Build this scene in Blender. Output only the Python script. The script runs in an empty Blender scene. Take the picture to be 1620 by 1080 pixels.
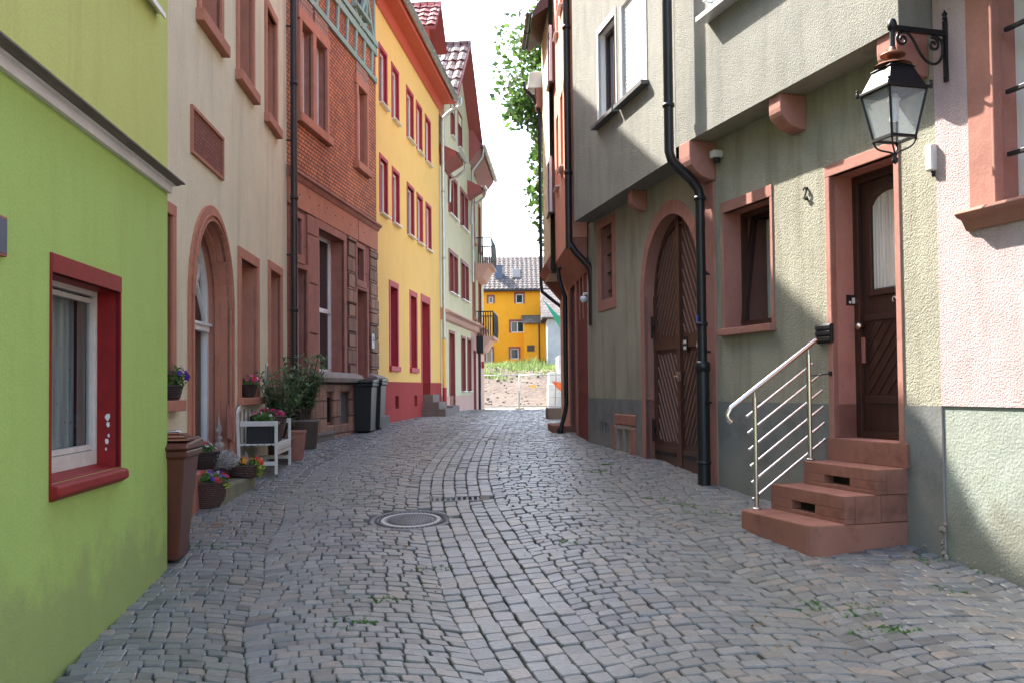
import bpy, math, random
from mathutils import Vector, Matrix
random.seed(7)
C = bpy.context.scene.collection
SC = bpy.context.scene
EYE = 1.66
# ---------------------------------------------------------------- camera
FPX, PITCH, ROLL, CY = 1500.0, math.radians(1.7), math.radians(0.57), 568.0
cam_d = bpy.data.cameras.new("camera"); cam = bpy.data.objects.new("camera", cam_d); C.objects.link(cam)
cam_d.sensor_width = 36.0; cam_d.lens = 36.0 * FPX / 1620.0; cam_d.shift_y = (CY - 540) / 1620.0
cam_d.clip_start = 0.05; cam_d.clip_end = 3000
CAMR = Matrix.Rotation(math.radians(90) + PITCH, 3, 'X') @ Matrix.Rotation(-ROLL, 3, 'Z')
cam.matrix_world = Matrix.Translation((0, 0, EYE)) @ CAMR.to_4x4()
SC.camera = cam
# ---------------------------------------------------------------- sky and sun
SUNV = Vector((-1.584, 1.826, 2.4)).normalized()
w = bpy.data.worlds.new("World"); SC.world = w; w.use_nodes = True
nt = w.node_tree; nt.nodes.clear()
sky = nt.nodes.new('ShaderNodeTexSky'); sky.sky_type = 'NISHITA'; sky.sun_disc = False
sky.sun_elevation = math.asin(SUNV.z); sky.sun_rotation = math.atan2(SUNV.x, SUNV.y)
sky.dust_density = 3.0; sky.air_density = 1.0; sky.ozone_density = 1.0
bg = nt.nodes.new('ShaderNodeBackground'); bg.inputs[1].default_value = 0.15
ow = nt.nodes.new('ShaderNodeOutputWorld')
nt.links.new(sky.outputs[0], bg.inputs[0]); nt.links.new(bg.outputs[0], ow.inputs[0])
sd = bpy.data.lights.new("sun", 'SUN'); sd.energy = 3.4; sd.angle = math.radians(0.6); sd.color = (1.0, 0.95, 0.88)
so = bpy.data.objects.new("sun", sd); C.objects.link(so); so.location = SUNV * 60
so.rotation_euler = SUNV.to_track_quat('Z', 'Y').to_euler()
SC.view_settings.view_transform = 'Standard'; SC.view_settings.look = 'None'
SC.view_settings.exposure = 2.5; SC.view_settings.gamma = 1.0
SC.cycles.max_bounces = 8; SC.cycles.diffuse_bounces = 5; SC.cycles.glossy_bounces = 3
SC.cycles.use_denoising = True
# ---------------------------------------------------------------- measuring the place: rays of the photograph onto real planes
def ray(px, py):
    return CAMR @ Vector(((px - 810) / FPX, (CY - py) / FPX, -1.0))
# ground heights (relative to the eye) along both house lines
GL = [(-20, -2.3), (2, -1.80), (5.2, -1.63), (7.7, -1.46), (9.4, -1.23), (10.8, -1.06), (13, -.94), (17.9, -.86), (20.2, -.77), (28, -.72), (34.5, -.78), (45, -1.0), (57, -1.2), (90, -1.2)]
GR = [(-20, -2.4), (2, -1.78), (6.29, -1.38), (7.35, -1.24), (10.5, -1.08), (12.06, -.95), (15, -.87), (17, -.84), (20, -.80), (28, -.74), (34.5, -.80), (45, -1.0), (57, -1.2), (90, -1.2)]
XL = [(-20, -1.0), (2, -1.97), (7.7, -2.80), (7.75, -3.08), (14.8, -3.50), (20.2, -2.87), (28.2, -2.12), (34.5, -1.49), (40, -1.2), (90, -1.0)]
XR = [(-20, 5.4), (2, 4.67), (10.58, 2.13), (15, 1.2), (19.5, 1.03), (40, 1.03), (90, 1.0)]
def lerp_t(t, y):
    if y <= t[0][0]: return t[0][1]
    for (a, va), (b, vb) in zip(t, t[1:]):
        if y <= b: 
            f = (y - a) / (b - a); return va + (vb - va) * f
    return t[-1][1]
GUT = [(2, 1.15), (4, .6), (5.4, .2), (6.6, -.07), (7.9, -.30), (9.55, -.57), (11.4, -.71), (15.9, -.70), (27, -.45), (40, -.1), (60, 0.1)]
def sm_t(t, y, h=0.8):
    return (lerp_t(t, y - h) + 2 * lerp_t(t, y) + lerp_t(t, y + h)) / 4
def gz(x, y):
    l, r = lerp_t(XL, y), lerp_t(XR, y)
    f = min(1.2, max(-.2, (x - l) / (r - l)))
    z = sm_t(GL, y) * (1 - f) + sm_t(GR, y) * f
    d = (x - sm_t(GUT, y)) / 1.3
    return EYE + z - 0.035 * math.exp(-d * d)
def gp(px, py):
    d = ray(px, py); t0 = 1.0
    for i in range(4000):
        t = 1.0 + i * 0.02
        p = d * t
        if EYE + p.z < gz(p.x, p.y): return Vector((p.x, p.y, gz(p.x, p.y)))
    return Vector((d.x * 60, d.y * 60, gz(d.x * 60, d.y * 60)))
# ---------------------------------------------------------------- mesh builder
class MB:
    def __init__(s): s.v = []; s.f = []; s.m = []; s.sm = []
    def add(s, vs, fs, m=0, smooth=False):
        n = len(s.v); s.v += [tuple(v) for v in vs]
        for f in fs: s.f.append([n + i for i in f]); s.m.append(m); s.sm.append(smooth)
    def box(s, x0, x1, y0, y1, z0, z1, m=0):
        vs = [(x, y, z) for z in (z0, z1) for y in (y0, y1) for x in (x0, x1)]
        s.add(vs, [(0, 2, 3, 1), (4, 5, 7, 6), (0, 1, 5, 4), (2, 6, 7, 3), (0, 4, 6, 2), (1, 3, 7, 5)], m); return s
    def quad(s, a, b, c, d, m=0): s.add([a, b, c, d], [(0, 1, 2, 3)], m)
    def bar(s, a, b, w, h, m=0, up=(0, 0, 1)):
        a, b = Vector(a), Vector(b); d = (b - a).normalized(); up = Vector(up)
        if abs(d.dot(up)) > .98: up = Vector((0, 1, 0))
        r = d.cross(up).normalized() * w / 2; u = r.cross(d).normalized() * h / 2
        vs = [p + sr * r + su * u for p in (a, b) for su in (-1, 1) for sr in (-1, 1)]
        s.add(vs, [(0, 2, 3, 1), (4, 5, 7, 6), (0, 1, 5, 4), (2, 6, 7, 3), (0, 4, 6, 2), (1, 3, 7, 5)], m)
    def prism(s, pts, y0, y1, m=0):      # outline in x,z pushed along y
        n = len(pts); vs = [(p[0], y0, p[1]) for p in pts] + [(p[0], y1, p[1]) for p in pts]
        fs = [tuple(range(n)), tuple(range(2 * n - 1, n - 1, -1))] + [(i, n + i, n + (i + 1) % n, (i + 1) % n) for i in range(n)]
        s.add(vs, fs, m)
    def prismx(s, pts, x0, x1, m=0):     # outline in y,z pushed along x
        n = len(pts); vs = [(x0, p[0], p[1]) for p in pts] + [(x1, p[0], p[1]) for p in pts]
        fs = [tuple(range(n)), tuple(range(2 * n - 1, n - 1, -1))] + [(i, n + i, n + (i + 1) % n, (i + 1) % n) for i in range(n)]
        s.add(vs, fs, m)
    def prismz(s, pts, z0, z1, m=0):
        n = len(pts); vs = [(p[0], p[1], z0) for p in pts] + [(p[0], p[1], z1) for p in pts]
        fs = [tuple(range(n - 1, -1, -1)), tuple(range(n, 2 * n))] + [(i, (i + 1) % n, n + (i + 1) % n, n + i) for i in range(n)]
        s.add(vs, fs, m)
    def tube(s, path, r, n=10, m=0, cap=True):
        path = [Vector(p) for p in path]; rs = r if isinstance(r, (list, tuple)) else [r] * len(path)
        rings = []; ref = None
        for i, p in enumerate(path):
            d = (path[min(i + 1, len(path) - 1)] - path[max(i - 1, 0)]).normalized()
            if ref is None:
                ref = Vector((0, 0, 1)) if abs(d.z) < .9 else Vector((1, 0, 0))
            a = d.cross(ref).normalized(); b = a.cross(d).normalized(); ref = b
            rings.append([p + (a * math.cos(t) + b * math.sin(t)) * rs[i] for t in [2 * math.pi * k / n for k in range(n)]])
        vs = [v for rg in rings for v in rg]; fs = []
        for i in range(len(path) - 1):
            for k in range(n):
                fs.append((i * n + k, i * n + (k + 1) % n, (i + 1) * n + (k + 1) % n, (i + 1) * n + k))
        s.add(vs, fs, m, True)
        if cap:
            s.add(rings[0], [tuple(range(n - 1, -1, -1))], m); s.add(rings[-1], [tuple(range(n))], m)
    def lathe(s, prof, c=(0, 0, 0), n=24, m=0, sx=1, sy=1, smooth=True):
        vs = []; fs = []
        for r, z in prof:
            for k in range(n):
                t = 2 * math.pi * k / n; vs.append((c[0] + r * sx * math.cos(t), c[1] + r * sy * math.sin(t), c[2] + z))
        for i in range(len(prof) - 1):
            for k in range(n): fs.append((i * n + k, i * n + (k + 1) % n, (i + 1) * n + (k + 1) % n, (i + 1) * n + k))
        s.add(vs, fs, m, smooth)
    def build(s, name, mats, parent=None, bevel=0, recenter=True):
        me = bpy.data.meshes.new(name)
        if not isinstance(mats, (list, tuple)): mats = [mats]
        c = Vector((0, 0, 0))
        if recenter and s.v:
            xs, ys, zs = zip(*s.v); c = Vector(((min(xs) + max(xs)) / 2, (min(ys) + max(ys)) / 2, min(zs)))
        me.from_pydata([(v[0] - c.x, v[1] - c.y, v[2] - c.z) for v in s.v], [], s.f)
        for mt in mats: me.materials.append(mt)
        me.polygons.foreach_set('material_index', s.m); me.polygons.foreach_set('use_smooth', s.sm)
        me.update()
        o = bpy.data.objects.new(name, me); C.objects.link(o)
        off = Vector((0, 0, 0))
        if parent is not None:
            o.parent = parent
            acc = parent; 
            while acc is not None:
                if acc.type == 'EMPTY' or 'cx' in acc:
                    off -= Vector((acc.get('cx', 0), acc.get('cy', 0), acc.get('cz', 0))); break
                acc = acc.parent
        o.location = c + off
        if parent is not None and parent.type != 'EMPTY': pass
        o['cx'], o['cy'], o['cz'] = c.x, c.y, c.z
        if bevel:
            b = o.modifiers.new('bevel', 'BEVEL'); b.width = bevel; b.segments = 2; b.limit_method = 'ANGLE'; b.angle_limit = math.radians(40)
        return o
def tag(o, label=None, cat=None, group=None, kind=None):
    if label: o['label'] = label
    if cat: o['category'] = cat
    if group: o['group'] = group
    if kind: o['kind'] = kind
    return o
def empty(name, loc, rz=0, zoff=None):
    o = bpy.data.objects.new(name, None); C.objects.link(o); o.location = loc; o.rotation_euler = (0, 0, rz)
    o.empty_display_size = .2
    o['cx'] = 0.0; o['cy'] = 0.0; o['cz'] = 0.0 if zoff is None else zoff
    return o
# ---------------------------------------------------------------- facades: local x runs left to right seen from the street, local y goes into the house
class Facade:
    def __init__(s, side, X0, k, ystart):
        s.side, s.X0, s.k = side, X0, k
        n = math.hypot(1, k); s.o = Vector((X0 + k * ystart, ystart, 0))
        s.t = Vector((k / n, 1 / n, 0)) if side == 'L' else Vector((-k / n, -1 / n, 0))
        s.inw = Vector((-s.t.y, s.t.x, 0)); s.rz = math.atan2(s.t.y, s.t.x)
    def uv(s, px, py, off=0):
        d = ray(px, py); O = Vector((0, 0, EYE)); q = s.o - s.inw * off
        t = (q - O).dot(s.inw) / d.dot(s.inw); p = O + d * t
        return (p - s.o).dot(s.t), p.z
    def uY(s, Y): return (Vector((s.X0 + s.k * Y, Y, 0)) - s.o).dot(s.t)
    def W(s, u, v, z): return s.o + s.t * u + s.inw * v + Vector((0, 0, z))
    def ground(s, u, off=0): p = s.W(u, -off, 0); return gz(p.x, p.y)
    def rect(s, xl, yt, yb, xr, off=0):
        u0, z1 = s.uv(xl, yt, off); _, z0 = s.uv(xl, yb, off); u1, _ = s.uv(xr, yt, off)
        return (u0, u1, z0, z1)
    def house(s, u=0, name='townhouse'):
        z = s.ground(u)
        o = empty(name, (s.o.x, s.o.y, z), s.rz, z); return o
    def thing(s, name, u, off, z):       # an Empty standing in front of this facade, turned with it
        p = s.W(u, -off, z); return empty(name, p, s.rz, 0)
# ---------------------------------------------------------------- materials
def nodes(name):
    m = bpy.data.materials.new(name); m.use_nodes = True; t = m.node_tree
    return m, t, t.nodes['Principled BSDF'], t.nodes, t.links
def coords(N, L, axes=None, scale=(1, 1, 1)):
    tc = N.new('ShaderNodeTexCoord'); src = tc.outputs['Object']
    if axes:
        sp = N.new('ShaderNodeSeparateXYZ'); L.new(src, sp.inputs[0]); cb = N.new('ShaderNodeCombineXYZ')
        for i, a in enumerate(axes): L.new(sp.outputs['XYZ'.index(a)], cb.inputs[i])
        src = cb.outputs[0]
    mp = N.new('ShaderNodeMapping'); mp.inputs['Scale'].default_value = scale; L.new(src, mp.inputs[0])
    return mp.outputs[0]
def noise(N, L, vec, scale, detail=4, rough=.55):
    n = N.new('ShaderNodeTexNoise'); n.inputs['Scale'].default_value = scale; n.inputs['Detail'].default_value = detail
    n.inputs['Roughness'].default_value = rough; L.new(vec, n.inputs['Vector']); return n.outputs['Fac']
def ramp(N, L, fac, stops):
    r = N.new('ShaderNodeValToRGB'); L.new(fac, r.inputs[0]); e = r.color_ramp.elements
    while len(e) < len(stops): e.new(.5)
    for i, (p, c) in enumerate(stops):
        e[i].position = p; e[i].color = (c[0], c[1], c[2], 1) if not isinstance(c, (int, float)) else (c, c, c, 1)
    return r.outputs[0]
def mixc(N, L, fac, a, b, mode='MIX'):
    m = N.new('ShaderNodeMix'); m.data_type = 'RGBA'; m.blend_type = mode
    if isinstance(fac, (int, float)): m.inputs[0].default_value = fac
    else: L.new(fac, m.inputs[0])
    for i, c in ((6, a), (7, b)):
        if isinstance(c, (tuple, list)): m.inputs[i].default_value = (c[0], c[1], c[2], 1)
        else: L.new(c, m.inputs[i])
    return m.outputs[2]
def bump(N, L, h, strength, dist, prev=None):
    b = N.new('ShaderNodeBump'); b.inputs['Strength'].default_value = strength; b.inputs['Distance'].default_value = dist
    L.new(h, b.inputs['Height'])
    if prev: L.new(prev, b.inputs['Normal'])
    return b.outputs[0]
def sc3(c, f): return tuple(min(1, x * f) for x in c)
def m_plain(name, col, rough=.6, metal=0, var=.12, nscale=6, bstr=.15, bdist=.003, bscale=40, spec=.4):
    m, t, P, N, L = nodes(name); v = coords(N, L)
    c = ramp(N, L, noise(N, L, v, nscale), [(.25, sc3(col, 1 - var)), (.75, sc3(col, 1 + var))])
    L.new(c, P.inputs['Base Color']); P.inputs['Roughness'].default_value = rough; P.inputs['Metallic'].default_value = metal
    P.inputs['Specular IOR Level'].default_value = spec
    if bstr: L.new(bump(N, L, noise(N, L, v, bscale), bstr, bdist), P.inputs['Normal'])
    return m
def m_plaster(name, col, grain=55, bstr=.5, bdist=.006, var=.08, stain=None, samt=.35, streak=True, pits=0, base_dirt=None, gz0=1.3):
    m, t, P, N, L = nodes(name); v = coords(N, L)
    c = ramp(N, L, noise(N, L, v, 1.3, 5), [(.3, sc3(col, 1 - var)), (.7, sc3(col, 1 + var))])
    if stain:
        vs = coords(N, L, None, (2.2, 2.2, .35) if streak else (1.5, 1.5, 1.5))
        f = ramp(N, L, noise(N, L, vs, 2.0, 7, .62), [(.48, 0), (.72, samt)])
        c = mixc(N, L, f, c, stain)
    g = noise(N, L, v, grain, 3, .6)
    c = mixc(N, L, ramp(N, L, g, [(.35, .0), (.62, .28)]), c, sc3(col, .62))
    if pits:
        c = mixc(N, L, ramp(N, L, noise(N, L, v, 9, 6, .7), [(.60, 0), (.70, pits)]), c, sc3(col, .55))
    if base_dirt:
        tc = N.new('ShaderNodeNewGeometry'); sp = N.new('ShaderNodeSeparateXYZ'); L.new(v, sp.inputs[0])
        a = N.new('ShaderNodeMath'); a.operation = 'MULTIPLY_ADD'; L.new(noise(N, L, v, 2.5, 6, .65), a.inputs[0]); a.inputs[1].default_value = -1.6
        zo = N.new('ShaderNodeMath'); zo.operation = 'SUBTRACT'; L.new(sp.outputs[2], zo.inputs[0]); zo.inputs[1].default_value = gz0 - .50; L.new(zo.outputs[0], a.inputs[2])
        c = mixc(N, L, ramp(N, L, a.outputs[0], [(.0, .55), (.35, 0)]), c, base_dirt)
    L.new(c, P.inputs['Base Color']); P.inputs['Roughness'].default_value = .92; P.inputs['Specular IOR Level'].default_value = .2
    n1 = bump(N, L, g, bstr, bdist)
    n2 = bump(N, L, noise(N, L, v, 5, 3), .35, .02, n1)
    L.new(n2, P.inputs['Normal']); return m
def m_stone(name, col, bw=.6, rh=.35, mortar=None, ms=.008, rough_amt=.4, axes='XZY', var=.22, msm=.3, tool=18):
    m, t, P, N, L = nodes(name); v = coords(N, L, axes); vo = coords(N, L)
    b = N.new('ShaderNodeTexBrick'); L.new(v, b.inputs['Vector']); b.inputs['Scale'].default_value = 1
    b.inputs['Brick Width'].default_value = bw; b.inputs['Row Height'].default_value = rh
    b.inputs['Mortar Size'].default_value = ms; b.inputs['Mortar Smooth'].default_value = msm
    b.inputs['Color1'].default_value = (*sc3(col, 1 - var), 1); b.inputs['Color2'].default_value = (*sc3(col, 1 + var), 1)
    b.inputs['Mortar'].default_value = (*(mortar or sc3(col, .6)), 1)
    c = mixc(N, L, ramp(N, L, noise(N, L, vo, 7, 6, .65), [(.4, 0), (.7, .5)]), b.outputs['Color'], sc3(col, .6))
    L.new(c, P.inputs['Base Color']); P.inputs['Roughness'].default_value = .85; P.inputs['Specular IOR Level'].default_value = .25
    inv = N.new('ShaderNodeMath'); inv.operation = 'SUBTRACT'; inv.inputs[0].default_value = 1; L.new(b.outputs['Fac'], inv.inputs[1])
    n1 = bump(N, L, inv.outputs[0], .8, .02)
    n2 = bump(N, L, noise(N, L, vo, tool, 5, .7), rough_amt, .03, n1)
    L.new(n2, P.inputs['Normal']); return m
def m_cladding(name, c1, c2, c3, axes='XZY', bw=.15, rh=.068):
    m, t, P, N, L = nodes(name); v = coords(N, L, axes); vo = coords(N, L)
    b = N.new('ShaderNodeTexBrick'); L.new(v, b.inputs['Vector']); b.inputs['Scale'].default_value = 1
    b.inputs['Brick Width'].default_value = bw; b.inputs['Row Height'].default_value = rh; b.inputs['Mortar Size'].default_value = .011
    b.inputs['Mortar Smooth'].default_value = .4; b.inputs['Bias'].default_value = -.1
    b.inputs['Color1'].default_value = (*c1, 1); b.inputs['Color2'].default_value = (*c2, 1); b.inputs['Mortar'].default_value = (.035, .02, .018, 1)
    c = mixc(N, L, ramp(N, L, noise(N, L, vo, .9, 5, .6), [(.38, 0), (.66, .75)]), b.outputs['Color'], c3, 'MULTIPLY')
    L.new(c, P.inputs['Base Color']); P.inputs['Roughness'].default_value = .8
    inv = N.new('ShaderNodeMath'); inv.operation = 'SUBTRACT'; inv.inputs[0].default_value = 1; L.new(b.outputs['Fac'], inv.inputs[1])
    L.new(bump(N, L, inv.outputs[0], 1, .02), P.inputs['Normal']); return m
def m_tiles(name, c1, c2, axes='XZY', bw=.24, rh=.26, moss=None):
    m, t, P, N, L = nodes(name); v = coords(N, L, axes); vo = coords(N, L)
    b = N.new('ShaderNodeTexBrick'); L.new(v, b.inputs['Vector']); b.inputs['Scale'].default_value = 1
    b.inputs['Brick Width'].default_value = bw; b.inputs['Row Height'].default_value = rh; b.inputs['Mortar Size'].default_value = .02
    b.inputs['Mortar Smooth'].default_value = .8
    b.inputs['Color1'].default_value = (*c1, 1); b.inputs['Color2'].default_value = (*c2, 1); b.inputs['Mortar'].default_value = (*sc3(c1, .3), 1)
    c = b.outputs['Color']
    if moss: c = mixc(N, L, ramp(N, L, noise(N, L, vo, 1.5, 6, .6), [(.45, 0), (.65, .8)]), c, moss)
    L.new(c, P.inputs['Base Color']); P.inputs['Roughness'].default_value = .75; P.inputs['Specular IOR Level'].default_value = .25
    inv = N.new('ShaderNodeMath'); inv.operation = 'SUBTRACT'; inv.inputs[0].default_value = 1; L.new(b.outputs['Fac'], inv.inputs[1])
    L.new(bump(N, L, inv.outputs[0], 1, .05), P.inputs['Normal']); return m
def m_glass(name='window_glass', tint=(.02, .025, .03), trans=.0):
    m, t, P, N, L = nodes(name)
    P.inputs['Base Color'].default_value = (*tint, 1); P.inputs['Roughness'].default_value = .04; P.inputs['Specular IOR Level'].default_value = .8
    v = coords(N, L); L.new(bump(N, L, noise(N, L, v, 1.5, 1), .05, .02), P.inputs['Normal'])
    if trans:
        out = N['Material Output']; tr = N.new('ShaderNodeBsdfTransparent'); mx = N.new('ShaderNodeMixShader'); mx.inputs[0].default_value = trans
        tr.inputs[0].default_value = (.9, .95, .95, 1)
        L.new(P.outputs[0], mx.inputs[1]); L.new(tr.outputs[0], mx.inputs[2]); L.new(mx.outputs[0], out.inputs[0])
    return m
def m_wood(name, col, rough=.45, scale=(30, 30, 2)):
    m, t, P, N, L = nodes(name); v = coords(N, L, None, scale)
    f = noise(N, L, v, 1.0, 5, .6)
    L.new(ramp(N, L, f, [(.3, sc3(col, .7)), (.7, sc3(col, 1.25))]), P.inputs['Base Color']); P.inputs['Roughness'].default_value = rough
    L.new(bump(N, L, f, .25, .003), P.inputs['Normal']); return m
def m_leaf(name, c1, c2):
    m, t, P, N, L = nodes(name); g = N.new('ShaderNodeNewGeometry')
    L.new(ramp(N, L, g.outputs['Random Per Island'], [(0, c1), (1, c2)]), P.inputs['Base Color'])
    P.inputs['Roughness'].default_value = .5
    out = N['Material Output']; tl = N.new('ShaderNodeBsdfTranslucent'); mx = N.new('ShaderNodeMixShader'); mx.inputs[0].default_value = .35
    L.new(ramp(N, L, g.outputs['Random Per Island'], [(0, sc3(c1, 1.6)), (1, sc3(c2, 1.6))]), tl.inputs[0])
    L.new(P.outputs[0], mx.inputs[1]); L.new(tl.outputs[0], mx.inputs[2]); L.new(mx.outputs[0], out.inputs[0]); return m
def m_curtain(name, col=(.75, .74, .7)):
    m, t, P, N, L = nodes(name); v = coords(N, L, None, (28, 1, .6)); f = noise(N, L, v, 1, 3)
    L.new(ramp(N, L, f, [(.3, sc3(col, .6)), (.7, col)]), P.inputs['Base Color']); P.inputs['Roughness'].default_value = .9
    L.new(bump(N, L, f, 1, .03), P.inputs['Normal']); return m
def m_wicker(name, col):
    m, t, P, N, L = nodes(name); v = coords(N, L)
    wv = N.new('ShaderNodeTexWave'); wv.bands_direction = 'Z'; wv.inputs['Scale'].default_value = 16; wv.inputs['Distortion'].default_value = 3.5
    wv.inputs['Detail Scale'].default_value = 6; L.new(v, wv.inputs['Vector'])
    f = wv.outputs['Fac']
    L.new(ramp(N, L, f, [(.1, sc3(col, .35)), (.8, sc3(col, 1.3))]), P.inputs['Base Color']); P.inputs['Roughness'].default_value = .55
    L.new(bump(N, L, f, 1, .012), P.inputs['Normal']); return m
SAND = (.36, .17, .125)
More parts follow.
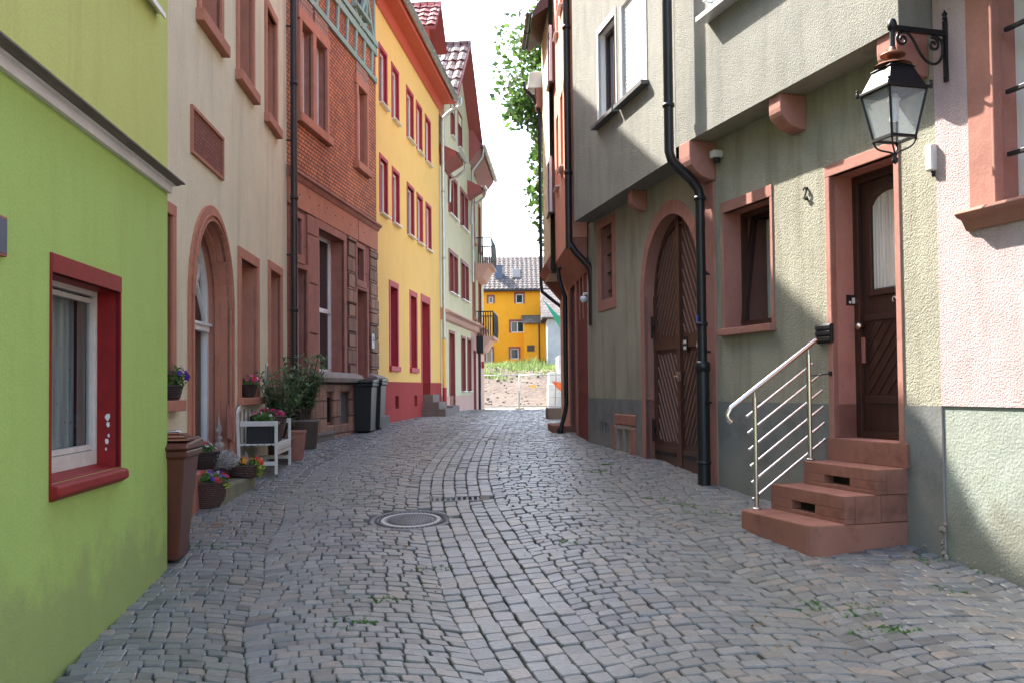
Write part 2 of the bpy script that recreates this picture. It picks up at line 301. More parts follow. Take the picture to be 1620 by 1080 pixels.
M = dict(
 green=m_plaster('lime_green_plaster', (.42, .59, .16), 60, .5, .005, .03, (.33, .37, .10), .25, base_dirt=(.27, .30, .13), gz0=1.05),
 green_up=m_plaster('yellow_green_plaster', (.58, .62, .19), 60, .5, .005, .03, (.40, .40, .12), .35),
 cream=m_plaster('cream_plaster', (.74, .65, .455), 55, .55, .006, .05, (.48, .38, .29), .5, base_dirt=(.3, .25, .18), gz0=1.5),
 grey=m_plaster('grey_rough_plaster', (.365, .345, .265), 70, 1.0, .013, .14, (.19, .175, .125), .75),
 grey_up=m_plaster('grey_upper_plaster', (.28, .275, .235), 68, 1.0, .012, .12, (.18, .18, .155), .65),
 plinth=m_plaster('grey_plinth_render', (.20, .208, .198), 40, .35, .006, .12, (.085, .085, .07), .6, False, .3, base_dirt=(.26, .24, .2), gz0=1.45),
 pink=m_plaster('pink_rough_plaster', (.56, .44, .43), 66, 1.0, .013, .07, (.45, .25, .22), .5, pits=.3),
 pinkplinth=m_plaster('pale_green_plinth_render', (.33, .36, .31), 48, .6, .010, .12, (.28, .30, .22), .7, False, .4, base_dirt=(.16, .14, .1), gz0=1.25),
 yellow=m_plaster('yellow_plaster', (.86, .54, .175), 60, .3, .004, .03, (.75, .45, .12), .2),
 orange=m_plaster('orange_yellow_plaster', (.95, .39, .025), 30, .2, .01, .04, (.70, .30, .02), .25),
 redplinth=m_plaster('red_plinth_render', (.36, .05, .045), 50, .4, .005, .1, (.28, .05, .05), .5),
 pale=m_plaster('pale_green_plaster', (.70, .63, .40), 50, .3, .004, .04, (.45, .45, .3), .2),
 palepink=m_plaster('pale_pink_plaster', (.66, .40, .32), 50, .3, .004, .05),
 salmon=m_plaster('salmon_plaster', (.66, .31, .22), 50, .4, .006, .05, (.5, .22, .16), .3),
 maroon=m_plaster('maroon_rough_plaster', (.19, .045, .04), 40, 1.0, .02, .15),
 redpaint=m_plain('red_paint', (.24, .008, .007), .55, 0, .2, 9, .3, .004, 30),
 crimson=m_plain('crimson_paint', (.42, .035, .05), .6, 0, .08, 5),
 sand=m_stone('red_sandstone', SAND, 3.0, .9, None, .004, .25, var=.08, tool=25),
 sandpink=m_plaster('pink_sandstone', (.50, .215, .14), 80, .4, .004, .1, (.28, .12, .085), .45, False, .3),
 sandred=m_plain('dark_red_sandstone', (.34, .14, .10), .85, 0, .2, 5, .45, .012, 25),
 step=m_plaster('red_sandstone_step', (.33, .15, .108), 80, .6, .005, .18, (.16, .07, .05), .85, False, .45), sandrt=m_plaster('maroon_sandstone', (.42, .20, .155), 80, .4, .004, .1, (.24, .09, .07), .5, False, .3),
 rust=m_stone('rusticated_sandstone', (.33, .19, .13), .42, .30, (.12, .07, .06), .02, 1.0, var=.3, msm=.8, tool=9),
 ashlar=m_stone('red_ashlar', (.30, .12, .09), .9, .55, (.16, .06, .05), .008, .6, var=.14, tool=14),
 mossy=m_plain('mossy_stone', (.20, .19, .12), .9, 0, .35, 4, .7, .02, 14),
 clad=m_cladding('tile_cladding', (.72, .24, .08), (.46, .15, .07), (.55, .4, .42)),
 teal=m_plain('teal_timber', (.25, .34, .28), .7, 0, .12, 6),
 white=m_plain('white_frame', (.78, .77, .74), .45, 0, .04, 6, .05),
 offwhite=m_plain('weathered_white_wood', (.62, .58, .52), .6, 0, .12, 9, .25),
 cornice=m_plain('cornice_plaster', (.74, .71, .68), .8, 0, .12, 3, .2, .004, 20),
 cornice_dark=m_plain('cornice_moulding', (.17, .14, .125), .8, 0, .25, 4),
 dbrown=m_wood('dark_brown_wood', (.05, .022, .016), .35),
 gate=m_wood('gate_wood', (.085, .035, .022), .4), gateline=m_plain('gate_moulding', (.26, .16, .13), .4, 0, .1),
 doorred=m_wood('red_door_wood', (.22, .045, .045), .5),
 black=m_plain('black_iron', (.018, .018, .02), .45, .3, .2), blackpl=m_plain('black_plastic', (.02, .021, .022), .42, 0, .1, 5, .15),
 pipe=m_plain('dark_brown_pipe', (.045, .03, .028), .35, .3, .2, 3), pipeg=m_plain('anthracite_pipe', (.032, .032, .033), .35, .4, .2, 3),
 zinc=m_plain('zinc', (.42, .44, .43), .38, .75, .12, 5), alu=m_plain('white_aluminium', (.72, .72, .72), .35, .2, .05),
 steel=m_plain('brushed_steel', (.72, .68, .64), .22, 1, .05, 8, .05),
 glass=m_glass(), glass_t=m_glass('clear_glass', (.03, .035, .04), .85), glass_l=m_glass('lantern_glass', (.75, .78, .78), .72),
 curtain=m_curtain('lace_curtain'), greycurt=m_curtain('grey_curtain', (.35, .34, .33)), blind=m_curtain('brown_blind', (.42, .30, .26)),
 dark=m_plain('dark_interior', (.02, .018, .016), .9, 0, .1, 2, 0),
 roof=m_tiles('grey_brown_roof_tiles', (.12, .10, .09), (.20, .17, .155)), roofred=m_tiles('red_roof_tiles', (.40, .10, .07), (.58, .2, .15)),
 roofred_y=m_tiles('red_side_roof_tiles', (.42, .10, .09), (.62, .3, .26), 'YZX', .22, .24), roofdark_y=m_tiles('brown_side_roof_tiles', (.10, .05, .045), (.26, .21, .195), 'YZX', .24, .26),
 roofmoss=m_tiles('mossy_lean_to_tiles', (.14, .12, .10), (.2, .17, .14), moss=(.10, .10, .05)),
 soffit=m_plain('red_soffit_boards', (.52, .09, .05), .6, 0, .05), verge=m_plain('dark_red_verge', (.28, .07, .06), .6, 0, .1),
 binbrown=m_plain('brown_bin_plastic', (.11, .03, .017), .4, 0, .1, 5, .15), wicker=m_wicker('brown_wicker', (.13, .065, .05)), wickerd=m_wicker('dark_wicker', (.07, .04, .035)),
 soil=m_plain('soil', (.05, .035, .025), .95, 0, .4, 20, .6), pot=m_plain('grey_brown_pot', (.20, .155, .13), .7, 0, .15),
 leafo=m_leaf('oleander_leaf', (.08, .15, .06), (.26, .34, .18)), leaf=m_leaf('garden_leaf', (.05, .13, .03), (.12, .24, .05)),
 leafy=m_leaf('yellow_green_leaf', (.25, .35, .04), (.4, .45, .08)), grass=m_leaf('grass_blade', (.08, .14, .03), (.2, .24, .08)),
 tree=m_leaf('tree_leaf', (.022, .06, .012), (.09, .16, .03)), bark=m_plain('bark', (.09, .07, .05), .9, 0, .3, 8, .8, .03, 12),
 silver=m_leaf('silver_foliage', (.30, .29, .27), (.5, .48, .46)), fred=m_leaf('red_petals', (.6, .02, .02), (.75, .06, .04)), fpink=m_leaf('pink_petals', (.62, .02, .16), (.75, .1, .3)),
 fwhite=m_leaf('white_petals', (.75, .7, .66), (.85, .82, .8)), fviolet=m_leaf('violet_petals', (.06, .02, .25), (.16, .05, .4)), forange=m_leaf('orange_petals', (.8, .2, .02), (.85, .4, .04)),
 dirt=m_plain('site_earth', (.088, .062, .046), .95, 0, .35, 1.5, 1, .15, 3), sandy=m_plain('pale_gravel', (.17, .15, .125), .95, 0, .12, 2, .6, .02, 12),
 concrete=m_plain('old_concrete', (.48, .46, .42), .9, 0, .25, .8, .4, .02, 6), orangepl=m_plain('orange_plastic', (.75, .13, .02), .5), greennet=m_plain('green_net', (.03, .30, .20), .7),
 paper=m_plain('white_paper', (.8, .8, .8), .7), blue=m_plain('blue_sticker', (.02, .09, .45), .4), cast=m_plain('cast_iron', (.12, .125, .13), .5, .5, .2, 12, .3), lightgrey=m_plain('light_grey_plastic', (.62, .62, .58), .5),
 statue=m_plain('weathered_cast_stone', (.30, .25, .21), .9, 0, .25, 9, .5, .01, 25), slate=m_plain('slate_slab', (.16, .125, .11), .75, 0, .2, 5), copper=m_plain('copper_brown', (.22, .09, .05), .45, .5, .2), tube=m_plain('lamp_tube', (.8, .8, .82), .3), cable=m_plain('grey_cable', (.1, .1, .1), .6),
 plaque=m_stone('inscribed_tiles', (.34, .12, .08), .055, .042, (.20, .07, .05), .012, .5, var=.3, msm=.2), bluegrey=m_plain('blue_grey_metal', (.10, .12, .17), .4, .3), pavedge=m_plain('kerb_stone', (.30, .28, .26), .85, 0, .15),
 carving=m_stone('carved_panel', (.46, .27, .20), .12, .10, (.3, .15, .11), .02, .8, var=.15, msm=.9, tool=30),
)
M['roofgrey_x'] = M['roof']
# ================================================================ ground: streets and site
def street():
    mb = MB(); ys = [-20 + i * 0.5 for i in range(0, 330)]
    n = 14
    for i, y in enumerate(ys):
        l, r = lerp_t(XL, y) - .6, lerp_t(XR, y) + .6
        if y > 22: r += 9
        if y > 42: l -= 25; r += 25
        for k in range(n + 1):
            x = l + (r - l) * k / n
            z = gz(x, y) - .026
            mb.v.append((x, y, z))
    for i in range(len(ys) - 1):
        for k in range(n):
            a = i * (n + 1) + k; mb.f.append((a, a + 1, a + n + 2, a + n + 1)); mb.m.append(0); mb.sm.append(True)
    m, t, P, N, L = nodes('joint_sand'); v = coords(N, L)
    f = ramp(N, L, noise(N, L, v, 1.6, 6, .7), [(.52, 0), (.62, 1)])
    L.new(mixc(N, L, f, (.075, .064, .05), (.06, .08, .03)), P.inputs['Base Color']); P.inputs['Roughness'].default_value = .95
    L.new(bump(N, L, noise(N, L, v, 60, 3), .8, .01), P.inputs['Normal'])
    o = mb.build('road', m, recenter=False); tag(o, kind='structure')
    # far ground sheet
    mg = MB(); s = 900
    mg.quad((-s, -s, EYE - 3.2), (s, -s, EYE - 3.2), (s, s, EYE - 3.2), (-s, s, EYE - 3.2))
    o = mg.build('ground', M['dirt'], recenter=False); tag(o, kind='structure')
street()
def cobble_mat(name, hue):
    m, t, P, N, L = nodes(name); g = N.new('ShaderNodeNewGeometry'); v = coords(N, L)
    r = g.outputs['Random Per Island']
    c = ramp(N, L, r, [(0, (.10, .104, .108)), (.18, (.27, .268, .25)), (.36, (.155, .163, .17)), (.55, (.29, .285, .275)), (.75, (.185, .197, .208)), (.9, (.33, .275, .23)), (1, (.125, .128, .132))])
    c = mixc(N, L, ramp(N, L, noise(N, L, v, 28, 5, .7), [(.35, .45), (.65, 0)]), c, (.09, .085, .085))
    c = mixc(N, L, ramp(N, L, noise(N, L, v, .45, 4, .6), [(.35, .5), (.65, 0)]), c, hue)
    L.new(c, P.inputs['Base Color']); P.inputs['Roughness'].default_value = .40; P.inputs['Specular IOR Level'].default_value = .5
    L.new(bump(N, L, noise(N, L, v, 35, 4, .6), .6, .008), P.inputs['Normal']); return m
M['cobble'] = cobble_mat('basalt_setts', (.20, .19, .15))
def cobbles():
    rnd = random.Random(3); mb = MB()
    HOLES = []
    mh = gp(650, 822); HOLES.append((mh.x, mh.y, .42, 1.0))
    dr = gp(722, 789); HOLES.append((dr.x, dr.y, .36, .32))
    stp = []
    def stone(c4, inset=.005):
        # c4: four world xy corners (ccw); octagonal rounded stone
        cx = sum(p[0] for p in c4) / 4; cy = sum(p[1] for p in c4) / 4
        for hx, hy, rr, e in HOLES:
            if (((cx - hx) / rr) ** 2 + ((cy - hy) / (rr * e)) ** 2) < 1.0: return
        l, r = lerp_t(XL, cy), lerp_t(XR, cy)
        if cx < l - .12 or (cx > r + .12 and cy < 21.5): return
        sz = min(math.dist(c4[0], c4[1]), math.dist(c4[1], c4[2]))
        if sz < .035: return
        zc = gz(cx, cy); tx = rnd.uniform(-.035, .035); ty = rnd.uniform(-.035, .035); dz = rnd.uniform(-.006, .005)
        out = []
        for i in range(4):
            p, a, b = c4[i], c4[i - 1], c4[(i + 1) % 4]
            for q in (a, b):
                d = math.dist(p, q); f = rnd.uniform(.06, .15)
                out.append((p[0] + (q[0] - p[0]) * f, p[1] + (q[1] - p[1]) * f))
        n = 8; vs = []
        for sh, h in ((inset * 0.6, -.035), (inset, .002), (inset + .008, .009)):
            for x, y in out:
                dx, dy = cx - x, cy - y; d = math.hypot(dx, dy) or 1
                X, Y = x + dx / d * sh, y + dy / d * sh
                z = gz(X, Y) + h + dz + (X - cx) * tx + (Y - cy) * ty
                vs.append((X, Y, z))
        fs = [tuple(range(2 * n, 3 * n))]
        for rr in range(2):
            for k in range(n): fs.append((rr * n + k, rr * n + (k + 1) % n, (rr + 1) * n + (k + 1) % n, (rr + 1) * n + k))
        mb.add(vs, fs, 0)
    J = lambda s: rnd.uniform(-s, s)
    # gutter band: rows along the street
    HB = .40; nb = 6; wb = 2 * HB / nb
    def bandpt(k, y):
        yy = y; x0 = sm_t(GUT, yy, .5); dxdy = (sm_t(GUT, yy + .1, .5) - sm_t(GUT, yy - .1, .5)) / .2
        d = -HB + k * wb; n = math.hypot(1, dxdy); return (x0 + d / n, yy - d * dxdy / n)
    for k in range(nb):
        y = 2.0 + rnd.random() * .1
        while y < 40:
            ln = rnd.uniform(.12, .19)
            c4 = [bandpt(k, y), bandpt(k + 1, y), bandpt(k + 1, y + ln), bandpt(k, y + ln)]
            c4 = [(p[0] + J(.007), p[1] + J(.007)) for p in c4]
            stone(c4, .005); y += ln
    # segmental arcs either side
    def field(side):
        W = 1.35 ; rise = .15; pitch = .102
        def F(a, v, sgn):          # a metres away from the band edge, v along the street
            yy = v; x0 = sm_t(GUT, yy, .5); return (x0 + sgn * (HB + a), yy)
        ncol = 7
        for col in range(ncol):
            a0 = col * W; flip = 1
            v = 1.6 + rnd.random() * .1; row = 0
            while v < (41 if col < 3 else 40):
                def sag(a):
                    t = (a - a0) / W * 2 - 1; return flip * rise * (1 - t * t) - flip * rise / 2
                wob = lambda vv: .03 * (math.sin(math.floor(vv / pitch + .5) * 12.9) )
                A0 = a0 + (wob(v) if col else 0); A1 = a0 + W + wob(v)
                cuts = [A0]
                while cuts[-1] < A1 - .075: cuts.append(cuts[-1] + rnd.uniform(.10, .155))
                cuts[-1] = A1
                for q in range(len(cuts) - 1):
                    a1, a2 = cuts[q], cuts[q + 1]
                    p = [F(a1, v + sag(a1), side), F(a2, v + sag(a2), side), F(a2, v + pitch + sag(a2), side), F(a1, v + pitch + sag(a1), side)]
                    p = [(u[0] + J(.009), u[1] + J(.008)) for u in p]
                    if side < 0: p = p[::-1]
                    stone(p, .0038)
                v += pitch * rnd.uniform(.97, 1.05); row += 1
    field(1); field(-1)
    o = mb.build('pavement', M['cobble'], recenter=False); tag(o, kind='structure')
    return mh, dr
MH, DR = cobbles()
# ================================================================ facade tools
def wall(mb, u0, u1, z0, z1, holes, y=0.0, mf=0, mr=1, back=.75, top_fn=None):
    """front sheet at y with openings; holes: dict(r=(u0,u1,z0,z1), m=reveal index, arch=(zs,h) or None, d=depth)"""
    us = sorted(set([u0, u1] + [min(max(c, u0), u1) for h in holes for c in h['r'][:2]]))
    zs = sorted(set([z0, z1] + [min(max(c, z0), z1) for h in holes for c in h['r'][2:]]))
    for a, b in zip(us, us[1:]):
        for c, d in zip(zs, zs[1:]):
            cu, cz = (a + b) / 2, (c + d) / 2
            if any(h['r'][0] < cu < h['r'][1] and h['r'][2] < cz < h['r'][3] for h in holes): continue
            mb.quad((a, y, c), (b, y, c), (b, y, d), (a, y, d), mf)
    for h in holes:
        a, b, c, d = h['r']; m = h.get('m', mr); D = y + h.get('d', back)
        if h.get('arch'):
            zs_, hh = h['arch']; pts = arch_pts(a, b, zs_, hh, h.get('pointed', 0)); n = len(pts)
            for i in range(n - 1):
                p, q = pts[i], pts[i + 1]
                mb.quad((p[0], y, p[1]), (q[0], y, q[1]), (q[0], y, d), (p[0], y, d), mf)
                mb.add([(p[0], y, p[1]), (q[0], y, q[1]), (q[0], D, q[1]), (p[0], D, p[1])], [(0, 3, 2, 1)], m)
            mb.quad((a, y, c), (a, y, zs_), (a, D, zs_), (a, D, c), m); mb.quad((b, y, c), (b, D, c), (b, D, zs_), (b, y, zs_), m)
            if not h.get('nb'): mb.quad((a, y, c), (a, D, c), (b, D, c), (b, y, c), m)
            mb.quad((a, D, c), (b, D, c), (b, D, d), (a, D, d), m)
        else:
            mb.quad((a, y, c), (a, y, d), (a, D, d), (a, D, c), m); mb.quad((b, y, c), (b, D, c), (b, D, d), (b, y, d), m)
            if not h.get('nb'): mb.quad((a, y, c), (a, D, c), (b, D, c), (b, y, c), m)
            if not h.get('nt'): mb.quad((a, y, d), (b, y, d), (b, D, d), (a, D, d), m)
            mb.quad((a, D, c), (b, D, c), (b, D, d), (a, D, d), m)
def arch_pts(a, b, zs, h, pointed=0, n=20):
    uc, r = (a + b) / 2, (b - a) / 2; out = []
    for i in range(n + 1):
        t = math.pi * (1 - i / n); x = math.cos(t); z = math.sin(t) + pointed * (1 - abs(x)) * .35
        out.append((uc + r * x, zs + h * z / (1 + .35 * pointed)))
    return out
def body(mb, u0, u1, z0, z1, depth, y=0, m=0, ends=(True, True)):
    if ends[0]: mb.quad((u0, y, z0), (u0, y, z1), (u0, depth, z1), (u0, depth, z0), m)
    if ends[1]: mb.quad((u1, y, z0), (u1, depth, z0), (u1, depth, z1), (u1, y, z1), m)
    mb.quad((u0, depth, z0), (u0, depth, z1), (u1, depth, z1), (u1, depth, z0), m)
    mb.quad((u0, y, z1), (u1, y, z1), (u1, depth, z1), (u0, depth, z1), m)
def surround(r, wdt, proud=.02, back=.05, y=0, lintel=None, bottom=False, splay=0):
    """bars round a clear opening r"""
    a, b, c, d = r; mb = MB(); l = lintel or wdt
    mb.box(a - wdt, a, y - proud, y + back, c, d); mb.box(b, b + wdt, y - proud, y + back, c, d)
    mb.box(a - wdt, b + wdt, y - proud - .002, y + back, d, d + l)
    if bottom: mb.box(a - wdt, b + wdt, y - proud - .002, y + back, c - wdt, c)
    return mb
def winframe(r, y, fw=.06, th=.06, cols=1, transoms=(), arch=None, bottom=None, sash=.0):
    a, b, c, d = r; mb = MB(); bt = bottom or fw
    mb.box(a, a + fw, y, y + th, c, d); mb.box(b - fw, b, y, y + th, c, d)
    mb.box(a + fw, b - fw, y, y + th, c, c + bt); mb.box(a + fw, b - fw, y, y + th, d - fw, d)
    for k in range(1, cols):
        x = a + (b - a) * k / cols; mb.box(x - fw * .55, x + fw * .55, y - .004, y + th, c + bt, d - fw)
    for tz in transoms: mb.box(a + fw, b - fw, y - .008, y + th, tz - fw * .55, tz + fw * .55)
    if sash:
        for k in range(cols):
            x0 = a + fw + (b - a - 2 * fw) * k / cols + .004; x1 = a + fw + (b - a - 2 * fw) * (k + 1) / cols - .004
            mb.box(x0, x0 + sash, y + .012, y + th + .004, c + bt, d - fw); mb.box(x1 - sash, x1, y + .012, y + th + .004, c + bt, d - fw)
    return mb
def window(H, r, y, frame='white', fw=.06, cols=1, transoms=(), glass='glass', curtain=None, sur=None, sill=None, name='window', bottom=None, sash=.0, label=None):
    w_ = winframe(r, y, fw, .06, cols, transoms, None, bottom, sash).build(name, M[frame], H)
    if label: w_['label'] = label
    a, b, c, d = r
    g = MB(); g.box(a + fw * .6, b - fw * .6, y + .03, y + .036, c + fw * .6, d - fw * .6); g.build('pane', M[glass], w_)
    if curtain:
        q = MB(); x0, x1 = a + fw, b - fw
        if len(curtain) > 1: x0, x1 = a + (b - a) * curtain[1], a + (b - a) * curtain[2]
        n = 26; vs = []; 
        for i in range(n + 1):
            x = x0 + (x1 - x0) * i / n; yy = y + .12 + .02 * math.sin(i * 2.1)
            vs += [(x, yy, c + .03), (x, yy, d - .02)]
        q.add(vs, [(2 * i, 2 * i + 2, 2 * i + 3, 2 * i + 1) for i in range(n)], 0, True); q.build('curtain', M[curtain[0]], w_)
    if sur:
        mname, wd, proud = sur[:3]; surround(r, wd, proud, .04, sur[4] if len(sur) > 4 else 0, lintel=sur[3] if len(sur) > 3 and sur[3] else None).build('window_surround', M[mname], w_, .006)
    if sill:
        mname, ext, proud, h = sill[:4]; y0 = sill[4] if len(sill) > 4 else 0
        s = MB(); s.box(a - ext, b + ext, y0 - proud, y, c - h, c - .001); s.build('window_sill', M[mname], w_, .008)
    return w_
def inset(r, l=0, t=0, rr=0, b=0): return (r[0] + l, r[1] - rr, r[2] + b, r[3] - t)
def gable_roof(H, u0, u1, ze, depth, pitch, mat, over=.3, y=0, th=.12, name='roof', side=.1):
    """ridge along the street"""
    mb = MB(); t = math.tan(math.radians(pitch)); yc = (y + depth) / 2; zr = ze + (yc - y) * t
    n = [(y - over, ze - over * t), (yc, zr), (depth + over, ze - over * t)]
    pts = n + [(p[0], p[1] + th) for p in reversed(n)]
    mb.prismx(pts, u0 - side, u1 + side, 0)
    r = mb.build(name, M[mat], H)
    class GG:
        def build(s, nm, mt, H_):
            for u in (u0, u1):
                g = MB(); g.add([(u, y, ze), (u, yc, zr), (u, depth, ze)], [(0, 1, 2)], 0); g.build(nm, mt, H_)
    g = GG()
    return r, g, zr
def tile_rows(mb, u0, u1, y0, z0, y1, z1, tw=.2, rl=.33, m=0, amp=.035):
    """pantile slope: wavy rows that overlap like shingles, from eaves (y0,z0) to top (y1,z1)"""
    L_ = math.hypot(y1 - y0, z1 - z0); dy, dz = (y1 - y0) / L_, (z1 - z0) / L_; ny, nz = -dz, dy
    if nz < 0: ny, nz = -ny, -nz
    nr = max(1, int(L_ / rl)); rl = L_ / nr; nc = max(1, int((u1 - u0) / tw)); tw = (u1 - u0) / nc; sub = 4
    for r_ in range(nr):
        vs = []; s0, s1 = r_ * rl - .02, (r_ + 1) * rl
        for k in range(nc * sub + 1):
            u = u0 + k * tw / sub; hgt = amp * (.5 + .5 * math.cos(2 * math.pi * k / sub + .6))
            for s_, lift in ((s0, .035), (s1, .0)):
                vs.append((u, y0 + dy * s_ + ny * (hgt + lift), z0 + dz * s_ + nz * (hgt + lift)))
        k0 = len(vs)
        for k in range(nc * sub + 1):
            v = vs[2 * k]; vs.append((v[0], v[1] - ny * .04, v[2] - nz * .04))
        fs = [(2 * k, 2 * k + 2, 2 * k + 3, 2 * k + 1) for k in range(nc * sub)] + [(k0 + k, k0 + k + 1, 2 * k + 2, 2 * k) for k in range(nc * sub)]
        mb.add(vs, fs, m)
def gutter(mb, u0, u1, y, z, r=.07, m=0):
    n = 8; vs = []; xs = [u0 + (u1 - u0) * i / max(1, int((u1 - u0) / 1.0)) for i in range(max(1, int((u1 - u0) / 1.0)) + 1)]
    for x in (u0, u1):
        for k in range(n + 1):
            t = math.pi + math.pi * k / n; vs.append((x, y + r * math.cos(t), z + r * math.sin(t)))
        for k in range(n, -1, -1):
            t = math.pi + math.pi * k / n; vs.append((x, y + (r - .008) * math.cos(t), z + (r - .008) * math.sin(t)))
    q = 2 * (n + 1)
    mb.add(vs, [(k, (k + 1) % q, q + (k + 1) % q, q + k) for k in range(q)] + [tuple(range(q))[::-1], tuple(range(q, 2 * q))], m, False)
    for x in xs[1:-1]:
        mb.tube([(x - .015, y + (r + .004) * math.cos(t), z + (r + .004) * math.sin(t)) for t in [math.pi + math.pi * k / 8 for k in range(9)]], .009, 5, m)
def pipe_with_rings(mb, path, r, m=0, rings=()):
    mb.tube(path, r, 14, m)
    for p in rings: mb.lathe([(r + .001, -.03), (r + .012, -.03), (r + .012, .03), (r + .001, .03)], p, 14, m)
# ================================================================ LEFT SIDE
# ---- lime green house
FG = Facade('L', -2.148, -.0847, 7.7)     # origin at its far corner
H = FG.house(-2.5)
tag(H, 'lime green plastered house with a red-framed window and grey cornice, nearest on the left', 'house')
zb = EYE - 2.6
r_w = FG.rect(80, 430, 765, 189.5)
cz1 = FG.uv(262, 304)[1]; ctop = FG.uv(262, 270, .10)[1]
ru = FG.rect(150, -110, 8, 246); ru = (ru[0], ru[1], FG.uv(246, 12)[1], FG.uv(246, 12)[1] + 1.1)
mb = MB(); holes = [dict(r=r_w, m=1, d=.9)]
wall(mb, -9.5, 0, zb, cz1 - .001, holes); body(mb, -9.5, 0, zb, 8.2, 7.2, 0, 0)
wall(mb, -9.5, 0, cz1 + .03, 8.2, [dict(r=ru, m=0, d=.8)], mf=2)
mb.build('wall', [M['green'], M['redpaint'], M['green_up']], H)
# cornice
mb = MB(); z0 = cz1; zt = ctop
prof = [(.03, z0), (-.035, z0), (-.035, z0 + (zt - z0) * .62), (-.06, z0 + (zt - z0) * .66), (-.06, z0 + (zt - z0) * .76), (.03, z0 + (zt - z0) * .76)]
mb.prismx(prof, -9.5, .012)
prof2 = [(.03, z0 + (zt - z0) * .761), (-.075, z0 + (zt - z0) * .761), (-.095, z0 + (zt - z0) * .84), (-.095, z0 + (zt - z0) * .88), (-.13, zt - .012), (-.13, zt), (.03, zt + .025)]
mb.prismx(prof2, -9.5, .05, 1)
mb.build('cornice', [M['cornice'], M['cornice_dark']], H)
uc_ = FG.uv(112, 600, -.27)[0]
W1 = window(H, r_w, .15, 'offwhite', .032, 1, (), 'glass_t', ('curtain', .03, (uc_ - r_w[0]) / (r_w[1] - r_w[0])), None, None, bottom=.12)
a, b, c, d = r_w
# sash profile inside the frame
mb = MB(); mb.box(a + .05, b - .05, .165, .20, c + .125, c + .16); mb.box(b - .06, b - .035, .165, .20, c + .16, d - .05); mb.box(a + .05, b - .05, .165, .2, d - .08, d - .05)
mb.build('sash', M['offwhite'], W1)
mb = MB(); mb.box(uc_ - .05, b - .035, .208, .214, c + .1, d - .05); mb.build('blind', M['blind'], W1)
mb = MB(); w_o = a - .014
mb.box(w_o, a, -.012, .03, c - .05, d + .11); mb.box(a, b + .012, -.012, .03, d, d + .11); mb.box(b, b + .012, -.010, .03, c, d)
mb.build('window_surround', M['redpaint'], W1, .004)
mb = MB(); mb.prismx([(.15, c - .02), (.15, c + .03), (-.055, c - .015), (-.06, c - .07), (-.01, c - .10), (.15, c - .10)], w_o - .0, b + .03, 0)
mb.build('window_sill', [M['redpaint']], W1, .01)
mb = MB(); rl = random.Random(8)
for k in range(46):
    x = rl.uniform(a + .30, uc_ - .06); z = c + .12 + rl.random() * (d - c - .25); s = rl.uniform(.006, .013)
    mb.add([(x - s, .245, z), (x, .245, z - s), (x + s, .245, z), (x, .245, z + s)], [(0, 1, 2, 3)])
mb.build('lace_pattern', M['blind'], W1)['kind'] = 'stuff'
mb = MB()
for px_, py_, s in ((160, 660, .022), (162, 672, .014), (158, 700, .016), (161, 690, .010), (160, 712, .008)):
    z = FG.uv(px_, py_, -.06)[1]; y = .07 + rl.uniform(-.02, .02); pts = [(b - .0015, y + s * .8 * math.cos(t) * rl.uniform(.7, 1.2), z + s * 1.3 * math.sin(t) * rl.uniform(.7, 1.2)) for t in [k * .785 for k in range(8)]]
    mb.add(pts, [tuple(range(8))])
mb.build('paint_flakes', M['cornice'], W1)['kind'] = 'stuff'
W2 = window(H, ru, .12, 'white', .05, 1, (), 'glass', None, None, None)
mb = MB(); a, b, c, d = ru; mb.prismx([(.12, c + .02), (-.07, c - .035), (-.07, c - .075), (-.055, c - .075), (-.055, c - .05), (.12, c)], a - .03, b + .04); mb.build('window_sill', M['alu'], W2)
gr, gg, _ = gable_roof(H, -9.5, 0, 8.2, 7.2, 40, 'roof', .3); gg.build('gable_wall', M['green_up'], H)
# peeling corner + sign at left edge
sg = FG.uv(0, 372); T = FG.thing('wall_sign', sg[0] - .115, .0, sg[1] - .11)
tag(T, 'small dark framed sign on the green wall, cut by the left edge of the picture', 'sign')
mb = MB(); mb.box(-.13, .13, -.03, -.001, 0, .2); mb.build('sign_frame', M['sandred'], T, .004)
mb = MB(); mb.box(-.115, .115, -.034, -.031, .015, .185); mb.build('sign_plate', M['bluegrey'], T)

# ---- cream house
FC = Facade('L', -2.62, -.06, 7.75)
uE = FC.uY(14.8) - .02
H = FC.house(4)
tag(H, 'cream plastered house with sandstone arched doorway and red stone window frames', 'house')
ARw = .17
x_l, z_ap = FC.uv(333, 325); x_a, _ = FC.uv(296.5, 500); x_b, _ = FC.uv(368.5, 500)
ra = (x_a + ARw, x_b - ARw, FC.ground(x_a) + .14, z_ap - ARw); rad = (ra[1] - ra[0]) / 2
harch = rad * 1.12; zs = ra[3] - harch
def sr(xl, yt, yb, xr, wd, off=0): r = FC.rect(xl, yt, yb, xr, off); return inset(r, wd, wd, wd, 0)
w0 = sr(234, 300, 634, 275.5, .11); w2 = sr(375.5, 389, 629, 408, .13); dr_ = sr(423.6, 411, 650, 445, .12); dr_ = (dr_[0], dr_[1], FC.ground(dr_[0]) - .05, dr_[3])
zup = FC.uv(373, 113)[1]; zt_up = FC.uv(418, -8)[1] + .0
ups = []
for xl, xr in ((311, 351), (373, 400.5), (418, 437)):
    u0 = FC.uv(xl, 20)[0]; u1 = FC.uv(xr, 60)[0]; ups.append((u0 + .1, u1 - .1, FC.uv(xl, {311: 14, 373: 110, 418: 178}[xl])[1], zt_up - .12))
mb = MB(); hs = [dict(r=ra, m=1, arch=(zs, harch), d=.6), dict(r=w0, m=1, d=.6), dict(r=w2, m=1, d=.6), dict(r=dr_, m=1, d=.6)] + [dict(r=q, m=1, d=.6) for q in ups]
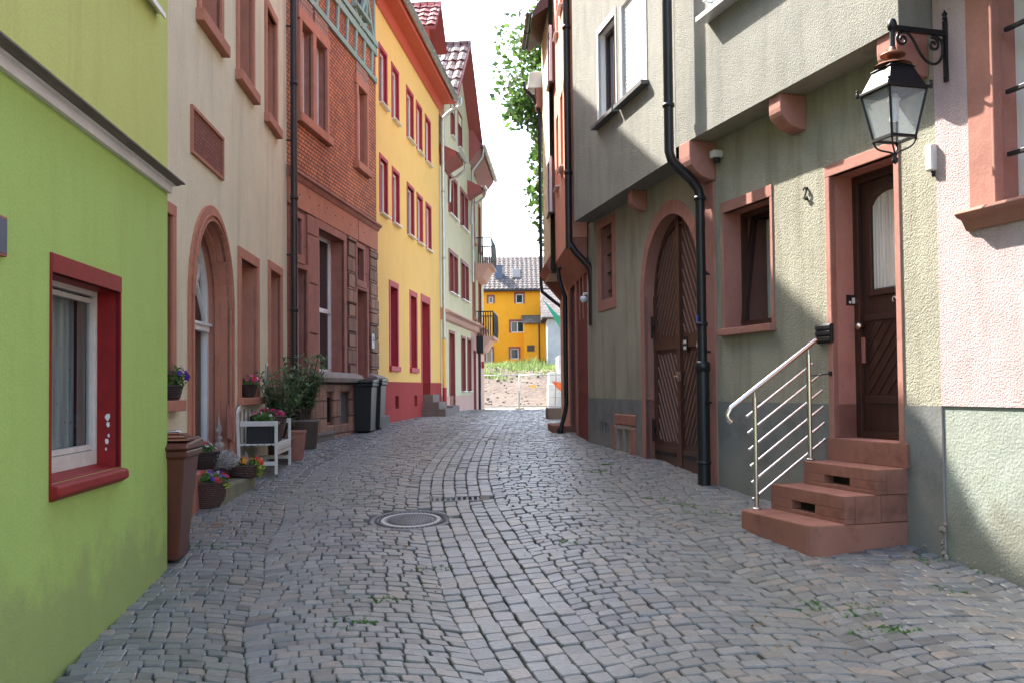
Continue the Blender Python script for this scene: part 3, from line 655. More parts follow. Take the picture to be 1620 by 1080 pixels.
wall(mb, 0, uE, zb, EYE + 8.9, hs); body(mb, 0, uE, zb, EYE + 8.9, 7.5)
mb.build('wall', [M['cream'], M['sandpink']], H)
# arched doorway glazed
pts = arch_pts(ra[0], ra[1], zs, harch); po = arch_pts(ra[0] - ARw, ra[1] + ARw, zs, harch + ARw)
D = MB()
yf = .24
def archring(mb, pi, po, y0, y1, m=0):
    for (p, q, P_, Q_) in zip(pi, pi[1:], po, po[1:]):
        v = [(x, y, z) for y in (y0, y1) for (x, z) in (p, q, Q_, P_)]
        mb.add(v, [(0, 1, 2, 3), (7, 6, 5, 4), (0, 4, 5, 1), (3, 2, 6, 7), (0, 3, 7, 4), (1, 5, 6, 2)], m)
fi = arch_pts(ra[0] + .07, ra[1] - .07, zs, harch - .07)
archring(D, fi, pts, yf, yf + .07)
D.box(ra[0], ra[0] + .07, yf, yf + .07, ra[2], zs); D.box(ra[1] - .07, ra[1], yf, yf + .07, ra[2], zs)
zt = FC.uv(320, 518, -.24)[1]; um = (ra[0] + ra[1]) / 2
D.box(ra[0] + .07, ra[1] - .07, yf - .03, yf + .06, zt - .045, zt + .045); D.box(ra[0] + .0, ra[1] - .0, yf - .05, yf, zt + .02, zt + .05)
D.box(um - .05, um + .05, yf, yf + .06, ra[2], zt - .045); D.box(um - .03, um + .03, yf, yf + .06, zt + .045, ra[3] - .06)
for s in (-1, 1):
    D.bar((um + s * rad * .96, yf + .03, zt + .05), (um + s * .02, yf + .03, ra[3] - .5 + .28), .04, .04, 0, (0, 1, 0))
    D.bar((um, yf + .03, zt + .05), (um + s * rad * .66, yf + .03, zs + harch * .55 ), .04, .04, 0, (0, 1, 0))
D.box(ra[0] + .07, ra[1] - .07, yf, yf + .06, ra[2], ra[2] + .16)
dd = D.build('arched_door', M['white'], H)
g = MB(); vs = [(x, yf + .045, z) for x, z in pts] + [(ra[1], yf + .045, ra[2]), (ra[0], yf + .045, ra[2])]; g.add(vs, [tuple(range(len(vs)))]); g.build('pane', M['glass_t'], dd)
g = MB(); g.box(ra[0] + .1, ra[1] - .1, yf + .2, yf + .22, ra[2] + .05, zt); g.build('curtain', M['greycurt'], dd)
S = MB()
archring(S, pts, po, -.025, .03)
archring(S, arch_pts(ra[0] - .055, ra[1] + .055, zs, harch + .055), arch_pts(ra[0] - .085, ra[1] + .085, zs, harch + .085), -.045, -.024)
archring(S, arch_pts(ra[0] + .0, ra[1] - .0, zs, harch), arch_pts(ra[0] - .02, ra[1] + .02, zs, harch + .02), -.04, -.024)
for a, b in ((ra[0] - ARw, ra[0]), (ra[1], ra[1] + ARw)): S.box(a, b, -.025, .03, ra[2] - .3, zs)
for s, e in ((1, ra[1]), (-1, ra[0])):
    x0, x1 = sorted((e + s * .055, e + s * .085)); S.box(x0, x1, -.045, -.0251, ra[2] + .5, zs)
    x0, x1 = sorted((e - s * .05, e)); S.box(x0, x1, .10, .16, ra[2], zs)
archring(S, arch_pts(ra[0] + .05, ra[1] - .05, zs, harch - .05), pts, .10, .16)
S.build('doorway_surround', M['sandpink'], dd, .006)
window(H, w0, .2, 'white', .06, 2, (), 'glass', ('greycurt',), ('sandpink', .11, .025), ('sandpink', .17, .10, .10))
window(H, w2, .22, 'white', .06, 1, (FC.uv(380, 490)[1],), 'glass', ('greycurt',), ('sandpink', .13, .025), ('sandpink', .16, .09, .09))
d3 = MB(); d3.box(dr_[0], dr_[1], .3, .35, dr_[2], dr_[3])
for k in range(3): d3.box(dr_[0] + .12, dr_[1] - .12, .285, .3, dr_[2] + .25 + k * .62, dr_[2] + .75 + k * .62)
dobj = d3.build('door', M['doorred'], H); surround(dr_, .12, .025, .04).build('door_surround', M['sandpink'], dobj, .006)
for q in ups:
    wq = window(H, q, .20, 'white', .06, 2, (), 'glass', None, ('sandpink', .1, .03, .12), ('sandpink', .14, .09, .13))
pr = FC.rect(302, 172, 238, 350)
mb = MB(); mb.box(*pr[:2], -.012, .0, *pr[2:]); pq = mb.build('inscription_panel', M['plaque'], H)
a, b, c, d = pr; S = MB(); S.box(a - .03, b + .03, -.03, 0, d, d + .035); S.box(b, b + .03, -.028, 0, c - .03, d); S.box(a - .03, a, -.028, 0, c - .03, d); S.box(a, b, -.028, 0, c - .03, c); S.build('panel_frame', M['sandpink'], pq)
gr, gg, _ = gable_roof(H, 0, uE, EYE + 8.9, 7.5, 42, 'roofred', .22); gg.build('gable_wall', M['cream'], H)
# worn carved corner stone on right jamb
cpx = FC.uv(357, 665); mb = MB(); mb.prism([(cpx[0] - .09, cpx[1] - .2), (cpx[0] + .12, cpx[1] - .25), (cpx[0] + .13, cpx[1] + .03), (cpx[0] + .0, cpx[1] + .12), (cpx[0] - .1, cpx[1] + .2)], -.055, -.026); mb.build('corner_stone', M['sandred'], H, .02)
# intercom
ip = FC.rect(418, 574, 655, 423.5); T = FC.thing('intercom_panel', (ip[0] + ip[1]) / 2, 0, ip[2]); tag(T, 'tall metal doorbell and intercom panel on cream wall beside the narrow door', 'intercom')
hh = ip[3] - ip[2]; wdt = .11
mb = MB(); mb.box(-wdt / 2, wdt / 2, -.02, 0, 0, hh); mb.build('plate', M['zinc'], T, .004)
mb = MB(); mb.box(-.04, .04, -.024, -.0205, hh * .68, hh * .95); mb.build('speaker_grille', M['black'], T)
for k in range(4):
    mb = MB(); mb.lathe([(0, 0), (.018, 0), (.018, .012), (0, .014)], (0, 0, 0), 12); 
    mb.v = [(v[0], -.0205 - v[2], v[1] + hh * (.1 + k * .14)) for v in mb.v]; mb.build('button', M['steel'], T)

# ---- brick house
FB = Facade('L', -5.237, .1167, 14.8); uE = FB.uY(20.2)
H = FB.house(3); tag(H, 'orange tile-clad house with red sandstone ground floor and sage timber framing on top', 'house')
zstr = FB.uv(597, 357)[1] - .05
def br(xl, yt, yb, xr, wd=0, off=0): r = FB.rect(xl, yt, yb, xr, off); return inset(r, wd, wd, wd, 0)
big = br(503, 361, 588, 543); g1 = br(463, 342, 400, 474.5); p1 = br(462, 421, 640, 484); g2 = br(563.5, 391, 442, 573.5); p2 = br(563.5, 457, 600, 579)
p1 = (p1[0], p1[1], FB.ground(0) - .1, p1[3]); p2 = (p2[0], p2[1], FB.uv(570, 597)[1] , p2[3])
v1 = br(512, 628, 668, 522); v2 = br(535.5, 621, 668, 548)
W_a = br(474, 33, 181, 491.5); W_b = br(496.5, 66, 181, 514); zs_ = FB.uv(474, 181)[1]; za = W_a[3]
W_b = (W_b[0], W_b[1], zs_, za); W_a = (W_a[0], W_a[1], zs_, za)
W_c = br(564, 139, 257, 577.5); W_c = (W_c[0], W_c[1], zs_ , za)
mb = MB()
wall(mb, 0, uE, zb, zstr, [dict(r=r, m=m, d=d) for r, m, d in ((big, 2, .6), (g1, 2, .4), (p1, 2, .55), (g2, 2, .4), (p2, 2, .5), (v1, 3, .3), (v2, 3, .3))], mf=1)
ztl, ztr = EYE + 9.5, EYE + 10.6  # unseen sloping roofline, shaped to cast the diagonal shadow on the houses opposite
zbeam = FB.uv(589, 124)[1]; ztb = FB.uv(588.5, 97)[1]
wc2 = FB.rect(558, -60, 2, 574); wc2 = (wc2[0], wc2[1], FB.uv(574, 30)[1], FB.uv(574, 30)[1] + .9)
hs = [dict(r=r, m=2, d=.6) for r in (W_a, W_b, W_c)] + [dict(r=wc2, m=2, d=.5)]
wall(mb, 0, uE, zstr, ztl, hs, mf=0)
mb.add([(0, 0, ztl), (uE, 0, ztl), (uE, 0, ztr)], [(0, 1, 2)], 0)
mb.quad((0, 0, zb), (0, 0, ztl), (0, 8, ztl), (0, 8, zb)); mb.quad((uE, 0, zb), (uE, 8, zb), (uE, 8, ztr), (uE, 0, ztr)); mb.quad((0, 8, zb), (0, 8, ztl), (uE, 8, ztr), (uE, 8, zb))
mb.build('wall', [M['clad'], M['ashlar'], M['sandred'], M['dark']], H)
mb = MB(); mb.prism([(-.1, ztl - .02), (uE + .1, ztr + .02), (uE + .1, ztr + .14), (-.1, ztl + .1)], -.15, 8.2); mb.build('roof', M['roofred'], H)
# stone courses and string course
mb = MB(); mb.prismx([(0, zstr - .10), (-.05, zstr - .10), (-.09, zstr - .03), (-.13, zstr - .01), (-.13, zstr + .03), (0, zstr + .09)], -.02, uE + .02); mb.build('string_course', M['sandred'], H)
mb = MB(); mb.box(-.01, uE * .72, -.035, 0, zstr - .52, zstr - .10); mb.box(uE * .73, uE, -.035, 0, zstr - .52, zstr - .1)
for k in range(9): mb.lathe([(0, -.012), (.012, 0), (0, .012)], (.5 + k * .48, -.04, zstr - .3 + .05 * (k % 2)), 6, 1)
mb.build('frieze', [M['sandpink'], M['black']], H)
mb = MB()
zlo = FB.uv(545, 603)[1]; rn = random.Random(5)
for (ua, ub) in ((p1[1] + .02, big[0] - .06), (FB.uv(550, 500)[0], FB.uv(561, 500)[0]), (FB.uv(585, 500)[0], uE)):
    z = zlo; k = 0; mb = MB(); first = ua < big[0]
    while z < zstr - .58:
        h = rn.uniform(.6, .9) if first else rn.uniform(.24, .34); h = min(h, zstr - .53 - z); q = rn.uniform(0, .01 if first else .03)
        mb.box(ua - (.04 if k % 2 and not first else 0), ub, -.025 - q, 0, z + .008, z + h - .008); z += h; k += 1
    mb.build('quoins', M['sandred' if first else 'rust'], H, .012 if first else .025)
mb = MB()
mb.prismx([(0, zlo - .02), (-.17, zlo - .02), (-.20, zlo + .06), (-.17, zlo + .12), (0, zlo + .17)], FB.uv(497, 590)[0] - .35, FB.uv(560, 590)[0]); mb.prismx([(0, zlo - .02), (-.17, zlo - .02), (-.20, zlo + .06), (-.17, zlo + .12), (0, zlo + .17)], FB.uv(583, 590)[0], uE + .03)
mb.build('stone_ledge', M['statue'], H, .01)
mb = MB(); z = zb
for k, (h, ua, ub) in enumerate(((zlo - .02 - zb - .45, FB.uv(528, 600)[0], uE),)):
    pass
mb.box(p1[1] + .05, FB.uv(510, 650)[0], -.09, 0, zb, zlo - .03); mb.box(FB.uv(523, 650)[0], FB.uv(534, 650)[0], -.07, 0, zb, zlo - .03); mb.box(FB.uv(549.5, 650)[0], uE, -.09, 0, zb, zlo - .03)
mb.box(FB.uv(510, 650)[0], FB.uv(549.5, 650)[0], -.08, 0, zb, v2[2] - .02); mb.box(FB.uv(510, 650)[0], FB.uv(549.5, 650)[0], -.085, 0, v2[3] + .02, zlo - .031)
mb.build('base_course', M['rust'], H, .03)
# big tall window
zt1 = FB.uv(530, 491)[1]
wq = window(H, big, .24, 'white', .07, 2, (zt1,), 'glass', ('greycurt',), ('sandred', .16, .02, .2), None, sash=.04)
lw = MB()
for r_, nm in ((g1, 0), (g2, 1)):
    a, b, c, d = r_; gm = MB(); 
    for k in range(4):
        x = a + (b - a) * (k + .5) / 4; gm.tube([(x + .03 * math.sin(q * 1.6 + k), .08, c + (d - c) * q / 12) for q in range(13)], .012, 6)
    for q in range(3): gm.tube([(a, .08, c + (d - c) * (q + .5) / 3), (b, .08, c + (d - c) * (q + .5) / 3)], .01, 6)
    wg = gm.build('grille_window', M['black'], H); surround(r_, .09, .03, .04).build('window_surround', M['sandred'], wg, .006)
    s = MB(); s.box(a - .12, b + .12, -.05, .05, c - .14, c - .001); s.build('window_sill', M['sandred'], wg, .01)
for r_ in (p1, p2):
    a, b, c, d = r_; q = MB(); q.box(a, b, .38, .43, c, d); 
    for k in range(3): q.box(a + .1, b - .1, .365, .38, c + .15 + k * (d - c) / 3, c + (k + 1) * (d - c) / 3 - .05)
    dq = q.build('door', M['doorred'], H); surround(r_, .1, .03, .04).build('door_surround', M['sandred'], dq, .006)
q = MB(); a, b, c, d = v2
for k in range(14): q.prismx([(-.02, c + (d - c) * k / 14), (.02, c + (d - c) * (k + .9) / 14), (.03, c + (d - c) * (k + .9) / 14), (-.01, c + (d - c) * k / 14)], a, b)
q.build('louvre_vent', M['zinc'], H)
q = MB(); a, b, c, d = v1; q.box(a, b, .05, .07, c, d); q.build('cellar_hatch', M['black'], H)
# upper windows with shutters closed
def blindwin(r_, lab=None):
    a, b, c, d = r_; q = MB(); n = 1
    q.box(a, a + .05, .12, .17, c, d); q.box(b - .05, b, .12, .17, c, d); q.box(a + .05, b - .05, .12, .17, d - .05, d); q.box(a + .05, b - .05, .12, .17, c, c + .06)
    wq = q.build('window', M['white'], H)
    g = MB(); g.box(a + .04, b - .04, .15, .156, c + .04, d - .04); g.build('pane', M['glass'], wq); return wq
wa = blindwin(W_a); blindwin(W_b); wc = blindwin(W_c)
mb = MB(); a, b, c, d = W_a[0], W_b[1], W_a[2], W_a[3]
mb.box(a - .11, a, -.05, .04, c, d); mb.box(b, b + .11, -.05, .04, c, d); mb.box(W_a[1], W_b[0], -.05, .04, c, d); mb.box(a - .16, b + .16, -.052, .04, d, d + .2); mb.box(a - .2, b + .2, -.10, .1, c - .15, c - .001)
mb.build('window_surround', M['sandpink'], wa, .008)
a, b, c, d = W_c; mb = MB(); mb.box(a - .11, a, -.05, .04, c, d); mb.box(b, b + .11, -.05, .04, c, d); mb.box(a - .16, b + .16, -.052, .04, d, d + .2); mb.box(a - .2, b + .2, -.10, .1, c - .15, c - .001)
mb.build('window_surround', M['sandpink'], wc, .008)
for (ua, ub) in ((W_a[0] - .1, W_a[1] + .02), (W_b[0] - .02, W_b[1] + .1), (W_c[0] - .1, W_c[1] + .12)):
    q = MB(); q.box(ua, ub, -.03, 0, W_a[3] + .201, zbeam - .075); q.build('carved_panel', M['carving'], H)
# timber framing
mb = MB(); y0, y1 = -.07, 0
zb1, zb2 = zbeam, ztb + .24
mb.box(-.02, uE - .02, -.05, 0, zb1 - .055, zb1 + .055); mb.box(-.02, uE - .02, -.06, 0, zb2 - .07, zb2 + .07)
for k in range(9):
    u = .25 + k * (uE - .6) / 8; mb.prismx([(0, zb1 + .055), (-.03, zb1 + .055), (-.05, zb2 - .07), (0, zb2 - .07)], u - .055, u + .055)
zt2 = EYE + 7.4
for k in range(8):
    u = .1 + k * (uE - .25) / 7; mb.box(u - .045, u + .045, y0 + .03, y1, zb2 + .07, zt2 + (.0 if u < 3 else 1.2))
for (ua, ub) in ((.15, .8), (2.4, 1.75), (uE - 1.45, uE - .85), (uE - .25, uE - .8)):
    mb.bar((ua, -.03, zb2 + .1), (ub, -.03, zb2 + .95), .10, .07, 0, (0, 1, 0))
mb.bar((wc2[0] - .05, -.032, wc2[2] - .1), (wc2[0] + .5, -.032, zb2 + .09), .06, .09, 0, (0, 1, 0)); mb.bar((wc2[1] + .05, -.032, wc2[2] - .1), (wc2[1] - .5, -.032, zb2 + .09), .06, .09, 0, (0, 1, 0))
mb.box(-.02, uE, -.075, 0, zt2 - .1, zt2 + .02)
mb.build('timber_frame', M['teal'], H, .006)
window(H, wc2, .1, 'teal', .05, 1, (), 'glass', None, ('teal', .07, .08), ('teal', .12, .14, .07))
np_ = FB.rect(568.5, 533, 551, 575.5, -.2)
# downspout between cream and brick house
T = FC.thing('downspout', FC.uY(14.8) - .10, .13, FC.ground(6.9, .13)); tag(T, 'dark brown downpipe between the cream house and the tile-clad house', 'downspout')
mb = MB(); hgt = 10.3; mb.tube([(0, 0, 0), (0, 0, hgt - .5), (0, .1, hgt)], .055, 12)
for z in (.9, 2.15, 3.9, 5.7, 7.4): mb.lathe([(.05, -.035), (.066, -.035), (.066, .035), (.05, .035)], (0, 0, z), 12)
mb.build('pipe', M['pipe'], T)
mb = MB(); mb.lathe([(0, 0), (.075, 0), (.075, .9), (.058, .93)], (0, 0, 0), 14); mb.build('standpipe', M['black'], T)
for z in (1.4, 3.0, 4.8, 6.6):
    mb = MB(); mb.box(-.065, .065, -.01, .01, z - .015, z + .015); mb.box(-.01, .01, .01, .12, z - .012, z + .012); mb.build('pipe_clamp', M['black'], T)
# house number plate 6
T = FB.thing('number_plate', np_[0] + .12, .052, np_[2]); tag(T, 'small white house number 6 plate on the red stone by the door', 'number plate')
mb = MB(); mb.box(-.09, .09, -.012, 0, 0, .30); mb.build('plate', M['lightgrey'], T, .003)
def text(s, size, mat, parent, loc, rot=(math.pi / 2, 0, 0), name='lettering', ext=.002):
    cu = bpy.data.curves.new(name, 'FONT'); cu.body = s; cu.size = size; cu.extrude = ext; cu.align_x = 'CENTER'; cu.align_y = 'CENTER'
    o = bpy.data.objects.new(name, cu); C.objects.link(o); bpy.context.view_layer.update()
    me = bpy.data.meshes.new_from_object(o.evaluated_get(bpy.context.evaluated_depsgraph_get())); bpy.data.objects.remove(o)
    me.materials.clear(); me.materials.append(mat); me.name = name
    o = bpy.data.objects.new(name, me); C.objects.link(o); o.parent = parent; o.location = loc; o.rotation_euler = rot; o['cx'] = o['cy'] = o['cz'] = 0.0
    return o
text('6', .17, M['black'], T, (0, -.014, .19))

# ---- yellow house
FY = Facade('L', -4.755, .0933, 20.2); uE = FY.uY(28.2)
H = FY.house(4); tag(H, 'long yellow house with red window frames, red plinth and tiled dormers', 'house')
zpl = FY.uv(605, 603)[1]; zev = FY.uv(691, 159)[1]
def yrow(lst, zt, zb_):
    out = []
    for xl, xr in lst:
        ym = 400; u0 = FY.uv(xl, ym)[0]; u1 = FY.uv(xr, ym)[0]; out.append((u0 + .09, u1 - .09, zb_, zt - .09))
    return out
zt1, zb1_ = FY.uv(643.6, 135.6)[1], FY.uv(643.6, 216.7)[1]; zt2, zb2_ = FY.uv(645, 289)[1], FY.uv(645.5, 371)[1]
cols = [(600.5, 614), (620.5, 632.5), (644, 655.5), (659.5, 669), (673.5, 682.5)]
rows = yrow(cols, zt1, zb1_) + yrow(cols, zt2, zb2_)
ga = inset(FY.rect(615, 442, 578, 630), .13, .14, .13, 0); gb = inset(FY.rect(647.5, 458, 581, 659.5), .13, .14, .13, 0); gd = inset(FY.rect(665.5, 468, 632, 680), .12, .14, .12, 0)
vv = [FY.rect(624, 626, 646, 629.5), FY.rect(654.5, 625, 642, 659)]
mb = MB(); wall(mb, 0, uE, zpl, zev, [dict(r=r, m=1, d=.6) for r in rows + [ga, gb]] + [dict(r=(gd[0], gd[1], zpl - .001, gd[3]), m=1, d=.6, nb=1)]); body(mb, 0, uE, zb, zev, 8)
mb.build('wall', [M['yellow'], M['crimson']], H)
mb = MB(); wall(mb, 0, uE, zb, zpl - .001, [dict(r=r, m=0, d=.2) for r in vv] + [dict(r=(gd[0], gd[1], gd[2], zpl - .002), m=0, d=.6, nt=1)], y=-.02); mb.box(0, gd[0] - .001, -.02, 0, zpl - .001, zpl + .0); mb.build('plinth', M['redplinth'], H)
for r in rows:
    window(H, r, .07, 'white', .05, 1, (), 'glass', ('greycurt',), ('crimson', .09, .015), ('alu', .05, .10, .03))
for r in (ga, gb):
    window(H, r, .26, 'doorred', .07, 1, (), 'glass', None, ('crimson', .13, .015, .14), ('crimson', .14, .06, .12))
a, b, c, d = gd; mb = MB(); mb.box(a, b, .3, .35, c, d); mb.box(a + .1, b - .1, .28, .3, c + .2, c + 1.0); mb.box(a + .1, b - .1, .28, .3, c + 1.1, d - .2); q = mb.build('door', M['dbrown'], H); surround(gd, .12, .015, .04, lintel=.2).build('door_surround', M['crimson'], q, .004)
mb = MB(); mb.tube([(a + .1, .25, c + .6), (a + .1, .25, c + 1.5)], .02, 8); mb.build('door_handle', M['steel'], q)
text('7', .14, M['black'], q, (0, -.3, (d - c) + .1))
# roof with red boxed soffit and zinc gutter
ov = .42
mb = MB(); mb.box(-.1, uE + .05, -ov, .0, zev - .02, zev + .06); mb.prismx([(-ov, zev + .06), (-ov, zev + .16), (0, zev + .16), (0, zev + .06)], -.1, uE + .05); mb.prismx([(-.02, zev - .021), (-.12, zev - .021), (-.02, zev - .22)], 0, uE); mb.build('soffit', M['soffit'], H)
mb = MB(); gutter(mb, -.2, uE + .12, -ov - .09, zev + .16, .09); mb.build('gutter', M['zinc'], H)
mb = MB(); pp = math.tan(math.radians(46)); mb.prismx([(-ov, zev + .161), (4, zev + .16 + (4 + ov) * pp), (8.3, zev + .161)], -.12, uE + .08); tile_rows(mb, -.12, uE + .08, -ov, zev + .17, 4, zev + .17 + (4 + ov) * pp, .3, .4)
rf = mb.build('roof', M['roofred'], H)
def dormer(H, uc, wdt, y0, z0, zw, rise, side_over=.3, name='dormer'):
    mb = MB(); a, b = uc - wdt / 2, uc + wdt / 2
    mb.box(a, b, y0, y0 + 2.6, z0, zw); mb.add([(a, y0, zw), (b, y0, zw), (uc, y0, zw + rise)], [(0, 1, 2)])
    d_ = mb.build(name, M['soffit'], H)
    t = MB(); th = .08; so_ = side_over; sl = rise / (wdt / 2)
    for s in (-1, 1):
        e = uc + s * (wdt / 2 + so_); ze = zw - so_ * sl
        pts = [(e, ze), (uc, zw + rise), (uc, zw + rise + th), (e, ze + th)]
        t.prism(pts, y0 - .45, y0 + 3.2, 1)
        # tiles rows
        rl = math.hypot(wdt / 2 + so_, rise + so_ * sl); nr = max(2, int(rl / .26)); nc = 12; 
        for r_ in range(nr):
            f0, f1 = r_ / nr, (r_ + 1) / nr
            for k in range(nc):
                ya = y0 - .45 + k * 3.6 / nc; yb = ya + 3.4 / nc
                xa = e + (uc - e) * f0; xb = e + (uc - e) * f1; za_ = ze + (zw + rise - ze) * f0; zb_ = ze + (zw + rise - ze) * f1
                t.add([(xa, ya, za_ + th + .06), (xa, (ya + yb) / 2, za_ + th + .1), (xa, yb, za_ + th + .06), (xb, yb, zb_ + th + .02), (xb, (ya + yb) / 2, zb_ + th + .06), (xb, ya, zb_ + th + .02)], [(0, 1, 4, 5), (1, 2, 3, 4)], 0)
    t.tube([(uc, y0 - .45, zw + rise + th + .03), (uc, y0 + 3.2, zw + rise + th + .03)], .08, 8, 0)
    t.build('dormer_roof', [M['roofred_y'], M['verge']], d_)
    f = winframe((uc - wdt * .3, uc + wdt * .3, z0 + .75, zw - .15), y0 - .03, .06, .05, 2); f.build('dormer_window', M['white'], d_)
    g = MB(); g.box(uc - wdt * .28, uc + wdt * .28, y0 - .012, y0 - .004, z0 + .77, zw - .17); g.build('dormer_pane', M['glass'], d_)
FYD = Facade('L', FY.X0 - .15, FY.k, 20.2)
ue, zde = FY.uv(672, 30, -.3)
u_d = FY.uv(683, 60, -.3)[0]
dormer(H, u_d - .9, 1.5, .30, zev + .5, FY.uv(676, 44, -.3)[1] - .22, .75)
dormer(H, u_d - 4.2, 1.5, .30, zev + .5, FY.uv(676, 44, -.3)[1] + .15, .75)
T = FY.thing('downspout', uE - .05, .12, FY.ground(uE, .12)); tag(T, 'zinc downpipe painted yellow near the street at the yellow house end', 'downspout')
z0 = FY.ground(uE, .12); zt_ = zev + .16 - z0
mb = MB(); mb.tube([(0, 0, 2.2), (0, 0, zt_ - .75), (0, -.04, zt_ - .6), (0, -.25, zt_ - .42), (0, -.46, zt_ - .33), (0, -.56, zt_ - .22), (0, -.57, zt_ - .03)], .05, 12)
for z in (2.2, 4.6, 6.6): mb.lathe([(.045, -.03), (.062, -.03), (.062, .03), (.045, .03)], (0, 0, z), 12)
mb.build('pipe', M['zinc'], T); mb = MB(); mb.tube([(0, 0, .75), (0, 0, 2.2)], .062, 12); mb.build('painted_pipe', M['yellow'], T); mb = MB(); mb.tube([(0, 0, 0), (0, 0, .75)], .066, 12); mb.build('painted_base', M['crimson'], T)

# ---- pale green house
FP = Facade('L', -4.94, .1, 28.2); uE = FP.uY(34.5)
H = FP.house(3); tag(H, 'pale green house with dark red windows and a tall tiled gable', 'house')
def pr_(xl, yt, yb, xr, wd=.1): return inset(FP.rect(xl, yt, yb, xr), wd, wd, wd, 0)
zA = FP.uv(709, 393)[1]; zA0 = FP.uv(709, 460)[1]; zB = FP.uv(707, 268)[1]; zB0 = FP.uv(707, 333)[1]; zC = FP.uv(713, 158)[1]; zC0 = FP.uv(713, 213)[1]
rs = []; prs = [((709.5, 724)), ((728.5, 741))]
sets = []
for (xl, xr) in prs:
    for zt_, zb_ in ((zA, zA0), (zB, zB0)):
        u0, u1 = FP.uv(xl, 400)[0], FP.uv(xr, 400)[0]; um = (u0 + u1) / 2
        sets.append(((u0 + .1, um - .06, zb_, zt_ - .1), (um + .06, u1 - .1, zb_, zt_ - .1)))
tops = [(FP.uv(xl, 200)[0] + .07, FP.uv(xr, 200)[0] - .07, zC0, zC) for xl, xr in ((712.7, 719), (724, 730.5))]
zpl = FP.uv(729, 625)[1]
gw = [pr_(729, 530, 618, 736), pr_(738.6, 533, 618, 745)]; gdr = pr_(710, 521.6, 645, 719); gdr = (gdr[0], gdr[1], FP.ground(1) - .05, gdr[3])
zeave = FP.uv(700, 262)[1] + .25
zpeak = FP.uv(735, 101, -.0)[1]; ga0, ga1 = FP.uv(703, 200)[0], FP.uv(744, 200)[0]; gc = (ga0 + ga1) / 2
zge = FP.uv(703, 150)[1] - .1
mb = MB(); flat = [h for p in sets for h in p]
wall(mb, 0, uE, zpl, zeave, [dict(r=r, m=1, d=.5) for r in flat + gw] + [dict(r=(gdr[0], gdr[1], zpl, gdr[3]), m=1, d=.5, nb=1)]); body(mb, 0, uE, zb, zeave, 8)
mb.box(0, ga0, .001, 2, zeave - .3, zeave)
wall(mb, ga0, ga1, zeave, zge, [dict(r=r, m=1, d=.5) for r in tops]); mb.add([(ga0, 0, zge), (ga1, 0, zge), (gc, 0, zge + (zpeak - zge))], [(0, 1, 2)])
mb.quad((ga0, 0, zeave), (ga0, 0, zge), (ga0, 5, zge), (ga0, 5, zeave), 2); mb.quad((ga1, 0, zeave), (ga1, 5, zeave), (ga1, 5, zge), (ga1, 0, zge), 0)
mb.build('wall', [M['pale'], M['verge'], M['palepink']], H)
mb = MB(); wall(mb, 0, uE, zb, zpl - .001, [dict(r=(gdr[0], gdr[1], gdr[2], zpl - .002), m=0, d=.4, nt=1)], y=-.02); mb.build('plinth', M['palepink'], H)
for p in sets:
    for i, r in enumerate(p):
        wq = window(H, r, .1, 'verge', .05, 1, (), 'glass', ('greycurt',), None, ('alu', .03, .1, .03))
        if i == 0:
            a, b, c, d = p[0][0], p[1][1], p[0][2], p[0][3]
            s = MB(); s.box(a - .1, a, -.02, .04, c, d); s.box(b, b + .1, -.02, .04, c, d); s.box(p[0][1], p[1][0], -.02, .04, c, d); s.box(a - .1, b + .1, -.022, .04, d, d + .12); s.build('window_surround', M['verge'], wq)
for r in tops + gw: window(H, r, .12, 'verge', .05, 1, (), 'glass', ('greycurt',), ('verge', .09, .02), ('alu', .03, .1, .03))
a, b, c, d = gdr; mb = MB(); mb.box(a, b, .2, .24, c, d); q = mb.build('door', M['doorred'], H); surround(gdr, .1, .02, .04).build('door_surround', M['verge'], q)
zs1 = FP.uv(705, 497)[1]; mb = MB(); mb.prismx([(0, zs1 - .22), (-.1, zs1 - .18), (-.16, zs1 - .05), (-.3, zs1), (-.3, zs1 + .04), (0, zs1 + .14)], -.05, uE + .1); mb.build('string_course', M['palepink'], H)
# gable roof, ridge at right angles to the street
mb = MB(); sl = (zpeak - zge) / (gc - ga0); so_ = .35
for s in (-1, 1):
    e = gc + s * ((ga1 - ga0) / 2 + so_); ze = zge - so_ * sl; mb.prism([(e, ze), (gc, zpeak), (gc, zpeak + .12), (e, ze + .12)], -.45, 6, 1)
    nr = 6
    for r_ in range(nr):
        f0, f1 = r_ / nr, (r_ + 1) / nr
        for k in range(22):
            ya = -.4 + k * .29; yb = ya + .27; xa = e + (gc - e) * f0; xb = e + (gc - e) * f1; za_ = ze + (zpeak - ze) * f0 + .12; zb_ = ze + (zpeak - ze) * f1 + .12
            mb.add([(xa, ya, za_ + .05), (xa, (ya + yb) / 2, za_ + .1), (xa, yb, za_ + .05), (xb, yb, zb_ + .01), (xb, (ya + yb) / 2, zb_ + .05), (xb, ya, zb_ + .01)], [(0, 1, 4, 5), (1, 2, 3, 4)], 0)
mb.tube([(gc, -.45, zpeak + .16), (gc, 6, zpeak + .16)], .09, 8, 0)
rf = mb.build('roof', [M['roofdark_y'], M['verge']], H)
mb = MB(); mb.prismx([(.0, zeave + .1), (.0, zeave + 1.2), (3, zeave + 3), (3, zeave + 1.1)], 0, ga0 - .02); mb.build('roof_slope', M['roofdark_y'], H)
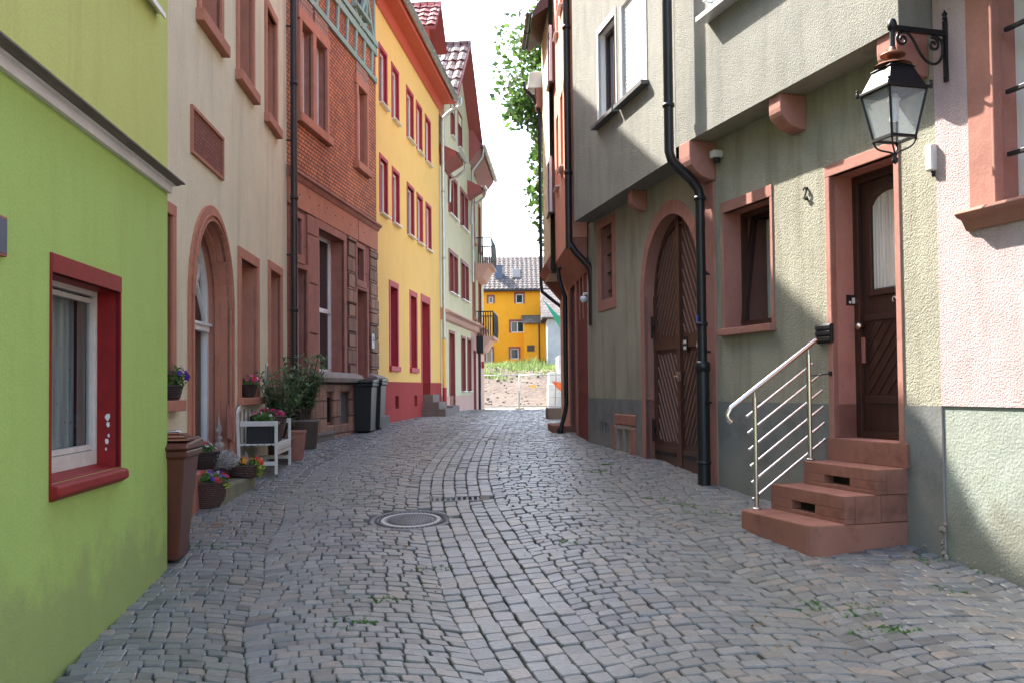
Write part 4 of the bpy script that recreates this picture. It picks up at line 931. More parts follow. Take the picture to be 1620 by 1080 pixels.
# short eaves either side of the gable, with gutters
for i, (ua, ub) in enumerate(((.05, ga0 + .55), (ga1 - .9, uE + .05))):
    ze = zeave if i == 0 else FP.uv(745, 306)[1]
    mb = MB(); mb.prismx([(0, ze - .35), (-.5, ze - .05), (-.5, ze + .05), (0, ze + .3)], ua, ub); e_ = mb.build('eaves', M['verge'], H)
    mb = MB(); gutter(mb, ua - .05, ub + .15, -.58, ze + .08, .08); 
    mb.tube([(ub, -.58, ze), (ub, -.55, ze - .2), (ub, -.3, ze - .4), (ub, -.08, ze - .5), (ub, -.06, ze - 1.2)], .045, 8); mb.build('gutter', M['zinc'], e_)

# ---- corner house with balconies
FK = Facade('L', -3.50, .0575, 34.5); uE = 5.8
H = FK.house(2.5); tag(H, 'narrow cream and pink corner house with two iron balconies over the lane', 'house')
zs2 = FK.uv(748, 515)[1]; zk = FK.uv(754, 262)[1]
def kr(xl, yt, yb, xr, wd=.1): return inset(FK.rect(xl, yt, yb, xr), wd, wd, wd, 0)
kh = [(1.0, 1.9, zs2 + .3, zs2 + 2.4), (1.0, 1.9, zs2 + 3.2, zs2 + 5.0), (3.6, 4.4, zs2 + 3.2, zs2 + 5.0), (3.4, 4.4, zs2 + .3, zs2 + 2.4), (1.0, 1.8, zs2 + 5.9, zs2 + 7.2)]
kg = [(1.2, 2.2, zb, zs2 - .9), (3.2, 4.3, EYE - .1, zs2 - .9)]
mb = MB(); wall(mb, 0, uE, zs2, zk, [dict(r=r, m=1, d=.5) for r in kh], mf=0); wall(mb, 0, uE, zb, zs2, [dict(r=r, m=1, d=.5) for r in kg], mf=2); body(mb, 0, uE, zb, zk, 7)
mb.build('wall', [M['pale'], M['verge'], M['palepink']], H)
for r in kh: window(H, r, .12, 'white', .05, 1, (), 'glass', ('greycurt',), ('sandpink', .12, .03), ('sandpink', .15, .1, .08))
mb = MB(); mb.box(kg[0][0], kg[0][1], .2, .25, *kg[0][2:]); mb.build('door', M['doorred'], H); window(H, kg[1], .12, 'verge', .06, 2, (), 'glass')
mb = MB(); mb.prismx([(0, zs2 - .25), (-.1, zs2 - .2), (-.16, zs2 - .05), (-.3, zs2), (-.3, zs2 + .04), (0, zs2 + .14)], .1, uE); mb.build('string_course', M['palepink'], H)
mb = MB(); mb.prismx([(0, zk - .7), (-.45, zk - .1), (-.45, zk + .02), (0, zk + .9), (3.5, zk + 3.6), (7, zk)], -.1, uE + .2); rk = mb.build('roof', M['verge'], H)
mb = MB(); gutter(mb, -.2, uE + .3, -.54, zk + .03, .09); mb.tube([(.2, -.54, zk - .06), (.2, -.5, zk - .4), (.2, -.12, zk - .9), (.2, -.1, zk - 5)], .05, 8); mb.build('gutter', M['zinc'], rk)
def balcony(u0, u1, z, depth, rh, label):
    mb = MB(); mb.prismx([(0, z - .65), (-.25, z - .55), (-depth + .15, z - .12), (-depth, z - .1), (-depth, z), (0, z)], u0, u1); b_ = mb.build('balcony', M['palepink'], H); b_['label'] = label
    r_ = MB(); r_.bar((u0, -depth + .03, z + rh), (u1, -depth + .03, z + rh), .04, .04)
    for u in (u0, u1): r_.bar((u, -depth + .03, z + rh), (u, 0, z + rh), .04, .04)
    n = int((u1 - u0) / .13)
    for k in range(n + 1):
        u = u0 + (u1 - u0) * k / n; r_.tube([(u + .02 * math.sin(q * 1.3), -depth + .03 - .03 * math.sin(q / 6 * math.pi), z + rh * q / 6) for q in range(7)], .02, 5)
    for u in (u0, u1):
        for k in range(1, 7):
            y = -depth + .03 + (depth - .03) * k / 7; r_.tube([(u + .03 * math.sin(q * 1.6 + k), y, z + rh * q / 6) for q in range(7)], .02, 5)
    r_.build('railing', M['pipe'] if rh > .95 else M['black'], b_)
zb_t, zb_l = FK.uv(776, 414, .6)[1], FK.uv(778, 530, .65)[1]
balcony(2.6, 4.9, zb_t, .62, 1.0, 'upper balcony with curved rusty iron railing'); balcony(2.4, 4.8, zb_l, .68, .95, 'lower balcony with slim dark railing')
T = FK.thing('sign_post', .9, .25, FK.ground(.9, .25)); tag(T, 'slim black post with dark box and a red marker by the corner house', 'post')
mb = MB(); mb.tube([(0, 0, 0), (0, 0, 2.6)], .05, 8); mb.build('pole', M['black'], T); mb = MB(); mb.box(-.12, .12, -.16, .1, 2.1, 2.75); mb.build('lamp_box', M['black'], T, .01)
mb = MB(); mb.box(-.1, .1, -.18, -.08, 1.55, 1.8); mb.build('red_marker', M['crimson'], T, .02)
# ================================================================ RIGHT SIDE
FQ = Facade('R', 5.26, -.296, 10.58)      # origin at the far corner (pipe), x runs towards the camera
uR = FQ.uY(7.02)                           # corner with the pink house
JO = .30                                   # jetty overhang
zj = FQ.uv(1110, 216, JO)[1]
zj2 = FQ.uv(1419, 38, JO)[1]; zj = (zj + zj2) / 2
zpl = FQ.uv(1300, 638)[1]
H = FQ.house(2); tag(H, 'grey roughcast house with a jettied upper floor and a brown door above red steps', 'house')
wR = FQ.rect(1145, 338, 521, 1219); dRR = FQ.rect(1313, 280, 690, 1415)
dRR = (dRR[0], dRR[1], FQ.uv(1320, 692)[1], dRR[3])
zrt = EYE + 8.2
uup = FQ.rect(1123.5, -140, 27, 1215, JO); uup = (uup[0], uup[1], uup[2], uup[2] + 1.35)
mb = MB()
wall(mb, 0, uR, zpl, zj + .02, [dict(r=wR, m=1, d=.7), dict(r=dRR, m=1, d=.6, nb=1)])
mb.build('wall', [M['grey'], M['sandrt']], H)
mb = MB(); wall(mb, 0, uR, zb, zpl - .001, [dict(r=(dRR[0], dRR[1], dRR[2], zpl - .0015), m=1, d=.6, nt=1)], y=-.008, mf=0); mb.build('plinth', [M['plinth'], M['sandrt']], H)
mb = MB(); ue = FQ.uv(1421, 20, JO)[0]
wall(mb, 0, ue, zj, zrt, [dict(r=uup, m=2, d=.8)], y=-JO); mb.quad((0, -JO, zj), (0, 0.0, zj), (ue, 0.0, zj), (ue, -JO, zj), 1); mb.quad((ue, -JO, zj), (ue, 0, zj), (ue, 0, zrt), (ue, -JO, zrt), 0); mb.quad((0, -JO, zj), (0, -JO, zrt), (0, .2, zrt), (0, .2, zj), 0)
mb.quad((ue, 0, zj + .02), (uR, 0, zj + .02), (uR, 0, zrt), (ue, 0, zrt), 0)
body(mb, 0, uR, zj + .021, zrt, 7, 0.01)
mb.build('upper_wall', [M['grey_up'], M['grey'], M['white']], H)
gr, gg, _ = gable_roof(H, 0, uR, zrt, 7, 45, 'roof', .35 + JO); gg.build('gable_wall', M['grey_up'], H)
# kitchen window, tilted open
a, b, c, d = wR
wq = winframe(wR, .20, .05, .06, 1).build('window', M['dbrown'], H)
s = MB(); x0, x1 = a + .06, b - .06; zt_ = d - .05; z0 = c + .05; tl = .14
def tilt(x, z): return (x, .19 + tl * (z - z0) / (zt_ - z0), z)
for (p, q) in (((x0, z0), (x1, z0)), ((x0, zt_), (x1, zt_)), ((x0, z0), (x0, zt_)), ((x1, z0), (x1, zt_))): s.bar(tilt(*p), tilt(*q), .055, .05, 0, (0, 1, 0))
s.build('tilted_sash', M['dbrown'], wq)
g = MB(); g.quad(tilt(x0, z0), tilt(x1, z0), tilt(x1, zt_), tilt(x0, zt_)); g.build('pane', M['glass_t'], wq)
g = MB(); g.box(a + .25, b - .05, .36, .37, c + .02, d - .1); g.build('curtain', M['curtain'], wq)
surround(wR, .045, .012, .05, lintel=.115).build('window_surround', M['sandrt'], wq, .004)
s = MB(); s.box(a - .06, b + .05, -.075, .2, c - .075, c - .001); s.build('window_sill', M['sandrt'], wq, .008)
# front door
a, b, c, d = dRR; yd = .26; dw = b - a
D = MB(); D.box(a, b, yd, yd + .06, c, d); fr = .07
for (x0, x1, z0, z1) in ((a, a + fr, c, d), (b - fr, b, c, d), (a + fr, b - fr, d - fr, d), (a + fr, b - fr, c, c + .06)): D.box(x0, x1, yd - .04, yd - .001, z0, z1)
door = D.build('front_door', M['dbrown'], H, .003)
zlet = FQ.uv(1410, 474, -yd)[1]; ga, gbb = a + dw * .27, b - dw * .16; gz0, gz1 = zlet + .10, d - .33
pts = arch_pts(ga, gbb, gz1, .14, 0, 12); G = MB(); G.add([(x, yd - .003, z) for x, z in pts] + [(gbb, yd - .003, gz0), (ga, yd - .003, gz0)], [tuple(range(15))]); G.build('pane', M['glass_l'], door)
# curtain inside the glass, as seen through it
K = MB(); n = 18; vs = []
for i in range(n + 1):
    x = ga + (gbb - ga) * (.02 + .9 * i / n); vs += [(x, yd - .006 + .002 * math.sin(i * 1.9), gz0 + .01), (x, yd - .006 + .002 * math.sin(i * 1.9), gz1 + .14 * math.sqrt(max(0, 1 - ((x - (ga + gbb) / 2) / ((gbb - ga) / 2)) ** 2)) - .005)]
K.add(vs, [(2 * i, 2 * i + 2, 2 * i + 3, 2 * i + 1) for i in range(n)], 0, True)
K.build('curtain', M['curtain'], door)
Fm = MB(); archring(Fm, pts, arch_pts(ga - .05, gbb + .05, gz1, .19, 0, 12), yd - .03, yd); Fm.box(ga - .05, ga, yd - .03, yd, gz0 - .05, gz1); Fm.box(gbb, gbb + .05, yd - .03, yd, gz0 - .05, gz1); Fm.box(ga, gbb, yd - .03, yd, gz0 - .05, gz0)
Fm.box(a + fr + .03, b - fr - .02, yd - .022, yd, zlet - .16, zlet - .10); Fm.box(a + fr + .03, b - fr - .02, yd - .022, yd, c + .30, c + .36)
pz0, pz1 = c + .38, zlet - .18; px0, px1 = a + fr + .05, b - fr - .04; pm = px0 + (px1 - px0) * .66
k = 0; z = pz0 - .4
while z < pz1:
    for (xa, xb, za, zz) in ((px0, pm, z, z + (pm - px0) * 1.1), (px1, pm, z + (pm - px0) * 1.1 - (px1 - pm) * 1.1, z + (pm - px0) * 1.1)):
        p, q = [xa, za], [xb, zz]
        if max(p[1], q[1]) < pz0 or min(p[1], q[1]) > pz1: continue
        for u_, v_ in ((p, q), (q, p)):
            for lim, sg_ in ((pz0, 1), (pz1, -1)):
                if (u_[1] - lim) * sg_ < 0 and v_[1] != u_[1]:
                    f = (lim - u_[1]) / (v_[1] - u_[1]); u_[0] += (v_[0] - u_[0]) * f; u_[1] = lim
        Fm.bar((p[0], yd - .004, p[1]), (q[0], yd - .004, q[1]), .016, .012, 0, (0, 1, 0))
    z += .13
Fm.build('door_moulding', M['dbrown'], door, .003)
Kn = MB(); Kn.lathe([(0, 0), (.03, 0), (.022, .03), (.035, .055), (0, .07)], (0, 0, 0), 14); Kn.v = [(a + .12 + v[0], yd - .04 - v[2], zlet - .2 + v[1]) for v in Kn.v]; Kn.box(a + .10, a + .15, yd - .048, yd - .04, zlet - .52, zlet - .30)
Kn.build('door_knob', M['steel'], door)
Nm = MB()
for i in range(4):
    x = b - .33 + i * .055; Nm.tube([(x + .022 * math.cos(t * .9 + i), yd - .026, zlet + .02 * math.sin(t * (1.0 + .15 * i))) for t in range(6)], .004, 5)
Nm.build('name_lettering', M['lightgrey'], door)
surround(dRR, .065, .012, .05, lintel=.10).build('door_surround', M['sandrt'], door, .005)
bp = FQ.uv(1348, 474, -.15); mb = MB(); mb.box(a, a + .012, .14, .24, bp[1] - .045, bp[1] + .045); bell = mb.build('doorbell', M['black'], H)
mb = MB(); mb.box(a + .012, a + .015, .16, .18, bp[1] - .03, bp[1] - .01); mb.box(a + .012, a + .015, .19, .225, bp[1] - .03, bp[1] + .02); mb.build('bell_button', M['lightgrey'], bell)
# corbels: quarter-round sandstone under the jetty
def corbel(Hh, u, wdt, zt, dep, h, mat='sandrt', y=0):
    mb = MB(); pts = [(y, zt), (y - dep, zt), (y - dep, zt - h * .38)] + [(y - dep * math.cos(t), zt - h * .38 - (h * .62) * math.sin(t)) for t in [math.pi / 2 * k / 8 for k in range(1, 9)]]
    mb.prismx(pts, u - wdt / 2, u + wdt / 2); return mb.build('corbel', M[mat], Hh, .01)
c2a = FQ.uv(1243, 150, .15)[0]; c3a = FQ.uv(1441, 40, .0)[0]
corbel(H, c2a, .20, zj, .27, .32); corbel(H, uR - .18, .24, zj + .02, .28, .36); corbel(H, .24, .26, zj, .31, .42)
# sandstone post under the corner corbel
mb = MB(); mb.box(.13, .34, -.02, .05, FQ.ground(0) - .3, zj - .43); mb.build('corner_post', M['sandrt'], H, .01)
wq = window(H, uup, -JO + .14, 'dbrown', .05, 1, (), 'glass', None, None, None)
a, b, c, d = uup; s = MB(); s.box(a - .06, a, -JO - .01, -JO + .03, c, d); s.box(b, b + .06, -JO - .01, -JO + .03, c, d); s.build('window_surround', M['white'], wq)
s = MB(); s.box(a - .09, b + .09, -JO - .12, -JO + .14, c - .05, c - .001); s.box(a - .09, b + .09, -JO - .14, -JO - .12, c - .05, c + .0); s.build('window_sill', M['alu'], wq)
s = MB(); s.tube([(a + .02, -JO - .1, c + .12), (b, -JO - .1, c + .12)], .015, 6); s.tube([(a + .02, -JO - .1, c + .12), (a + .02, -JO, c + .12)], .012, 6); s.build('window_rail', M['zinc'], wq)
# house number
nu, nz = FQ.uv(1277.5, 307); T = FQ.thing('house_number', nu, 0, nz - .1); tag(T, 'dark wrought metal house number 2 on the grey wall', 'house number')
text('2', .15, M['black'], T, (0, -.025, .1), ext=.005); mb = MB(); mb.box(-.008, .008, -.03, 0, .04, .06); mb.box(-.008, .008, -.03, 0, .14, .16); mb.build('mount_pin', M['black'], T)
# letterbox
lb = FQ.rect(1282.5, 514, 544, 1306.5, .08); T = FQ.thing('letterbox', (lb[0] + lb[1]) / 2, 0, lb[2]); tag(T, 'black slotted letterbox on the grey wall above the railing', 'letterbox')
hw, hh = (lb[1] - lb[0]) / 2, lb[3] - lb[2]
mb = MB(); mb.box(-hw, hw, -.03, 0, 0, hh); bx_ = mb.build('box', M['black'], T, .006)
for k in range(3):
    mb = MB(); z = hh * (.12 + .30 * k); mb.prismx([(-.031, z), (-.045, z), (-.042, z + .03), (-.031, z + .05)], -hw + .008, hw - .008); mb.build('flap', M['blackpl'], T)
mb = MB(); mb.box(-hw * .7, -hw * .1, -.033, -.031, hh * .82, hh * .92); mb.build('name_label', M['lightgrey'], T)
# white lamp sensor and white box
su, sz = FQ.uv(1128, 244, .1); T = FQ.thing('motion_sensor', su, .03, sz - .04); tag(T, 'small white motion sensor beside the corner corbel', 'sensor')
mb = MB(); mb.box(-.05, .05, -.09, .03, 0, .08); mb.build('housing', M['lightgrey'], T, .015); mb = MB(); mb.lathe([(0, -.06), (.035, -.05), (.04, 0)], (0, -.03, 0), 12); mb.build('lens', M['blackpl'], T)
bu, bz = FQ.uv(1471, 250, .04); T = FQ.thing('wall_box', bu, 0, bz - .10); tag(T, 'small white upright box on the grey wall below the lantern', 'junction box')
mb = MB(); mb.box(-.04, .04, -.055, 0, 0, .20); mb.build('housing', M['lightgrey'], T, .012); mb = MB(); mb.tube([(.0, -.02, 0), (.01, -.02, -.02), (.0, -.015, -.04)], .012, 8); mb.build('cable_gland', M['blackpl'], T)

# ---- steps
ub_ = FQ.uv(1437, 800)[0]                 # near end of the steps along the wall
uw3 = FQ.uv(1272, 728, .32)[0]; 
zs3 = FQ.uv(1382, 742, .30)[1]; zs2_ = FQ.uv(1325, 783, .58)[1]; zs1_ = FQ.uv(1290, 834, .88)[1]
T = FQ.thing('stone_steps', ub_ - .5, .4, FQ.ground(ub_ - .5, .4)); tag(T, 'three red sandstone steps leading up to the brown front door', 'steps')
zz0 = FQ.ground(ub_ - .5, .4); o_u, o_y = ub_ - .5, .4
def L_(mb):  # shift from facade to thing coordinates
    mb.v = [(v[0] - o_u, v[1] + o_y, v[2] - zz0) for v in mb.v]; return mb
ul1 = FQ.uv(1172, 806, .86)[0]; ul2 = FQ.uv(1219, 765, .58)[0]; ul3 = FQ.uv(1271, 727, .30)[0]
gnd = zz0 - .5
y1, y2, y3 = -.86, -.58, -.30
mb = MB(); rc = .13; cor = [(ub_ - rc + rc * math.sin(t), y1 + rc - rc * math.cos(t)) for t in [math.pi / 2 * k / 6 for k in range(7)]]
mb.prismz([(ul1, y1)] + cor + [(ub_, -.56), (ul1, -.56)], gnd, zs1_); L_(mb).build('step', M['step'], T, .012)
mb = MB(); mb.box(ul2, ub_ - .001, y2, -.005, gnd, zs1_ - .008); L_(mb).build('step_base', M['step'], T, .006)
mb = MB(); mb.box(ul3 - .1, ub_ - .001, y3 + .053, -.005, zs1_ - .003, zs2_ - .003); L_(mb).build('step_base', M['step'], T, .006)
def slab_slot(z0, z1, ua, ub, ya, yb, slot):
    mb = MB(); sa, sb = slot; h0, h1 = z0 + (z1 - z0) * .18, z0 + (z1 - z0) * .52
    mb.box(ua, ub, ya + .10, yb, z0, z1)
    mb.box(ua, ub, ya, ya + .099, h1, z1); mb.box(ua, ub, ya, ya + .099, z0, h0); mb.box(ua, sa, ya, ya + .0985, h0, h1); mb.box(sb, ub, ya, ya + .0985, h0, h1)
    return mb
s2a, s2b = FQ.uv(1252, 795, .58)[0], FQ.uv(1289, 800, .58)[0]; s3a, s3b = FQ.uv(1304, 760, .3)[0], FQ.uv(1344, 764, .3)[0]
zt_ = zs2_ - (zs2_ - zs1_)
L_(slab_slot(zs1_ - .005 , zs2_, ul2, ub_ - .0, y2, y3 + .05, (s2a, s2b))).build('step', M['step'], T, .005)
L_(slab_slot(zs2_ - .0, zs3, ul3, ub_ + .012, y3, -.001, (s3a, s3b))).build('step', M['step'], T, .005)
for (sa, sb, yy, z0, z1) in ((s2a, s2b, y2, zs1_, zs2_), (s3a, s3b, y3, zs2_, zs3)):
    mb = MB(); mb.box(sa, sb, yy + .09, yy + .0995, z0 + (z1 - z0) * .1, z0 + (z1 - z0) * .6); L_(mb).build('vent_slot', M['dark'], T)
mb = MB(); mb.box(dRR[0] - .075, dRR[1] + .11, -.03, .26, zs3, dRR[2] + .0); L_(mb).build('threshold', M['step'], T, .006)
# ---- railing
def rp(px, py, off): return FQ.uv(px, py, off)
pu1, pz1_ = rp(1188, 800, .72); pu2, pz2_ = rp(1292, 722, .18)
pu = (pu1 + pu2) / 2
T = FQ.thing('stair_railing', pu, .72, zs1_); tag(T, 'brushed steel railing with six slanted bars beside the red steps', 'railing')
def P3(px, py, off, o2=None): z = FQ.uv(px, py, off)[1]; return (0, -(off - .72), z - zs1_)
th_, bh_ = P3(1143, 648, .98), P3(1302, 537, .10)
sl = (bh_[2] - th_[2]) / (bh_[1] - th_[1])
def on(y): return th_[2] + (y - th_[1]) * sl
mb = MB(); y0_, y1_ = th_[1], bh_[1]
mb.tube([(0, y0_ + .03, on(y0_) - .10), (0, y0_ + .0, on(y0_) - .075), (0, y0_ - .008, on(y0_) - .045), (0, y0_ + .005, on(y0_) - .018), (0, y0_ + .03, on(y0_ + .03)), (0, y1_, on(y1_))], .022, 14); mb.build('handrail', M['steel'], T)
for (yy, zbot) in ((0, 0), (.54, zs3 - zs1_)):
    mb = MB(); mb.tube([(0, yy, zbot), (0, yy, on(yy) - .07)], .021, 14); mb.tube([(0, yy, on(yy) - .08), (0, yy, on(yy) - .015)], .008, 8); mb.lathe([(.0, .0), (.042, 0), (.042, .012), (.02, .016)], (0, yy, zbot), 16); mb.build('post', M['steel'], T)
for k in range(6):
    dz = -.215 - k * .155 * 1.0; dzz = .88 * (on(0) + 0) 
    off_ = -(on(0) - .07) * (0.20 + k * .155)
    mb = MB(); ya, yb = -.06 + .01 * k, .62 + .01 * k + (.05 if k else -.02)
    mb.tube([(-.028, ya, on(ya) + off_), (-.028, yb, on(yb) + off_)], .011, 10); mb.tube([(-.028, ya - .006, on(ya) + off_ - .004), (-.028, ya, on(ya) + off_)], .013, 10)
    for yy in (0, .54): mb.tube([(-.03, yy, on(yy) + off_), (0, yy, on(yy) + off_)], .012, 8)
    mb.build('bar', M['steel'], T)
mb = MB(); zz_ = on(.54) - .26; mb.tube([(-.0, .54, zz_), (.08, .70, zz_ + .02)], .006, 6); mb.box(.07, .10, .69, .72, zz_, zz_ + .04); mb.build('wall_anchor', M['black'], T)

# ---- pink house
F0 = Facade('R', 5.25, -.296, 7.02); H = F0.house(1.5); tag(H, 'pink roughcast house with a barred window and pale green plinth at right edge', 'house')
u1e = 9.0; zp0 = F0.uv(1560, 643)[1]
w0r = F0.rect(1562, -200, 326, 1700); w0r = (w0r[0], w0r[0] + 1.05, w0r[2], w0r[2] + 1.9)
mb = MB(); wall(mb, 0, u1e, zp0, EYE + 8.3, [dict(r=w0r, m=1, d=.8)], mf=0); mb.quad((0, 0, zb), (0, 0, EYE + 8.3), (0, .1, EYE + 8.3), (0, .1, zb), 0); body(mb, 0.02, u1e, zb, EYE + 8.3, 7, .02)
mb.build('wall', [M['pink'], M['sandrt']], H)
mb = MB(); wall(mb, 0.01, u1e, zb, zp0 - .004, [], y=.012); mb.build('plinth', M['pinkplinth'], H)
mb = MB(); n = 30; rr = random.Random(9)
vs = []
wq = window(H, w0r, .2, 'white', .10, 2, (w0r[2] + 1.25,), 'glass', ('greycurt',), None, None, sash=.05)
a, b, c, d = w0r; s = MB(); s.box(a - .23, a, -.012, .05, c - .02, d + .2); s.box(b, b + .23, -.012, .05, c - .02, d + .2); s.box(a, b, -.011, .05, d, d + .2); s.build('window_surround', M['sandrt'], wq, .01)
s = MB(); s.box(a, a + .03, -.025, .05, c, d); s.build('surround_moulding', M['sandrt'], wq, .008)
s = MB(); s.prismx([(.2, c), (-.10, c - .01), (-.12, c - .035), (-.10, c - .06), (-.06, c - .075), (-.02, c - .15), (.2, c - .15)], a - .26, b + .26); s.build('window_sill', M['sandrt'], wq, .006)
for k in range(5):
    s = MB(); z = c + .33 + k * .43; s.bar((a + .06, .06, z), (b - .06, .06, z), .03, .03); s.build('bar', M['black'], wq, .004)
mb = MB(); mb.box(0, u1e, -.55, 0, EYE + 3.22, EYE + 3.4); mb.build('jetty_shade_beam', M['sandrt'], H)  # unseen overhang above the view, added to shade the upper pink wall
gr, gg, _ = gable_roof(H, 0, u1e, EYE + 8.3, 7, 45, 'roof', .5); gg.build('gable_wall', M['pink'], H)
# crumbled foot between the two houses
mb = MB(); rr = random.Random(2)
for k in range(24):
    z = F0.ground(0, .02) - .04 + rr.random() ** 1.6 * .3; x = rr.uniform(-.035, .03); s = rr.uniform(.008, .022); mb.lathe([(0, -s), (s, -s * .2), (s * .7, s * .8), (0, s)], (x, -.01, z), 6, 0, 1, .7, False)
for k in range(60):
    x = rr.uniform(.1, 2.2) if k % 3 else rr.uniform(-.9, 0); z = F0.ground(x, .02) - .01 + rr.random() ** 2 * .10; s = rr.uniform(.006, .018); mb.lathe([(0, -s), (s, -s * .2), (s * .7, s * .8), (0, s)], (x, -.002, z), 6, 0, 1.6, .5, False)
mb.build('crumbled_stone', M['statue'], H)['kind'] = 'stuff'

# ---- lantern
wu, wz = F0.uv(1497, 130, .01); zt_ = F0.uv(1496, 32, .01)[1]; 
T = F0.thing('street_lantern', wu, .0, wz); tag(T, 'black four-sided street lantern hanging from a scrolled bracket', 'lantern')
hb = zt_ - wz
mb = MB(); mb.box(-.02, .02, -.02, -.002, 0, hb); mb.lathe([(0, 0), (.02, .01), (.012, .03), (.022, .045), (.01, .06), (0, .08)], (0, -.012, hb), 10)
for z in (.03, hb - .1): mb.lathe([(0, 0), (.016, 0), (.01, .012), (0, .016)], (0, -.02, z), 8)
mb.build('wall_plate', M['black'], T, .004)
arm = .47; za = hb - .10
mb = MB(); mb.bar((0, -.02, za), (0, -arm - .02, za), .032, .036); mb.tube([(0, -arm, za + .03), (0, -arm, za - .16)], .018, 10); mb.lathe([(0, -.03), (.03, -.03), (.036, 0), (.03, .03), (.02, .045), (0, .055)], (0, -arm, za + .015), 12)
sc_ = []
for k in range(26):
    f = k / 25; t = -1.2 + f * 6.6; r_ = .055 * (1 - .62 * f) 
    sc_.append((0, -arm + .10 + r_ * math.cos(t + 1.5), za - .085 + r_ * math.sin(t + 1.5)))
sv = [(0, -.02 - .06 - .0, za - .235)]
path = []
import itertools
def bez(p0, p1, p2, p3, n=14): return [tuple(p0[i] * (1 - t) ** 3 + 3 * p1[i] * t * (1 - t) ** 2 + 3 * p2[i] * t * t * (1 - t) + p3[i] * t ** 3 for i in range(3)) for t in [k / n for k in range(n + 1)]]
def spiral(cy, cz, r0, t0, dirn, turns=1.35, n=22): return [(0, cy + r0 * (1 - .8 * k / n) * math.cos(t0 + dirn * 2 * math.pi * turns * k / n), cz + r0 * (1 - .8 * k / n) * math.sin(t0 + dirn * 2 * math.pi * turns * k / n)) for k in range(n + 1)]
s1 = spiral(-arm + .085, za - .075, .052, math.pi * .45, 1); s2 = spiral(-.115, za - .09, .052, math.pi * .6, -1, 1.3)
p = list(reversed(s1)) + bez(s1[0], (0, s1[0][1] + .10, s1[0][2] + .02), (0, -.26, za - .22), (0, -.13, za - .235), 12) + bez((0, -.13, za - .235), (0, -.06, za - .24), (0, -.03, za - .16), (0, -.035, za - .09), 8)
mb.tube(p, .0105, 8); mb.tube(bez((0, -.035, za - .09), (0, -.035, za - .03), (0, -.12, za - .02), s2[0], 8) + s2, .0105, 8)
mb.build('bracket', M['black'], T)
# lamp body, square, turned with the wall
LC = (0, -arm); zl = za - .16; 
def ring(hw, z): return [(LC[0] + sx * hw, LC[1] + sy * hw, z) for sx, sy in ((-1, -1), (1, -1), (1, 1), (-1, 1))]
mb = MB(); mb.lathe([(0, 0), (.02, -.0), (.03, -.03), (.075, -.045), (.09, -.06), (.085, -.07), (.03, -.085), (.035, -.10), (.11, -.125), (.13, -.14)], (LC[0], LC[1], zl + .02), 20, 1)
zr = zl - .125; R0 = ring(.085, zr); R1 = ring(.112, zr - .022); R2 = ring(.155, zr - .165); R3 = ring(.175, zr - .170); R4 = ring(.175, zr - .190); R5 = ring(.15, zr - .191)
rs_ = [R0, R1, ring(.098, zr - .024), R2, R3, R4, R5]
vs = [v for r_ in rs_ for v in r_]; fs = [(0, 1, 2, 3)]
for i in range(len(rs_) - 1):
    for k in range(4): fs.append((i * 4 + k, (i + 1) * 4 + k, (i + 1) * 4 + (k + 1) % 4, i * 4 + (k + 1) % 4))
mb.add(vs, fs, 0)
for x, y, z in R4: mb.lathe([(0, -.01), (.012, 0), (.012, .03), (.006, .035), (.013, .05), (0, .06)], (x, y, z), 8)
mb.build('lantern_roof', [M['black'], M['copper']], T, .003)
zg1 = zr - .191; zg0 = zg1 - .33; B1 = ring(.155, zg1); B0 = ring(.10, zg0)
mb = MB()
for k in range(4):
    mb.bar(B1[k], B0[k], .016, .016); mb.bar(B1[k], B1[(k + 1) % 4], .014, .014); mb.bar(B0[k], B0[(k + 1) % 4], .024, .02)
    x, y, z = B0[k]; mb.lathe([(0, -.02), (.01, -.01), (.01, .01)], (x, y, z - .01), 6)
cx_, cy_ = LC; zc = zg0 - .15
for x, y, z in B0:
    mb.tube(bez((x, y, z), (cx_ + (x - cx_) * 1.0, cy_ + (y - cy_) * 1.0, z - .10), (cx_ + (x - cx_) * .2, cy_ + (y - cy_) * .2, zc + .08), (cx_, cy_, zc + .03), 10), .007, 6)
mb.lathe([(0, .05), (.02, .04), (.012, .02), (.024, 0), (.02, -.02), (0, -.035)], (cx_, cy_, zc), 10)
mb.build('lantern_frame', M['black'], T)
for k in range(4):
    g = MB(); q = (k + 1) % 4; g.quad(B1[k], B1[q], B0[q], B0[k]); g.build('glass_pane', M['glass_l'], T)
g = MB(); i_ = ring(.097, zg0 + .0); g.quad(*i_); g.build('glass_pane', M['glass_l'], T)
mb = MB(); mb.tube([(cx_, cy_, zg1 - .02), (cx_, cy_, zg1 - .20)], .032, 12); mb.lathe([(.05, 0), (.03, .04), (0, .05)], (cx_, cy_, zg1 - .05), 12); mb.build('bulb', M['tube'], T)

